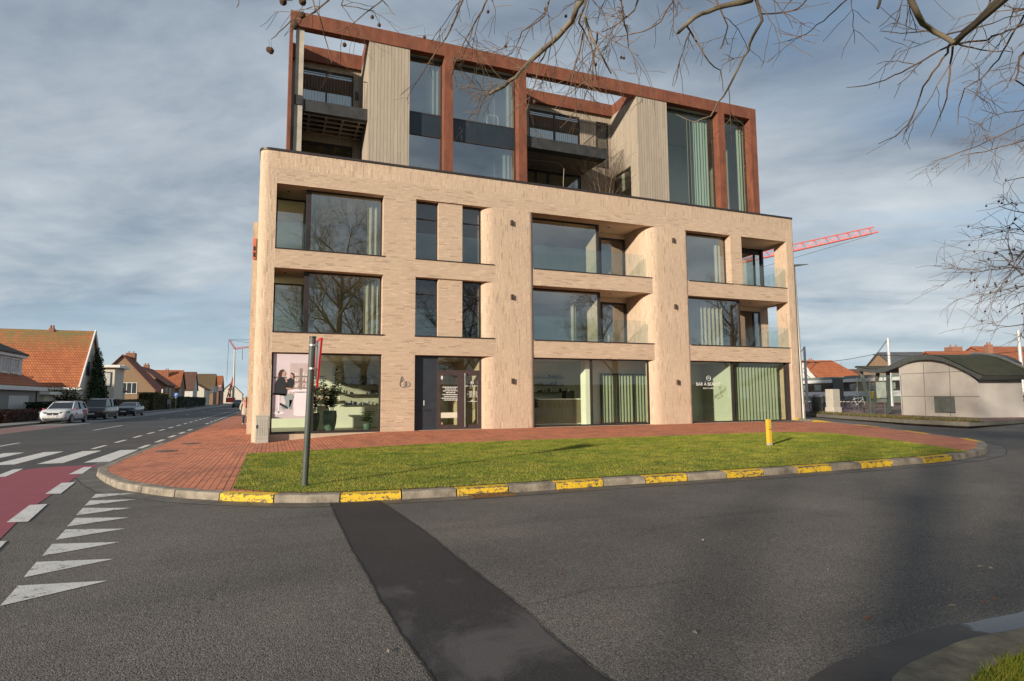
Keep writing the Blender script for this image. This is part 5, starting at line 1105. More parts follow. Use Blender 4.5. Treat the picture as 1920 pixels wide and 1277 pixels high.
# a far belt of trees closing the view
fb = MB(); r_ = random.Random(8); pts = []
for k in range(5200):
    x = r_.uniform(-420, 700); d0 = 560+60*sin(x*.01); top_ = 8+3.0*sin(x*.05)+2.*sin(x*.13+1)+1.5*sin(x*.41); pts.append((x, d0+r_.uniform(-8, 8), r_.uniform(-.5, 1)**1*top_ if False else r_.random()*top_))
for k in range(1500):
    x = r_.uniform(250, 520); pts.append((x, r_.uniform(-120, 560), r_.random()*(7+2*sin(x*.1))))
leafcloud(pts, 4.2, r_, fb); tag(fb.build('distant_woods', leaf_mat('far_woods', (.050, .055, .042), (.085, .085, .06), .05)), kind='stuff')

# ================================================================== cars
def car(label, body, x, y, rz, L=4.4, Wd=1.82, H=1.6, kind='suv', group=None, decals=None, z=None):
    t_ = thing('parked_car' if kind != 'moving' else 'car', label, 'car', (x, y, gz(x) if z is None else z), rz, group); hw = Wd/2
    van = kind == 'van'; sed = kind == 'sedan'
    # stations from the nose (x = L/2) to the tail: (x, bottom, belt, half width)
    hd = .06 if sed else .0
    st = [(L/2-.0, .44, .66-hd, hw*.66), (L/2-.06, .34, .80-hd, hw*.80), (L/2-.16, .28, .90-hd, hw*.90), (L/2-.5, .25, .99-hd, hw*.97), (L/2-1.0, .24, 1.05-hd, hw), (L/2-1.35, .24, 1.06-hd*.6, hw), (0., .22, 1.02, hw), (-L/2+1.0, .22, 1.04, hw), (-L/2+.4, .26, 1.06 if not sed else 1.04, hw*.98), (-L/2+.08, .32, 1.0, hw*.92), (-L/2, .45, .8, hw*.85)]
    if van: st = [(a, b, c*1.08, w) for a, b, c, w in st]
    m = MB(); rows = []
    for a, b, c, w in st:
        half = [(w*.80, b), (w*.97, b+.12), (w, b+(c-b)*.45), (w*.985, b+(c-b)*.75), (w*.93, c-.02), (w*.84, c+.015), (w*.4, c+.035)]
        rows.append([(a, -p, q) for p, q in half]+[(a, p, q) for p, q in reversed(half)])
    k = len(rows[0]); m.add([p for r in rows for p in r], [(i*k+j, i*k+(j+1) % k, (i+1)*k+(j+1) % k, (i+1)*k+j) for i in range(len(rows)-1) for j in range(k)]+[tuple(range(k-1, -1, -1)), tuple((len(rows)-1)*k+j for j in range(k))])
    bo = m.build('body', body, t_, smooth='auto')
    cw = L/2-1.15 if not van else L/2-.85; cr = cw-.85 if not van else cw-.62; rr = -L/2+.55 if not sed else -L/2+1.25; rb_ = -L/2+.12 if not sed else -L/2+.5; zb_ = 1.0*(1.08 if van else 1)
    b4 = [(cw, hw*.86, zb_), (cr, hw*.68, H-.06), (rr, hw*.68, H-.08), (rb_, hw*.82, zb_+.02)]
    g = MB(); v = [(a, s*w, c) for s in (-1, 1) for a, w, c in b4]; g.add(v, [(0, 3, 2, 1), (4, 5, 6, 7), (0, 1, 5, 4), (2, 3, 7, 6)]); g.build('windows', G_CARS, t_)
    r = MB(); rt = [(cr+.08, hw*.70, H-.10), (cr-.15, hw*.71, H-.02), ((cr+rr)/2, hw*.71, H), (rr+.1, hw*.70, H-.03), (rr-.05, hw*.68, H-.12)]
    rows = [[(a, -w, c-.05), (a, -w*.92, c), (a, 0, c+.02), (a, w*.92, c), (a, w, c-.05)] for a, w, c in rt]; r.add([p for q in rows for p in q], [(i*5+j, i*5+j+1, (i+1)*5+j+1, (i+1)*5+j) for i in range(4) for j in range(4)]); r.build('roof', body, t_, smooth=True)
    def bar1(a, b, w, h, mt=None): MB().bar(a, b, w, h).build('pillar', mt or BLACK, t_)
    for s in (-1, 1):
        bar1((cw, s*hw*.87, zb_-.03), (cr, s*hw*.69, H-.06), .06, .05, body); bar1((rb_, s*hw*.83, zb_-.03), (rr, s*hw*.69, H-.08), .16, .05, body); xm = (cr+rr)/2+.05; bar1((xm, s*hw*.865, zb_-.02), (xm, s*hw*.69, H-.06), .08, .03)
        if van: bar1((xm-.95, s*hw*.865, zb_-.02), (xm-.95, s*hw*.69, H-.06), .10, .03)
    for wx in (L/2-.85, -L/2+.82):
        for s in (-1, 1):
            w_ = MB(); n_ = 18; R_ = .335; y0_, y1_ = s*(hw-.20), s*(hw+.005)
            w_.tube([(wx, y0_, R_), (wx, y0_+.02*s, R_), (wx, y1_-.03*s, R_), (wx, y1_, R_)], [R_*.9, R_, R_, R_*.88], n_); wo = w_.build('wheel', plain('tyre', (.018, .018, .018), .8), t_)
            rm = MB(); 
            for q in range(5):
                a = 2*pi*q/5; rm.bar((wx, y1_+.006*s, R_), (wx+cos(a)*.21, y1_+.006*s, R_+sin(a)*.21), .06, .02, up=(0, 1, 0))
            rm.tube([(wx+.215*cos(2*pi*q/16), y1_+.004*s, R_+.215*sin(2*pi*q/16)) for q in range(17)], .018, 5, cap=False); rm.build('rim', STEEL, wo)
            ar = MB(); ar.tube([(wx+.38*cos(pi*q/12), s*(hw-.03), R_+.38*sin(pi*q/12)) for q in range(13)], .035, 5); ar.build('wheel_arch', BLACK, t_)
    for s in (-1, 1):
        zl = .80*(1.08 if van else 1)-hd; l_ = MB()
        l_.extrude([(L/2-.22, s*hw*.44, zl-.05), (L/2-.22, s*hw*.44, zl+.05), (L/2-.50, s*hw*.97, zl+.10), (L/2-.48, s*hw*.97, zl-.04)][::s], (.245, s*.022, 0))
        l_.build('headlight', plain('lamp_lens', (.10, .11, .12), .08, .2, .3, 8, spec=.9), t_)
        mi = MB(); mi.sphere((cw-.15, s*(hw+.09), zb_+.06), .09, 8, 6, sz=.75); mi.bar((cw-.15, s*hw*.88, zb_), (cw-.15, s*(hw+.05), zb_+.04), .03); mi.build('mirror', decals or body, t_, smooth=True)
    boxes([(-L/2+.35, L/2-.5, -hw+.14, hw-.14, .16, .32)]).build('underbody', BLACK, t_)
    for s in (-1, 1): boxes([(-L/2+1.2, L/2-1.25, s*hw-.03, s*hw+.025, .25, .36)]).build('sill', BLACK, t_)
    gr_ = MB()
    if kind == 'suv':
        for s in (-1, 1): gr_.box(L/2-.12, L/2+.010, s*.18-.15, s*.18+.15, .63, .80)
        gr_.box(L/2-.2, L/2-.015, -.60, .60, .33, .45)
        for s in (-1, 1): gr_.box(L/2-.3, L/2-.10, s*.68-.17, s*.68+.10, .36, .56)
    else:
        gr_.box(L/2-.06, L/2+.012, -.42, .42, .58, .74); gr_.box(L/2-.12, L/2-.02, -.66, .66, .30, .44)
    gr_.build('grille', BLACK, t_); boxes([(L/2-.05, L/2+.022, -.26, .26, .47, .58)]).build('number_plate', plain('plate_white', (.55, .52, .50), .5), t_)
    rl = MB()
    for s in (-1, 1): rl.bar((cr-.1, s*hw*.66, H+.03), (rr+.15, s*hw*.66, H+.03), .03)
    if not sed: rl.build('roof_rail', STEEL, t_)
    tl_ = MB()
    for s in (-1, 1): tl_.box(-L/2-.012, -L/2+.18, s*hw*.80-.1, s*hw*.80+.12, .78, .98)
    tl_.build('tail_light', plain('tail_red', (.35, .02, .02), .2), t_)
    if decals:
        d_ = MB()
        for s in (-1, 1):
            yy = s*(hw+.004); d_.quad((-1.35, yy, .45), (-1.0, yy, .45), (-.75, yy, .98), (-1.15, yy, .98)); d_.quad((-1.75, yy*.995, .75), (-1.45, yy, .7), (-1.2, yy, .98), (-1.6, yy*.99, .98)); d_.quad((.35, yy, .62), (.62, yy, .62), (.62, yy, .78), (.35, yy, .78))
        d_.build('side_stripe', decals, t_)
    return t_
G_CARS, t, b = new_mat('vehicle_window'); b.inputs['Base Color'].default_value = (.02, .024, .026, 1); b.inputs['Roughness'].default_value = .05; b.inputs['Specular IOR Level'].default_value = .9
def paint(n, c, me=.3):
    m, t, b = new_mat(n); b.inputs['Base Color'].default_value = (*c, 1); b.inputs['Roughness'].default_value = .28; b.inputs['Metallic'].default_value = me; b.inputs['Coat Weight'].default_value = .6; b.inputs['Coat Roughness'].default_value = .05
    t.l.new(t.mix(t.ramp(t.noise(t.obj(), 1.2, 4), .3, .7), tuple(x*.9 for x in c), c), b.inputs['Base Color']); return m
dr_ = -pi/2-radians(3.5)
car('white SUV with red mirrors and red side decals parked first in the row', paint('car_white', (.60, .61, .62), .0), -14.25, 30.4, dr_, 4.45, 1.84, 1.6, 'suv', 'cars parked along the far kerb', decals=plain('decal_red', (.45, .03, .05), .4, 0, .1))
car('dark grey family van parked between the white SUV and the blue saloon', paint('car_charcoal', (.035, .032, .030)), -14.2, 40.2, dr_, 4.6, 1.88, 1.82, 'van', 'cars parked along the far kerb')
car('dark blue saloon parked behind the grey van', paint('car_blue', (.018, .024, .040)), -14.2, 52.5, dr_, 4.7, 1.84, 1.46, 'sedan', 'cars parked along the far kerb')
car('dark car driving up the street in the distance near the walking woman', paint('car_dark', (.03, .03, .033)), -6.9, 122, -pi/2, 4.4, 1.85, 1.7, 'moving')

# ================================================================== the woman on the pavement
wq = U(460, 796, gi); WX, WY = wq.x-.02, wq.y
pz = gi(WX, WY); PW = thing('person', 'person in a long beige coat and pink scarf walking on the left pavement', 'person', (WX, WY, pz))
def skin(name, verts, edges, rad, mat, parent, lv=2):
    me = bpy.data.meshes.new(name); me.from_pydata(verts, edges, []); o = link(name, me, parent, Vector((0, 0, 0)))
    sk = o.modifiers.new('skin', 'SKIN'); 
    for i, r in enumerate(rad): me.skin_vertices[0].data[i].radius = r if hasattr(r, '__len__') else (r, r)
    me.skin_vertices[0].data[0].use_root = True
    ss = o.modifiers.new('sub', 'SUBSURF'); ss.levels = lv; ss.render_levels = lv; me.materials.append(mat); return o
SKIN = plain('skin', (.50, .30, .22), .6, 0, .05); HAIR = plain('hair_blonde', (.36, .22, .11), .7, 0, .2, 20); COAT = plain('coat_beige', (.47, .39, .30), .9, 0, .1, 12)
V = [(0, 0, .9), (0, 0, 1.15), (0, 0, 1.38), (0, .0, 1.47), (0, -.01, 1.56), (0, -.01, 1.66), (-.10, 0, .85), (-.10, -.05, .47), (-.10, .05, .09), (-.10, -.10, .03), (.10, 0, .85), (.11, -.12, .48), (.11, -.04, .09), (.11, -.20, .04), (-.20, 0, 1.36), (-.27, .02, 1.10), (-.24, -.08, .88), (.20, 0, 1.36), (.27, .02, 1.10), (.24, -.08, .88)]
E_ = [(0, 1), (1, 2), (2, 3), (3, 4), (4, 5), (0, 6), (6, 7), (7, 8), (8, 9), (0, 10), (10, 11), (11, 12), (12, 13), (2, 14), (14, 15), (15, 16), (2, 17), (17, 18), (18, 19)]
skin('body', V, E_, [(.15, .11), (.15, .11), (.13, .10), .05, (.075, .09), (.07, .08), .09, .06, .045, .04, .09, .06, .045, .04, .06, .05, .035, .06, .05, .035], SKIN, PW)
V = [(0, 0, 1.42), (0, 0, 1.15), (0, .0, .85), (0, -.02, .52), (-.21, 0, 1.36), (-.29, .02, 1.10), (-.26, -.07, .90), (.21, 0, 1.36), (.29, .02, 1.10), (.26, -.07, .90)]
skin('coat', V, [(0, 1), (1, 2), (2, 3), (0, 4), (4, 5), (5, 6), (0, 7), (7, 8), (8, 9)], [(.13, .11), (.20, .15), (.23, .17), (.27, .19), .085, .075, .065, .085, .075, .065], COAT, PW)
mb = MB(); mb.sphere((0, .025, 1.63), .115, 14, 10, sz=1.15); 
for i, v in enumerate(mb.v): mb.v[i] = (v[0], max(v[1], -.045+.9*abs(v[2]-1.64)*0-.0) if v[2] < 1.70 else v[1], v[2])
mb.tube([(-.09, .05, 1.62), (-.11, .03, 1.50), (-.10, -.02, 1.42)], [.05, .05, .03], 8); mb.tube([(.09, .05, 1.62), (.11, .03, 1.50), (.10, -.02, 1.42)], [.05, .05, .03], 8); mb.build('hair', HAIR, PW, smooth=True, org=(0, 0, 0))
mb = MB(); mb.tube([(-.09, -.05, 1.46), (0, -.12, 1.44), (.09, -.05, 1.46), (0, .08, 1.47), (-.09, -.05, 1.46)], .045, 8); mb.tube([(.02, -.13, 1.44), (.03, -.17, 1.25), (.03, -.19, 1.08)], [.05, .055, .05], 8); mb.build('scarf', plain('scarf_pink', (.50, .10, .14), .9, 0, .15), PW, smooth=True, org=(0, 0, 0))
mb = MB(); mb.sphere((-.035, -.095, 1.665), .012, 6, 4); mb.sphere((.035, -.095, 1.665), .012, 6, 4); mb.build('eyes', BLACK, PW, org=(0, 0, 0)); mb = MB(); mb.sphere((0, -.105, 1.63), .016, 6, 5, sz=1.6); mb.bar((-.025, -.098, 1.59), (.025, -.098, 1.59), .012); mb.build('face', plain('lip', (.42, .2, .16), .6), PW, smooth=True, org=(0, 0, 0))
JE = plain('jeans', (.045, .055, .075), .85); SHOE = plain('shoe', (.4, .38, .35), .6)
for s, y2 in ((-1, .0), (1, -.09)):
    mb = MB(); mb.tube([(s*.10, -.02, .62), (s*.105, -.06+y2*.5, .45), (s*.105, .02+y2, .10)], [.095, .075, .06], 10); mb.build('trouser_leg', JE, PW, smooth=True, org=(0, 0, 0))
    mb = MB(); mb.sphere((s*.105, -.06+y2, .05), .06, 10, 6); mb.v = [(v[0], (v[1]-(-.06+y2))*2.1+(-.06+y2), v[2]) for v in mb.v]; mb.build('shoe', SHOE, PW, smooth=True, org=(0, 0, 0))

# ================================================================== posts on the far pavement
fz = lambda x, y: .09
def at(px_, py_): return U(px_, py_, fz)
q = at(298, 768); m = MB(); m.lathe([(.14, 0), (.14, 2.05), (.10, 2.12), (.001, 2.14)], (q.x, q.y, .09), 10); tag(m.build('marker_post', WHITE), 'white marker post at the end of the olive hedge', 'post')
q = at(303, 768); m = MB(); m.lathe([(.11, 0), (.11, 3.4), (.001, 3.42)], (q.x, q.y, .09), 10); op = thing('gas_marker_post', 'tall thin orange post with a pale top beside the white post', 'post', (q.x, q.y, .09)); m.build('shaft', plain('post_orange', (.55, .16, .04), .6), op); m = MB(); m.lathe([(.115, 2.7), (.115, 3.5), (.001, 3.52)], (q.x, q.y, .09), 10); m.build('cap', WHITE, op)
q = at(316, 767.5); pm_ = thing('ticket_machine', 'grey pay machine on the pavement in front of the dark green hedge', 'machine', (q.x, q.y, .09)); bevel(boxes([(q.x-.3, q.x+.3, q.y-.25, q.y+.25, .09, 1.95)]).build('body', GREYM, pm_), .05); boxes([(q.x-.22, q.x+.22, q.y-.262, q.y-.25, 1.0, 1.8)]).build('front_panel', plain('panel_pale', (.4, .4, .38), .5), pm_)
q = at(329, 766.5); sg = thing('parking_sign', 'square blue parking sign on a post in front of the dark green hedge', 'sign', (q.x, q.y, .09)); m = MB(); m.tube([(q.x, q.y, .09), (q.x, q.y, 3.1)], .05, 8); m.build('pole', STEEL, sg); boxes([(q.x-.36, q.x+.36, q.y-.08, q.y-.055, 2.3, 3.05)]).build('plate', plain('sign_blue', (.03, .12, .40), .5), sg); text('letter', 'P', .75, (q.x, q.y-.083, 2.42), WHITE, sg)
for px_ in (350, 353.5, 356.8, 359.8, 362.6):
    q = at(px_, 766.5-.15*(px_-350)); m = MB(); m.lathe([(.10, 0), (.10, .95), (.13, 1.0), (.13, 1.2), (.001, 1.25)], (q.x, q.y, .09), 10); tag(m.build('bollard', BLACK), 'dark bollard in the close row of five on the far pavement', 'bollard', 'bollards on the far pavement')
# ================================================================== cranes
CRR = plain('crane_red', (.52, .07, .05), .5, 0, .12); CRP = plain('crane_coral', (.80, .17, .13), .5, 0, .1)
def lattice(mb, a, b, w, h, n, r=.06, tri=True):
    a = Vector(a); b = Vector(b); d_ = (b-a).normalized(); up_ = Vector((0, 0, 1)); up_ = (up_-d_*up_.dot(d_)).normalized(); sd = d_.cross(up_)
    lo = [-sd*w/2, sd*w/2]; hi = [up_*h]
    for o_ in lo: mb.tube([tuple(a+o_), tuple(b+o_)], r*1.3, 5)
    mb.tube([tuple(a+hi[0]), tuple(b+hi[0])], r, 5)
    for k in range(n):
        p0 = a.lerp(b, k/n); p1 = a.lerp(b, (k+.5)/n); p2 = a.lerp(b, (k+1)/n)
        for o_ in lo: mb.tube([tuple(p0+o_), tuple(p1+hi[0])], r*.6, 4); mb.tube([tuple(p1+hi[0]), tuple(p2+o_)], r*.6, 4)
        mb.tube([tuple(p0+lo[0]), tuple(p0+lo[1])], r*.6, 4)
    return mb
Yc = 62.
ja, jb = fac(1300, 513, Yc), fac(1641, 436, Yc); jb = fac(1641, 436.5, Yc)
TC = thing('tower_crane', 'red lattice crane jib reaching out from behind the right corner of the building', 'crane', (ja.x, Yc, 0))
m = MB(); lattice(m, ja, jb, 1.3, 1.25, 15, .11); m.build('jib', CRP, TC)
m = MB()
for s in (-1, 1):
    for u_ in (-1, 1): m.tube([(ja.x+s*.8, Yc+u_*.8, 0), (ja.x+s*.8, Yc+u_*.8, ja.z+.5)], .12, 5)
for k in range(12): m.tube([(ja.x-.8, Yc-.8, ja.z*k/12), (ja.x+.8, Yc-.8, ja.z*(k+1)/12)], .06, 4); m.tube([(ja.x+.8, Yc+.8, ja.z*k/12), (ja.x-.8, Yc+.8, ja.z*(k+1)/12)], .06, 4)
m.build('mast', CRP, TC)
m = MB(); m.tube([tuple(ja+Vector((6, 0, -.6))), tuple(jb+Vector((-2, 0, -.9)))], .03, 4); m.build('hoist_rope', BLACK, TC)
Ym = 230.
g_ = lambda x, y: fac(x, y, Ym)
MC = thing('mobile_crane', 'crane with a grey mast and red folded jib far down the street', 'crane', tuple(g_(437.5, 757)))
m = MB(); m.tube([tuple(g_(437, 752)), tuple(g_(438.8, 700)), tuple(g_(440, 655))], [.42, .33, .24], 8); m.build('mast', plain('mast_grey', (.36, .36, .33), .5, .2), MC)
m = MB(); lattice(m, g_(440, 655), g_(429, 638), .6, .5, 5, .085); lattice(m, g_(440, 655), g_(476, 650), .6, .5, 8, .085); m.build('jib', CRR, MC)
m = MB(); m.tube([tuple(g_(429, 637)), tuple(g_(476, 637.5))], .06, 4); m.tube([tuple(g_(429, 638)), tuple(g_(425, 715))], .06, 4); m.tube([tuple(g_(433, 638)), tuple(g_(476, 644))], .05, 4); m.tube([tuple(g_(454.5, 655)), tuple(g_(454.5, 675))], .08, 4); m.build('ropes', BLACK, MC)
m = MB(); m.bar(g_(426, 745), g_(438, 704), .4); m.bar(g_(430, 745), g_(438, 707), .4); m.bar(g_(427, 730), g_(436, 730), .3); m.box(g_(424, 750).x, g_(441, 750).x, Ym-1.5, Ym+1.5, .8, 2.6); m.build('chassis', CRR, MC)
LB = thing('lattice_boom', 'pale lattice boom lying along the building site below the crane', 'boom', tuple(fac(398, 745, 205.))); m = MB(); lattice(m, fac(380, 741, 205.), fac(417, 731, 205.), 1.6, 1.5, 9, .12); m.build('lattice', WHITE, LB)
m = MB(); m.box(fac(382, 745, 205.).x, fac(385, 745, 205.).x, 204, 206, 0, fac(382, 741, 205.).z); m.box(fac(410, 745, 205.).x, fac(413, 745, 205.).x, 204, 206, 0, fac(411, 733, 205.).z); m.build('support', GREYM, LB)
# for-sale board on the flank of the rear volume
sb_ = thing('site_board', 'upright red and black board fixed to the far left flank of the building', 'board', (-1.2, 6.15, 8.2)); p0, p1 = fac(476, 486, 6.15), fac(480.5, 447, 6.15)
boxes([(p0.x-.05, p1.x, 6.12, 6.195, p0.z, p1.z)]).build('plate', plain('board_red', (.55, .14, .09), .6), sb_); boxes([(p0.x-.03, p1.x-.03, 6.10, 6.119, p0.z+.1, p0.z+.32), (p0.x-.03, p1.x-.03, 6.10, 6.119, p0.z+.4, p0.z+.6)]).build('print', BLACK, sb_)
# ================================================================== tram stop on the right
pzf = lambda x, y: .62
kp = [U(*p, lambda x, y: .5) for p in ((1508, 778), (1560, 782), (1620, 786), (1700, 791.5), (1792, 796), (1816, 797), (1870, 794), (1925, 790.5))]
kp = [(q.x, q.y) for q in kp]
PL = [(33.5, 110), (32.6, 30)]+kp+[(60, -12), (95, -12), (95, 110)]
sheet('plaza', PL, lambda x, y: .62, PLAZA, 6., .2)
st_ = kp[:6]; si = inset(st_, .8, False)
strip('plaza_kerb', inset(kp, -.10, False), inset(kp, .06, False), lambda x, y: .60, KERB2, None, .14)
gsp = inset(st_, .07, False)+si[::-1]
strip('bank_ground', inset(st_, .07, False), si, lambda x, y: .63, SOIL)
blades('bank_grass', gsp, lambda x, y: .63, 9000, (.06, .16), .02, leaf_mat('bank_grass_dry', (.09, .085, .025), (.16, .14, .05)), seed=12)
def vplane(px_, py_, A, e):                              # where the sight line meets the upright plane through A along e
    d = ray(px_, py_); n = Vector((-e.y, e.x, 0)); k = (A-CAM).dot(n)/d.dot(n); return CAM+d*k
# --- kiosk with a wavy roof
A = U(1691, 778, pzf); B = U(1836, 783.2, pzf); e1 = Vector((B.x-A.x, B.y-A.y, 0)).normalized(); sw = (Vector((_R.x, _R.y, 0))+Vector((_F.x, _F.y, 0)).normalized()*.10).normalized()
KI = thing('tram_shelter', 'pale panelled kiosk with a wavy dark roof, glass shelter and slanting posts', 'shelter', tuple(A))
f2 = lambda a, b: (1480+a/4.257, 600+b/4.257)
topc = [(520, 368), (580, 384), (640, 393), (700, 393), (770, 375), (850, 335), (930, 300), (980, 287), (1030, 280), (1080, 278), (1130, 280), (1180, 288), (1230, 300), (1330, 345), (1430, 395), (1545, 445)]
botc = [(522, 380), (580, 410), (640, 422), (700, 423), (765, 414), (850, 380), (930, 340), (980, 327), (1030, 319), (1080, 317), (1130, 318), (1180, 325), (1230, 335), (1330, 374), (1430, 424), (1515, 478)]
off = Vector((e1.y, -e1.x, 0)); off = off if off.dot(CAM-A) > 0 else -off
tp_ = [vplane(*f2(*p), A+off*.25, e1) for p in topc]; bt_ = [vplane(*f2(*p), A+off*.25, e1) for p in botc]
SWL = 2.75
m = MB(); n = len(tp_); v = tp_+bt_+[p+sw*SWL for p in tp_]+[p+sw*SWL for p in bt_]
f = []
for i in range(n-1): f += [(n+i, n+i+1, i+1, i), (2*n+i, 2*n+i+1, 3*n+i+1, 3*n+i), (n+i+1, n+i, 3*n+i, 3*n+i+1)]
f += [(0, 2*n, 3*n, n), (n-1, 2*n-1, 4*n-1, 3*n-1)]
m.add(v, f); m.build('roof_fascia', plain('zinc_grey', (.105, .115, .11), .5, .35, .12), KI)
m = MB(); m.add([p+Vector((0, 0, .012))+sw*.06 for p in tp_]+[p+Vector((0, 0, .012))+sw*(SWL-.08) for p in tp_], [(i, i+1, n+i+1, n+i) for i in range(n-1)])
sed = leaf_mat('sedum', (.045, .05, .022), (.10, .085, .035), 1.6); rs_ = m.build('green_roof', sed, KI)
ri = MB(); ri.tube([tuple(p+sw*SWL+Vector((0, 0, .06))) for p in tp_[8:]], .06, 5); ri.build('roof_edge', STEEL, KI)
PANEL = plain('kiosk_panel', (.47, .435, .39), .7, 0, .13, .9)
wp = [vplane(1691, 778, A, e1), vplane(1836, 783.2, A, e1)]; arcw = [vplane(*f2(*p), A, e1)+Vector((0, 0, -.03)) for p in botc[5:]]
arcw = [p for p in arcw if (p-A).dot(e1) > .02 and (p-A).dot(e1) < (B-A).dot(e1)]
zA = vplane(*f2(880, 372), A, e1).z; zB = vplane(*f2(1515, 480), A, e1).z
g0, g1 = Vector((A.x, A.y, .60)), Vector((B.x, B.y, .60)); poly = [g0, g1, Vector((B.x, B.y, zB))]+arcw[::-1]+[Vector((A.x, A.y, zA))]
m = MB(); m.extrude(poly, sw*2.2); m.build('wall', PANEL, KI)
C2 = g1+sw*1.62; m = MB(); m.extrude([g1+off*.003-e1*.002, C2+off*.003, C2+off*.003+Vector((0, 0, zB-.62)), g1+off*.003+Vector((0, 0, zB-.62))], -off*.5); m.build('side_wall', PANEL, KI)
JO = plain('panel_joint', (.16, .13, .105), .8)
m = MB()
def wpt(px_, py_): return vplane(px_, py_, A+off*.004, e1)
for a, b in (((1731, 680), (1736, 779)), ((1779, 684), (1781.5, 714)), ((1781, 714), (1782, 745)), ((1782, 773), (1783, 781))): m.bar(wpt(*a), wpt(*b), .022, .012, up=off)
for a, b in (((1690, 701.5), (1809, 696)), ((1690.5, 743), (1836, 743.5))): m.bar(wpt(*a), wpt(*b), .022, .012, up=off)
m.build('joints', JO, KI)
m = MB(); a, b = wpt(1752, 743.5), wpt(1792, 774.5); s0, s1 = (a-A).dot(e1), (b-A).dot(e1); L_ = s1-s0
vent = MB(); vent.extrude([A+e1*s0+Vector((0, 0, a.z-A.z))+off*.006, A+e1*s1+Vector((0, 0, a.z-A.z))+off*.006, A+e1*s1+Vector((0, 0, b.z-A.z))+off*.006, A+e1*s0+Vector((0, 0, b.z-A.z))+off*.006], off*.02); vo = vent.build('vent_grille', GREYM, KI)
for k in range(17): p = A+e1*(s0+L_*(k+.5)/17)+off*.04; m.bar(Vector((p.x, p.y, a.z-.04)), Vector((p.x, p.y, b.z+.04)), .03, .03, up=off)
m.build('slats', plain('vent_slat', (.16, .17, .155), .5, .2), vo)
# glass wing with slanting posts
ZN = plain('post_zinc', (.15, .165, .155), .5, .3, .1)
for (a, b) in (((1614, 697), (1635.5, 775)), ((1646, 698), (1637, 775)), ((1665, 698), (1667, 774))):
    m = MB(); m.bar(vplane(*a, A-off*.3, e1), vplane(*b, A-off*.3, e1), .16, .12, up=off); m.build('slanting_post', ZN, KI)
m = MB(); q0, q1 = vplane(1607, 770, A, e1), vplane(1690, 770, A, e1); zt_ = vplane(1650, 705, A, e1).z
m.quad(Vector((q0.x, q0.y, .72)), Vector((q1.x, q1.y, .72)), Vector((q1.x, q1.y, zt_)), Vector((q0.x, q0.y, zt_))); m.build('glass_screen', glass_mat('glass_shelter', (.80, .86, .84), .5, .10), KI)
m = MB(); a, b = vplane(1643, 716.5, A+off*.02, e1), vplane(1662.5, 745.5, A+off*.02, e1); m.extrude([a, Vector((b.x, b.y, a.z)), b, Vector((a.x, a.y, b.z))], off*.03); m.build('notice_board', plain('board_sage', (.30, .34, .30), .5), KI)
m = MB()
for px_ in (1607, 1630, 1656, 1689): p0_ = vplane(px_, 712, A, e1); m.bar(Vector((p0_.x, p0_.y, .62)), Vector((p0_.x, p0_.y, zt_)), .025)
m.build('mullion', ZN, KI)
m = MB(); a, b = vplane(1620, 764, A-off*.9, e1), vplane(1668, 763, A-off*.9, e1); m.bar(a, b, .35, .05); m.bar(a, Vector((a.x, a.y, .62)), .06); m.bar(b, Vector((b.x, b.y, .62)), .06); m.build('bench', GREYM, KI)
# second shelter roof further right
K2 = thing('tram_shelter', 'second curved dark shelter roof behind the pale kiosk', 'shelter', tuple(along(1880, 760, 44.)))
c2_ = [along(x, y, 44.) for x, y in ((1828, 673), (1845, 665), (1865, 663), (1885, 666), (1905, 673), (1916, 680))]
m = MB(); n = len(c2_); dv = (Vector((_F.x, _F.y, 0)).normalized())*2.5; lo_ = [p-Vector((0, 0, .22)) for p in c2_]; m.add(c2_+lo_+[p+dv for p in c2_]+[p+dv for p in lo_], [q for i in range(n-1) for q in ((n+i, n+i+1, i+1, i), (i, i+1, 2*n+i+1, 2*n+i), (n+i+1, n+i, 3*n+i, 3*n+i+1), (2*n+i, 2*n+i+1, 3*n+i+1, 3*n+i))]+[(0, 2*n, 3*n, n), (n-1, 2*n-1, 4*n-1, 3*n-1)]); m.build('roof', plain('zinc_dark', (.07, .075, .07), .5, .3), K2)
m = MB(); 
for i in (1, 4): p = lo_[i]+dv*.5; m.bar(p, Vector((p.x, p.y, .62)), .14)
m.build('post', ZN, K2)
# --- tram
def inv(px_): return 1/77.+(1/68.5-1/77.)*(px_-1583)/104.
ta, tb_ = along(1583, 752, 1/inv(1583)), along(1687, 752, 1/inv(1687)); et = Vector((tb_.x-ta.x, tb_.y-ta.y, 0)).normalized(); ot = Vector((et.y, -et.x, 0)); ot = ot if ot.dot(CAM-ta) > 0 else -ot
TR = thing('tram', 'long white tram with dark windows and a yellow patch, standing behind the kiosk', 'tram', (ta.x, ta.y, .62))
def ts(px_): return (vplane(px_, 740, ta, et)-ta).dot(et)
def tbox(mb, s0, s1, d0, d1, z0, z1): mb.extrude([Vector((ta.x, ta.y, 0))+et*s+ot*d+Vector((0, 0, z0)) for s, d in ((s0, d0), (s1, d0), (s1, d1), (s0, d1))], (0, 0, z1-z0))
TZ = .64
TW, TD = plain('tram_white', (.70, .69, .66), .4, 0, .05), plain('tram_grey', (.16, .19, .175), .45, 0, .1)
segs = [(ts(1425), ts(1561)), (ts(1582), ts(1760)), (ts(1775), ts(1888)+.6)]
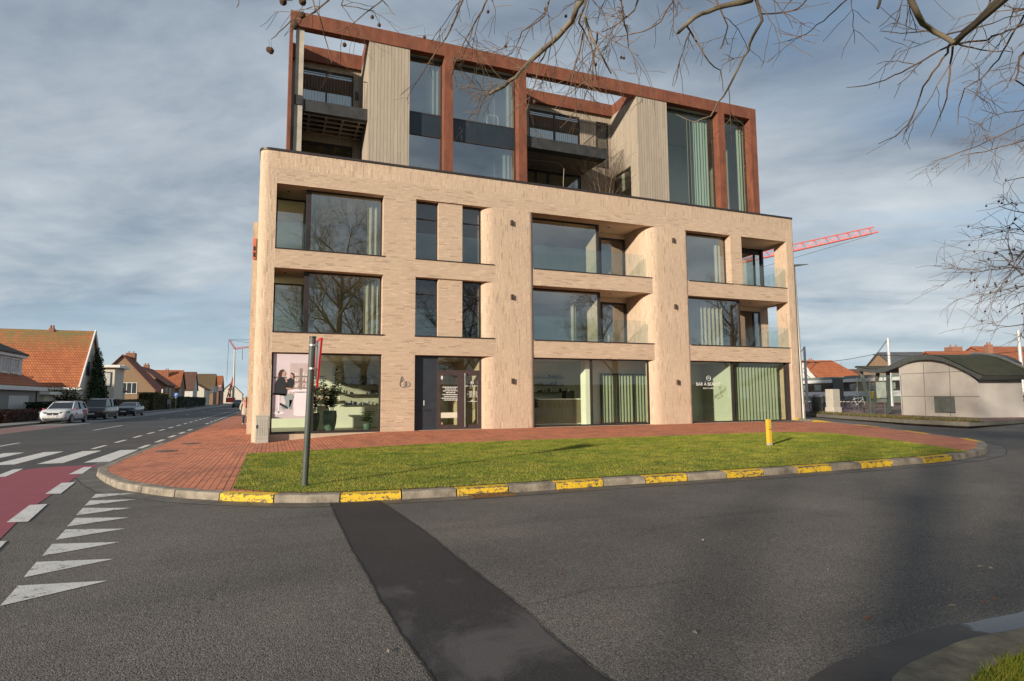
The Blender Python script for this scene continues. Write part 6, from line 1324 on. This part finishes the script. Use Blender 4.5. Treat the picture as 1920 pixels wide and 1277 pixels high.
for s0, s1 in segs:
    m = MB(); tbox(m, s0, s1, 0, -2.3, TZ+.95, TZ+1.55); tbox(m, s0, s1, 0, -2.3, TZ+2.72, TZ+3.12); bo = m.build('body', TW, TR)
    m = MB(); tbox(m, s0+.003, s1-.003, -.002, -2.29, TZ+.30, TZ+.949); m.build('skirt', TD, TR)
    m = MB(); tbox(m, s0+.1, s1-.1, -.15, -2.1, TZ+3.121, TZ+3.50); m.build('roof_housing', TD, TR)
    m = MB(); tbox(m, s0+.02, s1-.02, -.03, -2.27, TZ+1.551, TZ+2.719); m.build('window_band', G_CARS, TR)
    m = MB(); k = s0+1.1
    while k < s1-2.: tbox(m, k, k+1.35, -.020, -.028, TZ+1.72, TZ+2.5); k += 2.9
    m.build('painted_window_light', plain('window_light_tone', (.22, .24, .20), .3, 0, .6, 1.5), TR)  # pale panels paint the brightness seen through the dark window band
for a, b in ((1561, 1582), (1760, 1775)):
    m = MB(); s0, s1 = ts(a), ts(b); n_ = 9
    for k in range(n_): tbox(m, s0+(s1-s0)*k/n_+.01, s0+(s1-s0)*(k+1)/n_-.03, -.08, -2.2, TZ+.4, TZ+3.3)
    m.build('bellows', plain('bellows_grey', (.12, .13, .115), .8), TR)
m = MB(); tbox(m, ts(1632), ts(1649), .006, 0, TZ+.62, TZ+1.5); m.build('yellow_patch', plain('tram_yellow', (.75, .48, .0), .5, 0, .05), TR)
m = MB(); tbox(m, ts(1640), ts(1664), .008, .0061, TZ+.60, TZ+.68); m.build('lettering_stripe', BLACK, TR)
# sloping cab at the right end
sE = segs[2][1]; base = Vector((ta.x, ta.y, 0)); m = MB()
pr_ = [(sE, .35), (sE+1.5, .35), (sE+1.6, .9), (sE+1.35, 1.5), (sE+.6, 3.1), (sE, 3.2)]
m.extrude([base+et*s+Vector((0, 0, TZ+z)) for s, z in pr_], -ot*2.3); m.build('cab', TW, TR)
m = MB(); m.extrude([base+et*s+ot*.004+Vector((0, 0, TZ+z)) for s, z in ((sE+.05, 1.55), (sE+1.25, 1.55), (sE+.7, 2.75), (sE+.05, 2.75))], -ot*.01); m.build('cab_window', G_CARS, TR)
pg = MB(); p0 = base+et*ts(1515)+ot*-1.1; zr = TZ+3.5
for s in (-.6, .6): pg.tube([tuple(p0+ot*s+Vector((0, 0, zr))), tuple(p0+ot*s-et*1.8+Vector((0, 0, zr+1.1))), tuple(p0+ot*s-et*.2+Vector((0, 0, zr+2.1)))], .05, 4)
pg.tube([tuple(p0-et*.2+ot*s+Vector((0, 0, zr+2.1+.12*(1-abs(s))))) for s in (-1.1, -.5, 0, .5, 1.1)], .05, 4); pg.build('pantograph', BLACK, TR)
# catenary masts and wire
CM = plain('mast_white', (.50, .50, .48), .5, .2, .08)
def mast(x, ytop, dep, arm, label):
    p = along(x, ytop, dep); t_ = thing('catenary_mast', label, 'mast', (p.x, p.y, .62), 0, 'masts carrying the tram wire'); m = MB(); m.tube([(p.x, p.y, .62), (p.x, p.y, p.z)], [.17, .12], 10); m.build('pole', CM, t_, smooth='auto')
    m = MB(); e_ = p+Vector((_R.x, _R.y, 0))*arm; zl = p.z-1.65; m.tube([(p.x, p.y, zl), (e_.x, e_.y, zl+.08)], .06, 5); m.tube([(p.x, p.y, p.z-.1), (e_.x*.8+p.x*.2, e_.y*.8+p.y*.2, zl+.05)], .04, 5); m.build('arm', GREYM, t_)
    return Vector((e_.x, e_.y, zl+.08)), t_
w1, M1 = mast(1508, 650, 66, -1.6, 'grey tram wire mast beside the right corner of the building'); w2, M2 = mast(1664.5, 634, 58, -1.5, 'white tram wire mast rising behind the kiosk\'s curved roof'); w3, M3 = mast(1909, 620, 50, 1.5, 'white tram wire mast near the right edge of the photo')
m = MB()
for a, b in ((w1+(w1-w2)*1.5, w1), (w1, w2), (w2, w3), (w3, w3+(w3-w2))): m.tube([tuple(a.lerp(b, k/8)+Vector((0, 0, -.35*sin(pi*k/8)))) for k in range(9)], .022, 4)
tag(m.build('overhead_wire', BLACK), 'thin overhead wire strung between the tram masts', 'wire')
# bin, concrete cabinet, bicycles
q = U(1532.5, 774, pzf); BN = thing('litter_bin', 'round grey litter bin on the plaza beside the concrete box', 'bin', tuple(q)); m = MB(); m.lathe([(.25, 0), (.30, .12), (.31, .92), (.28, .94)], tuple(q), 16); m.build('body', GREYM, BN, smooth='auto'); m = MB(); m.lathe([(.30, .94), (.26, 1.06), (.16, 1.10), (.14, .98)], tuple(q), 16); m.build('lid', STEEL, BN, smooth='auto')
q = U(1563, 774, pzf); CC = thing('concrete_cabinet', 'tall pale concrete box on the plaza between the bin and the bicycles', 'cabinet', tuple(q)); bevel(boxes([(q.x-.30, q.x+.30, q.y-.26, q.y+.26, .62, 2.02)]).build('body', plain('box_concrete', (.40, .37, .31), .85, 0, .1), CC), .03); bevel(boxes([(q.x-.34, q.x+.34, q.y-.30, q.y+.30, .60, .95)]).build('base', plain('box_base', (.45, .41, .35), .85, 0, .1), CC), .03)
def bicycle(px_, py_, ang, label, col):
    q = U(px_, py_, pzf); t_ = thing('bicycle', label, 'bicycle', tuple(q), 0, 'bicycles parked by the tram'); d = Vector((cos(ang), sin(ang), 0)); P0 = Vector(q); z = Vector((0, 0, 1)); R_ = .34
    for s in (-.53, .53):
        c = P0+d*s+z*R_; m = MB(); m.tube([tuple(c+d*R_*cos(2*pi*k/20)+z*R_*sin(2*pi*k/20)) for k in range(21)], .022, 5, cap=False); w_ = m.build('wheel', plain('tyre', (.018, .018, .018), .8), t_)
        m = MB()
        for k in range(10): m.tube([tuple(c), tuple(c+d*R_*cos(2*pi*k/10)+z*R_*sin(2*pi*k/10))], .004, 3)
        m.build('spokes', STEEL, w_)
    bb = P0+z*.30-d*.05; seat = P0+d*-.22+z*.92; head = P0+d*.38+z*.85; fw = P0+d*.53+z*R_; rw = P0-d*.53+z*R_; st_t = P0+d*-.18+z*.80
    m = MB()
    for a, b in ((bb, st_t), (bb, head-z*.1), (st_t, head), (head+z*.08, fw), (bb, rw), (st_t, rw), (st_t, seat)): m.tube([tuple(a), tuple(b)], .02, 6)
    m.build('frame', plain('bike_'+label.split()[0], col, .4, .2), t_)
    m = MB(); m.sphere(tuple(seat+z*.03), .10, 8, 5, sz=.45); m.build('saddle', BLACK, t_); m = MB(); n_ = Vector((-d.y, d.x, 0)); h_ = head+z*.14; m.tube([tuple(h_-n_*.28-d*.1), tuple(h_-n_*.2), tuple(h_+n_*.2), tuple(h_+n_*.28-d*.1)], .015, 5); m.build('handlebar', BLACK, t_); return t_
ra = atan2(_R.y, _R.x)
bicycle(1589, 769, ra+.1, 'black city bicycle leaning right of the concrete box', (.03, .03, .035)); bicycle(1608, 767, ra-.2, 'silver bicycle seen through the glass of the shelter', (.4, .4, .4)); bicycle(1513, 771, ra+.2, 'dark bicycle with an orange frame nearest the building corner', (.30, .10, .04)); bicycle(1546, 769, ra+1.0, 'blackish bicycle half hidden between the bin and the concrete box', (.05, .05, .06))
# low wall and reddish shrubs at the right edge
q0, q1 = along(1888, 762, 47.), along(1960, 762, 44.); lw = MB(); lw.bar(Vector((q0.x, q0.y, .85)), Vector((q1.x, q1.y, .85)), .4, .5); tag(lw.build('planter_wall', CONC), 'low concrete planter wall right of the kiosk', 'wall')
rb2 = thing('shrub', 'reddish bare shrubs behind the low planter wall at the right edge', 'shrub', tuple(q0)); pts = [tuple(q0.lerp(q1, rs.random())+Vector((rs.gauss(0, .15), rs.gauss(0, .15)+.5, -q0.z+1.05+abs(rs.gauss(0, .45))))) for _ in range(900)]; leafcloud(pts, .16, rs).build('foliage', leaf_mat('shrub_red', (.09, .03, .03), (.15, .06, .05)), rb2)
# houses beyond the tram
def rh(px_, dep, w, dpt, eave, ridge, axis, wall, roof, label, yaw=0., **k):
    p = along(px_, 747, dep); return house(label, -w/2, w/2, -dpt/2, dpt/2, eave, ridge, axis, wall, roof, loc=(p.x, p.y, .5), rz=-CY+yaw, group='houses beyond the tram stop', **k)
rh(1552, 112, 8.6, 8, 4.3, 7.6, 'x', RWHITE, TILE_O, 'white house with a big orange hipped roof above the tram', .1, hip=.9, chims=((-3, 0, 7.0, .8, .8),))
rh(1512, 118, 5., 8, 5.2, 7.2, 'y', RWHITE, TILE_O, 'narrow white house with an orange roof at the building corner', .1)
rh(1592, 125, 7., 8, 5., 6.5, 'x', RWHITE, TILE_B, 'low white house left of the wavy kiosk roof', 0)
rh(1722, 92, 11, 10, 4.6, 7.6, 'x', BR_T, tile_mat('tiles_slate', (.12, .125, .14), (.10, .105, .12)), 'house with a long slate grey roof behind the kiosk', 0., chims=((4.4, -2, 7.2, 1.6, 1.1),))
rh(1802, 84, 8.5, 9, 5.0, 7.1, 'x', BR_T, TILE_O, 'brick house with an orange roof and dark dormer behind the kiosk', 0., chims=((3.2, -1.5, 6.8, .7, 1.2),), wins=(('S', -3.6, -.6, 5.4, 6.3, 1, -5.2),))
rh(1838, 96, 5., 7, 7.0, 7.9, 'x', plain('yellow_brick', (.42, .30, .14), .9), TILE_B, 'small yellowish house top between two orange roofs', 0.)
rh(1905, 88, 13, 10, 5.4, 8.0, 'x', BR_R, TILE_O, 'wide brick house with an orange roof at the right edge', .15, wins=(('S', -2, .5, 3.5, 5.2, 3),))
# ================================================================== bare plane trees
BARK, t, b = new_mat('plane_bark'); o = t.obj(); f = t.noise(o, 2.2, 6, .6, .5); g = t.noise(t.scale(o, (1, 1, .4)), 7, 4)
t.l.new(t.mix(t.ramp(g, .4, .65, 0, .6), t.mix(t.ramp(f, .35, .65), (.10, .08, .05), (.24, .195, .125)), (.06, .045, .03)), b.inputs['Base Color']); b.inputs['Roughness'].default_value = .85; bump(t, b, g, .4, .02)
TWIG = plain('plane_twig', (.135, .088, .052), .8, 0, .35, 6); BALL = plain('seed_ball', (.095, .052, .03), .95, 0, .4, 30, .8)
class Tree:
    def __init__(s, seed, tmin=.0025): s.tm = tmin; s.seg = .3; s.r = random.Random(seed); s.big = MB(); s.twig = MB(); s.tips = []; s.balls = []; s.n = 0
    def limb(s, p, d, L, r0, lv, curl=.25, droop=0., dens=1., maxlv=4):
        rr = s.r; n = max(3, int(L/(.5 if lv < 2 else .28 if lv < 3 else s.seg))); pts = [Vector(p)]; rad = [r0]; d = Vector(d).normalized(); k = Vector((rr.uniform(-1, 1), rr.uniform(-1, 1), rr.uniform(-1, 1)))
        for i in range(n):
            w = Vector((rr.gauss(0, 1), rr.gauss(0, 1), rr.gauss(0, .8)))*curl*(.55 if lv < 2 else .8)
            if s.seg < .2 and lv >= 3: sdv = d.cross(k).normalized(); w = w*.55+sdv*((-1)**i)*.42+Vector((0, 0, .35*sin(i*.8+k.x*3)))*.5
            d = (d+w*.5+k*.03+Vector((0, 0, -droop*.12 if lv >= 2 else .06))).normalized(); pts.append(pts[-1]+d*L/n); rad.append(r0*(1-(.5 if s.seg < .2 and lv >= 3 else .72)*(i+1)/n)+.0012)
        tgt = s.big if lv < 2 else s.twig
        tgt.tube([tuple(q) for q in pts], rad, 8 if lv == 0 else 6 if lv < 2 else 4 if lv < 3 else 3, cap=lv < 3); s.n += 1
        if lv >= maxlv: s.tips.append(pts[-1]); return pts
        cnt = {0: 7, 1: 7, 2: 6, 3: 5}.get(lv, 3)*dens
        m_ = int(cnt)+(rr.random() < cnt % 1)
        for i in range(m_):
            f_ = rr.uniform(.28 if lv else .42, .97); j = min(n-1, int(f_*n)); q = pts[j].lerp(pts[j+1], f_*n-j); dd = (pts[j+1]-pts[j]).normalized(); sd = dd.cross(Vector((rr.uniform(-1, 1), rr.uniform(-1, 1), rr.uniform(-1, 1)))).normalized()
            a = rr.uniform(.5, 1.05); nd = dd*cos(a)+sd*sin(a)
            if lv < 2: nd.z += .12
            s.limb(q, nd, L*rr.uniform(.42, .68), max(s.tm, rad[j]*rr.uniform(.42, .62)), lv+1, curl, droop, dens, maxlv)
        return pts
def build_tree(name, label, base, T, cat='tree', group=None, extra=None, balls=()):
    t_ = thing(name, label, cat, base, 0, group); T.big.build('trunk', BARK, t_, smooth=True); T.twig.build('crown', TWIG, t_)
    return t_
# the tree over the camera: its trunk stands on the verge behind, its limbs reach out overhead
T1 = Tree(21, .006); TB = Vector((5.0, -25.6, .1))
trunk = [TB+Vector((0, 0, -.2)), TB+Vector((0, 0, .6)), TB+Vector((.05, .05, 2.)), TB+Vector((.0, .1, 3.6)), TB+Vector((-.15, .1, 5.2)), TB+Vector((-.1, .0, 7.5)), TB+Vector((.1, -.1, 10)), TB+Vector((.05, 0, 13.5))]
T1.big.tube([tuple(q) for q in trunk], [.62, .46, .40, .36, .30, .24, .15, .07], 14)
for h, a, L, r_ in ((4.2, 2.9, 6.5, .16), (4.8, -.6, 6., .15), (5.6, 4.4, 6.5, .16), (6.4, 2.1, 5.5, .14), (7.2, -1.5, 5.5, .13), (8.2, 1.2, 5., .12), (9.0, 3.6, 4.5, .11), (9.8, .2, 4.8, .10), (10.6, 2.4, 4.6, .09), (11.4, 4.4, 4.4, .08), (12.2, 1., 4., .07), (13., 3.1, 3.6, .06)):
    j = TB+Vector((-.1, .05, h)); T1.limb(j, (cos(a), sin(a), .75), L, r_, 1, .22, 0., 1.25, 4)
T1.tm = .0017; T1.seg = .085
# branches seen against the sky: traced as sight lines at their real distance of five to eight metres
def traced(T, pl, d0, d1, w0, w1, dens=1., tw=.5, balls=0, level=3, thick=True):
    P_ = []; n = len(pl)
    fine = []
    for i in range(n-1):
        k = max(2, int(((pl[i+1][0]-pl[i][0])**2+(pl[i+1][1]-pl[i][1])**2)**.5/14))
        for j in range(k): f_ = j/k; fine.append((pl[i][0]*(1-f_)+pl[i+1][0]*f_+T.r.gauss(0, 1.0), pl[i][1]*(1-f_)+pl[i+1][1]*f_+T.r.gauss(0, 1.0)))
    fine.append(pl[-1]); m_ = len(fine)
    for i, (x, y) in enumerate(fine):
        f_ = i/(m_-1); P_.append(along(x, y, d0+(d1-d0)*f_+.10*sin(i*.9)))
    rad = [(w0+(w1-w0)*i/(m_-1))*.5*(d0+(d1-d0)*i/(m_-1))/CF for i in range(m_)]; rad = [q*.84 for q in rad]
    (T.big if w0 > 7 else T.twig).tube([tuple(q) for q in P_], rad, 8 if w0 > 7 else 5)
    L = sum((P_[i+1]-P_[i]).length for i in range(m_-1)); cnt = int(L*4.0*dens)
    for i in range(cnt):
        f_ = T.r.uniform(.06, 1.); j = min(m_-2, int(f_*(m_-1))); q = P_[j]; dd = (P_[j+1]-P_[j]).normalized(); sd = dd.cross(Vector((T.r.uniform(-1, 1), T.r.uniform(-1, 1), T.r.uniform(-1, 1)))).normalized(); a = T.r.uniform(.4, 1.05); nd = dd*cos(a)+sd*sin(a)
        T.limb(q, nd, tw*T.r.uniform(.5, 1.6), max(.0020, min(.0042, rad[j]*.5)), level, .38, .55, .8, 4)
    T.tips += P_[m_//2::7]; return P_
def tie(T, P_, j0, r0, r1):                              # from the trunk to where the limb comes into view
    a = j0; b = P_; mid = a.lerp(b, .5)+Vector((0, 0, .5)); T.big.tube([tuple(a), tuple(a.lerp(mid, .5)+Vector((0, 0, .12))), tuple(mid), tuple(mid.lerp(b, .5)+Vector((0, 0, .08))), tuple(b)], [r0, r0*.8+r1*.2, (r0+r1)/2, r0*.2+r1*.8, r1], 8)
J = TB+Vector((-.1, .1, 4.6))
L1 = traced(T1, [(1092, -60), (1089, 0), (1073, 40), (1034, 79), (994, 115), (966, 146), (943, 162), (917, 176)], 6.2, 7.0, 15, 7, .9, .55, level=2); tie(T1, L1[0], J, .15, .042)
S1 = []
for pl, d0, d1, w0, w1, dn in (
    ([(1125, -60), (1100, 0), (1085, 40), (1108, 90), (1120, 150)], 6.2, 6.6, 6, 2, 1.2),
    ([(880, -60), (867, 0), (836, 71), (808, 111), (784, 150)], 6.4, 7., 6, 2, 1.), ([(935, -60), (905, 20), (880, 60), (860, 100), (845, 150), (850, 190)], 6.4, 7., 5, 1.5, 1.1),
    ([(1094, 30), (1110, 70), (1130, 110), (1146, 138)], 6.2, 6.4, 8, 2.5, .9), ([(1040, -40), (1020, 30), (980, 60), (960, 100), (935, 110)], 6.5, 7., 5, 1.5, 1.2), ([(1150, -50), (1170, 30), (1180, 90), (1196, 130)], 6.3, 6.6, 5, 1.5, 1.3), ([(1210, -40), (1190, 20), (1150, 50), (1130, 60)], 6.3, 6.6, 5, 2, 1.4), ([(1034, 79), (1010, 120), (1000, 170), (985, 210), (978, 232)], 6.6, 6.6, 4, 1.5, .8), ([(1094, 60), (1075, 140), (1065, 175), (1040, 205)], 6.4, 6.5, 3.5, 1.3, .9), ([(1120, 60), (1110, 140), (1095, 190), (1050, 240)], 6.4, 6.5, 4, 1.5, .8),
    ([(640, -60), (618, 0), (590, 22), (545, 40), (523, 62), (508, 74)], 6.8, 7.2, 5, 1.6, .9), ([(592, -60), (586, 0), (598, 32), (610, 71), (622, 118)], 6.8, 7., 4, 1.8, .35), ([(725, -50), (717, 0), (685, 24), (654, 51), (622, 60)], 7., 7.3, 3.5, 1.4, .7), ([(717, 0), (726, 12), (741, 28)], 7., 7., 2.5, 1.2, .6), ([(560, -40), (545, 0), (527, 3)], 6.8, 6.9, 3, 1.3, .5), ([(450, -40), (447, 0), (444, 14)], 6.8, 6.9, 3, 1.5, .3), ([(660, -40), (640, 10), (700, 20), (712, 44)], 7., 7.2, 3, 1.2, .7),
    ([(1420, -60), (1407, 0), (1356, 11), (1314, 26), (1292, 42), (1271, 62)], 5.6, 6., 15, 7, .5), ([(1400, -50), (1416, 0), (1429, 38), (1407, 81), (1382, 132), (1356, 179), (1331, 218), (1301, 231), (1267, 214)], 5.6, 6.2, 8, 2, .35), ([(1288, 47), (1300, 70), (1314, 90), (1330, 118), (1352, 132), (1356, 171)], 5.9, 6.2, 4.5, 1.8, .5), ([(1600, -40), (1587, 0), (1544, 38), (1510, 65), (1476, 77)], 6., 6.3, 4, 1.5, .8), ([(1429, 28), (1484, 21), (1505, 10), (1530, -30)], 5.8, 5.9, 3.5, 3, .8), ([(1250, -40), (1262, 0), (1240, 40), (1205, 60), (1150, 70)], 6., 6.4, 5, 1.6, 1.2), ([(1330, -40), (1350, 15), (1365, 50), (1352, 92)], 5.8, 6., 5, 2, 1.),
    ([(1690, -60), (1707, 0), (1728, 43), (1766, 68), (1788, 81)], 5., 5.2, 15, 10, .5), ([(1788, 81), (1732, 111), (1700, 130), (1677, 141), (1640, 156), (1587, 164)], 5.2, 5.6, 5, 1.6, .45), ([(1780, 85), (1775, 98), (1732, 162), (1720, 200), (1702, 235), (1680, 255), (1647, 270)], 5.2, 5.6, 5.5, 1.6, .25), ([(1788, 85), (1780, 140), (1775, 184), (1762, 220), (1745, 256)], 5.2, 5.4, 5, 1.8, .4), ([(1790, 82), (1850, 75), (1935, 38)], 5.2, 5.2, 5, 3, .8), ([(1935, 15), (1920, 26), (1873, 111), (1840, 145), (1809, 167), (1798, 200), (1796, 235)], 5.2, 5.5, 5, 1.6, .6), ([(1766, 68), (1818, 56), (1899, 30)], 5.2, 5.2, 4, 1.8, .7), ([(1945, 70), (1912, 107), (1903, 150), (1925, 165)], 5.2, 5.2, 5, 3, .8), ([(1788, 81), (1840, 95), (1900, 98)], 5.2, 5.3, 4, 1.5, .9), ([(1870, -40), (1850, 20), (1800, 60)], 5., 5.2, 5, 3, .9), ([(1660, -40), (1650, 0), (1646, 15)], 5., 5., 8, 6, .2), ([(1770, 70), (1740, 60), (1690, 62), (1650, 58)], 5.2, 5.4, 3.5, 1.3, .7)):
    S1.append(traced(T1, pl, d0, d1, w0, w1, dn, .42))
for i in (0, 1, 10, 17, 20, 23, 24, 25, 28, 32): tie(T1, S1[i][0], TB+Vector((-.1, .1, 4.2+.25*(i % 6))), .07 if i not in (17, 23, 24) else .14, max(.008, .02 if i not in (17, 24) else .035))
PT1 = build_tree('plane_tree', 'large bare plane tree whose branches hang into the top of the picture', tuple(TB), T1)
def ball(parent, px_, py_, d, r_px, stalk):
    c = along(px_, py_, d); r_ = r_px*d/CF; m = MB(); m.sphere(tuple(c), r_, 12, 9, sz=1.08)
    rr = random.Random(int(px_)); m.v = [tuple(c+(Vector(v)-c)*rr.uniform(.9, 1.06)) for v in m.v]; o = m.build('seed_ball', BALL, parent)
    s_ = MB(); s_.tube([tuple(c), tuple(c+Vector((.004, 0, stalk*.5))), tuple(c+Vector((-.003, 0, stalk)))], .0016, 3); s_.build('stalk', TWIG, o)
for px_, py_, r_, st in ((508, 95, 6, .12), (504, 93, 5, .12), (531, 3, 7, .15), (567, 3, 7, .1), (553, 47, 7, .08), (566, 28, 6, .1), (646, 84, 4, .14), (698, 32, 3.5, .1), (711, 47, 3.5, .12), (796, 70, 3, .12), (948, 87, 3.2, .12), (1061, 30, 3, .1), (1023, 17, 3.2, .1), (1117, 121, 3, .06), (1165, 108, 2.6, .1), (1002, 191, 3.3, .1), (915, 22, 3, .1), (1170, 109, 2.5, .1)): ball(PT1, px_, py_, 6.8, r_, st)
# second tree, its trunk just out of the picture on the right
T2 = Tree(33, .004); TB2 = Vector((13.6, -20.6, .12)); tr2 = [TB2+Vector((0, 0, -.2)), TB2+Vector((0, 0, .6)), TB2+Vector((0, 0, 2.4)), TB2+Vector((-.1, .1, 5)), TB2+Vector((0, 0, 8.5))]
T2.big.tube([tuple(q) for q in tr2], [.5, .36, .3, .24, .12], 12)
for h, a, L, r_ in ((3.4, -.4, 4.5, .12), (4.6, 1.3, 5, .12), (5.4, 3.6, 4., .11), (6.2, -1.2, 4.5, .1), (7., 2.2, 4, .09), (8., .4, 4, .08)): T2.limb(TB2+Vector((-.05, .05, h)), (cos(a), sin(a), .8), L, r_, 1, .25, 0, .9, 4)
P2 = []; T2.tm = .0016; T2.seg = .085
for pl, dn in (([(1990, 520), (1930, 508), (1896, 502), (1842, 508), (1790, 511)], 1.9), ([(1990, 560), (1925, 536), (1872, 547), (1838, 557)], 1.7), ([(1980, 440), (1925, 468), (1899, 492), (1888, 449), (1858, 455)], 1.7), ([(1990, 420), (1925, 402), (1900, 395), (1872, 386)], 1.2), ([(1985, 620), (1925, 606), (1890, 612), (1862, 611)], .9), ([(1980, 345), (1920, 331), (1889, 339)], .9), ([(1990, 470), (1930, 440), (1900, 420), (1885, 425)], 1.4), ([(1960, 590), (1920, 570), (1895, 580)], 1.), ([(1990, 210), (1925, 231), (1880, 252), (1835, 273), (1790, 290), (1747, 303)], 1.1), ([(1990, 190), (1925, 205), (1870, 215), (1838, 205)], 1.), ([(1990, 270), (1920, 262), (1860, 280), (1800, 292)], 1.), ([(1980, 480), (1920, 480), (1880, 530), (1860, 560)], 1.3), ([(1980, 500), (1915, 515), (1880, 480), (1866, 470)], 1.3)):
    P2.append(traced(T2, pl, 8.6, 8.4, 3.6, 1.2, dn, .5))
for i, p in enumerate(P2): tie(T2, p[0], TB2+Vector((-.05, .05, 3.0+.22*(i % 7))), .07, .014)
PT2 = build_tree('plane_tree', 'bare plane tree hung with seed balls at the right edge', tuple(TB2), T2)
cand = [q for q in T2.tips]; rr = random.Random(5); rr.shuffle(cand); k = 0
for q in cand:
    v = q-CAM; dd = v.dot(_F)
    if dd < 5 or dd > 12: continue
    px_ = 960+CF*v.dot(_R2)/dd; py_ = 638.5-CF*v.dot(_U2)/dd
    if 1790 < px_ < 1930 and 330 < py_ < 600: ball(PT2, px_, py_+3, dd, rr.uniform(1.5, 2.1), .04); k += 1
    if k > 48: break
# more plane trees in the row across the road, seen mirrored in the windows
for i, (x, y, h, sd_) in enumerate(((-14.5, -32.6, 1., 41), (8.5, -38., 1.05, 42), (20., -35., .95, 43), (33., -30., 1., 44), (46, -27., 1., 45))):
    T = Tree(sd_, .009 if i else .003); B0 = Vector((x, y, gz(x))); T.big.tube([tuple(B0+Vector((0, 0, -.2))), tuple(B0+Vector((0, 0, .7))), tuple(B0+Vector((.05, 0, 3*h))), tuple(B0+Vector((0, .1, 7*h))), tuple(B0+Vector((.1, 0, 11*h)))], [.6, .42, .36, .26, .12], 10)
    for h_, a, L, r_ in ((3.6, .3, 5.5, .15), (4.3, 2.4, 6, .15), (5.2, 4.3, 5.5, .14), (6.2, 1.4, 5.5, .13), (7.4, 3.4, 5, .12), (8.6, 5.4, 4.5, .11), (9.8, .9, 4, .1), (10.5, 2.8, 3.5, .09)): T.limb(B0+Vector((0, .05, h_*h)), (cos(a+i), sin(a+i), .85), L*h*(1 if i else .8), r_, 1, .22, 0, 1.15 if i else .6, 4)
    build_tree('plane_tree', ('bare plane tree behind the camera, mirrored at the far left of the windows', 'bare plane tree behind the camera, mirrored in the left windows', 'bare plane tree behind the camera, mirrored in the middle balcony glass', 'bare plane tree behind the camera, mirrored in the right windows', 'bare plane tree behind the camera, farthest right of its row')[i], tuple(B0), T, group='plane trees across the road')
hedge('dark evergreen hedge across the road behind the camera', -20, 60, -46, -44.5, 3.2, HEDGE_G, 6000, .5)
# small multi-stemmed tree on the roof terrace
T3 = Tree(61); b3 = xpl(1160, 352, 15.9); b3 = Vector((15.7, 2.5, PB+.1))
for k in range(9): a = k*.7; T3.limb(b3+Vector((.06*cos(a), .06*sin(a), 0)), (.26*cos(a), .26*sin(a), 1.), T3.r.uniform(2.6, 3.7), .020, 2, .10, -.7, 1.3, 4)
t_ = thing('terrace_tree', 'small bare multi-stemmed tree on the roof terrace', 'tree', tuple(b3)); T3.twig.build('crown', TWIG, t_); m = MB(); m.lathe([(.3, 0), (.38, .5), (.34, .5), (.001, .45)], (b3.x, b3.y, PB+.101), 16); m.build('planter', CONCD, t_)
# winter trees beyond the tram
for i, (px_, dep, h) in enumerate(((1552, 140, 8.), (1580, 150, 7.5), (1608, 160, 6.))):
    T = Tree(71+i); p = along(px_, 747, dep); B0 = Vector((p.x, p.y, .5)); T.big.tube([tuple(B0), tuple(B0+Vector((0, 0, h*.5)))], [.25, .12], 6)
    for k in range(6): T.limb(B0+Vector((0, 0, h*(.3+.06*k))), (cos(k*1.1), sin(k*1.1), 1.1), h*.5, .09, 2, .25, 0, 1.1, 4)
    build_tree('bare_tree', ('bare twiggy tree rising behind the orange hipped roof', 'bare tree just right of the orange hipped roof', 'faint bare tree left of the wavy kiosk roof')[i], tuple(B0), T)
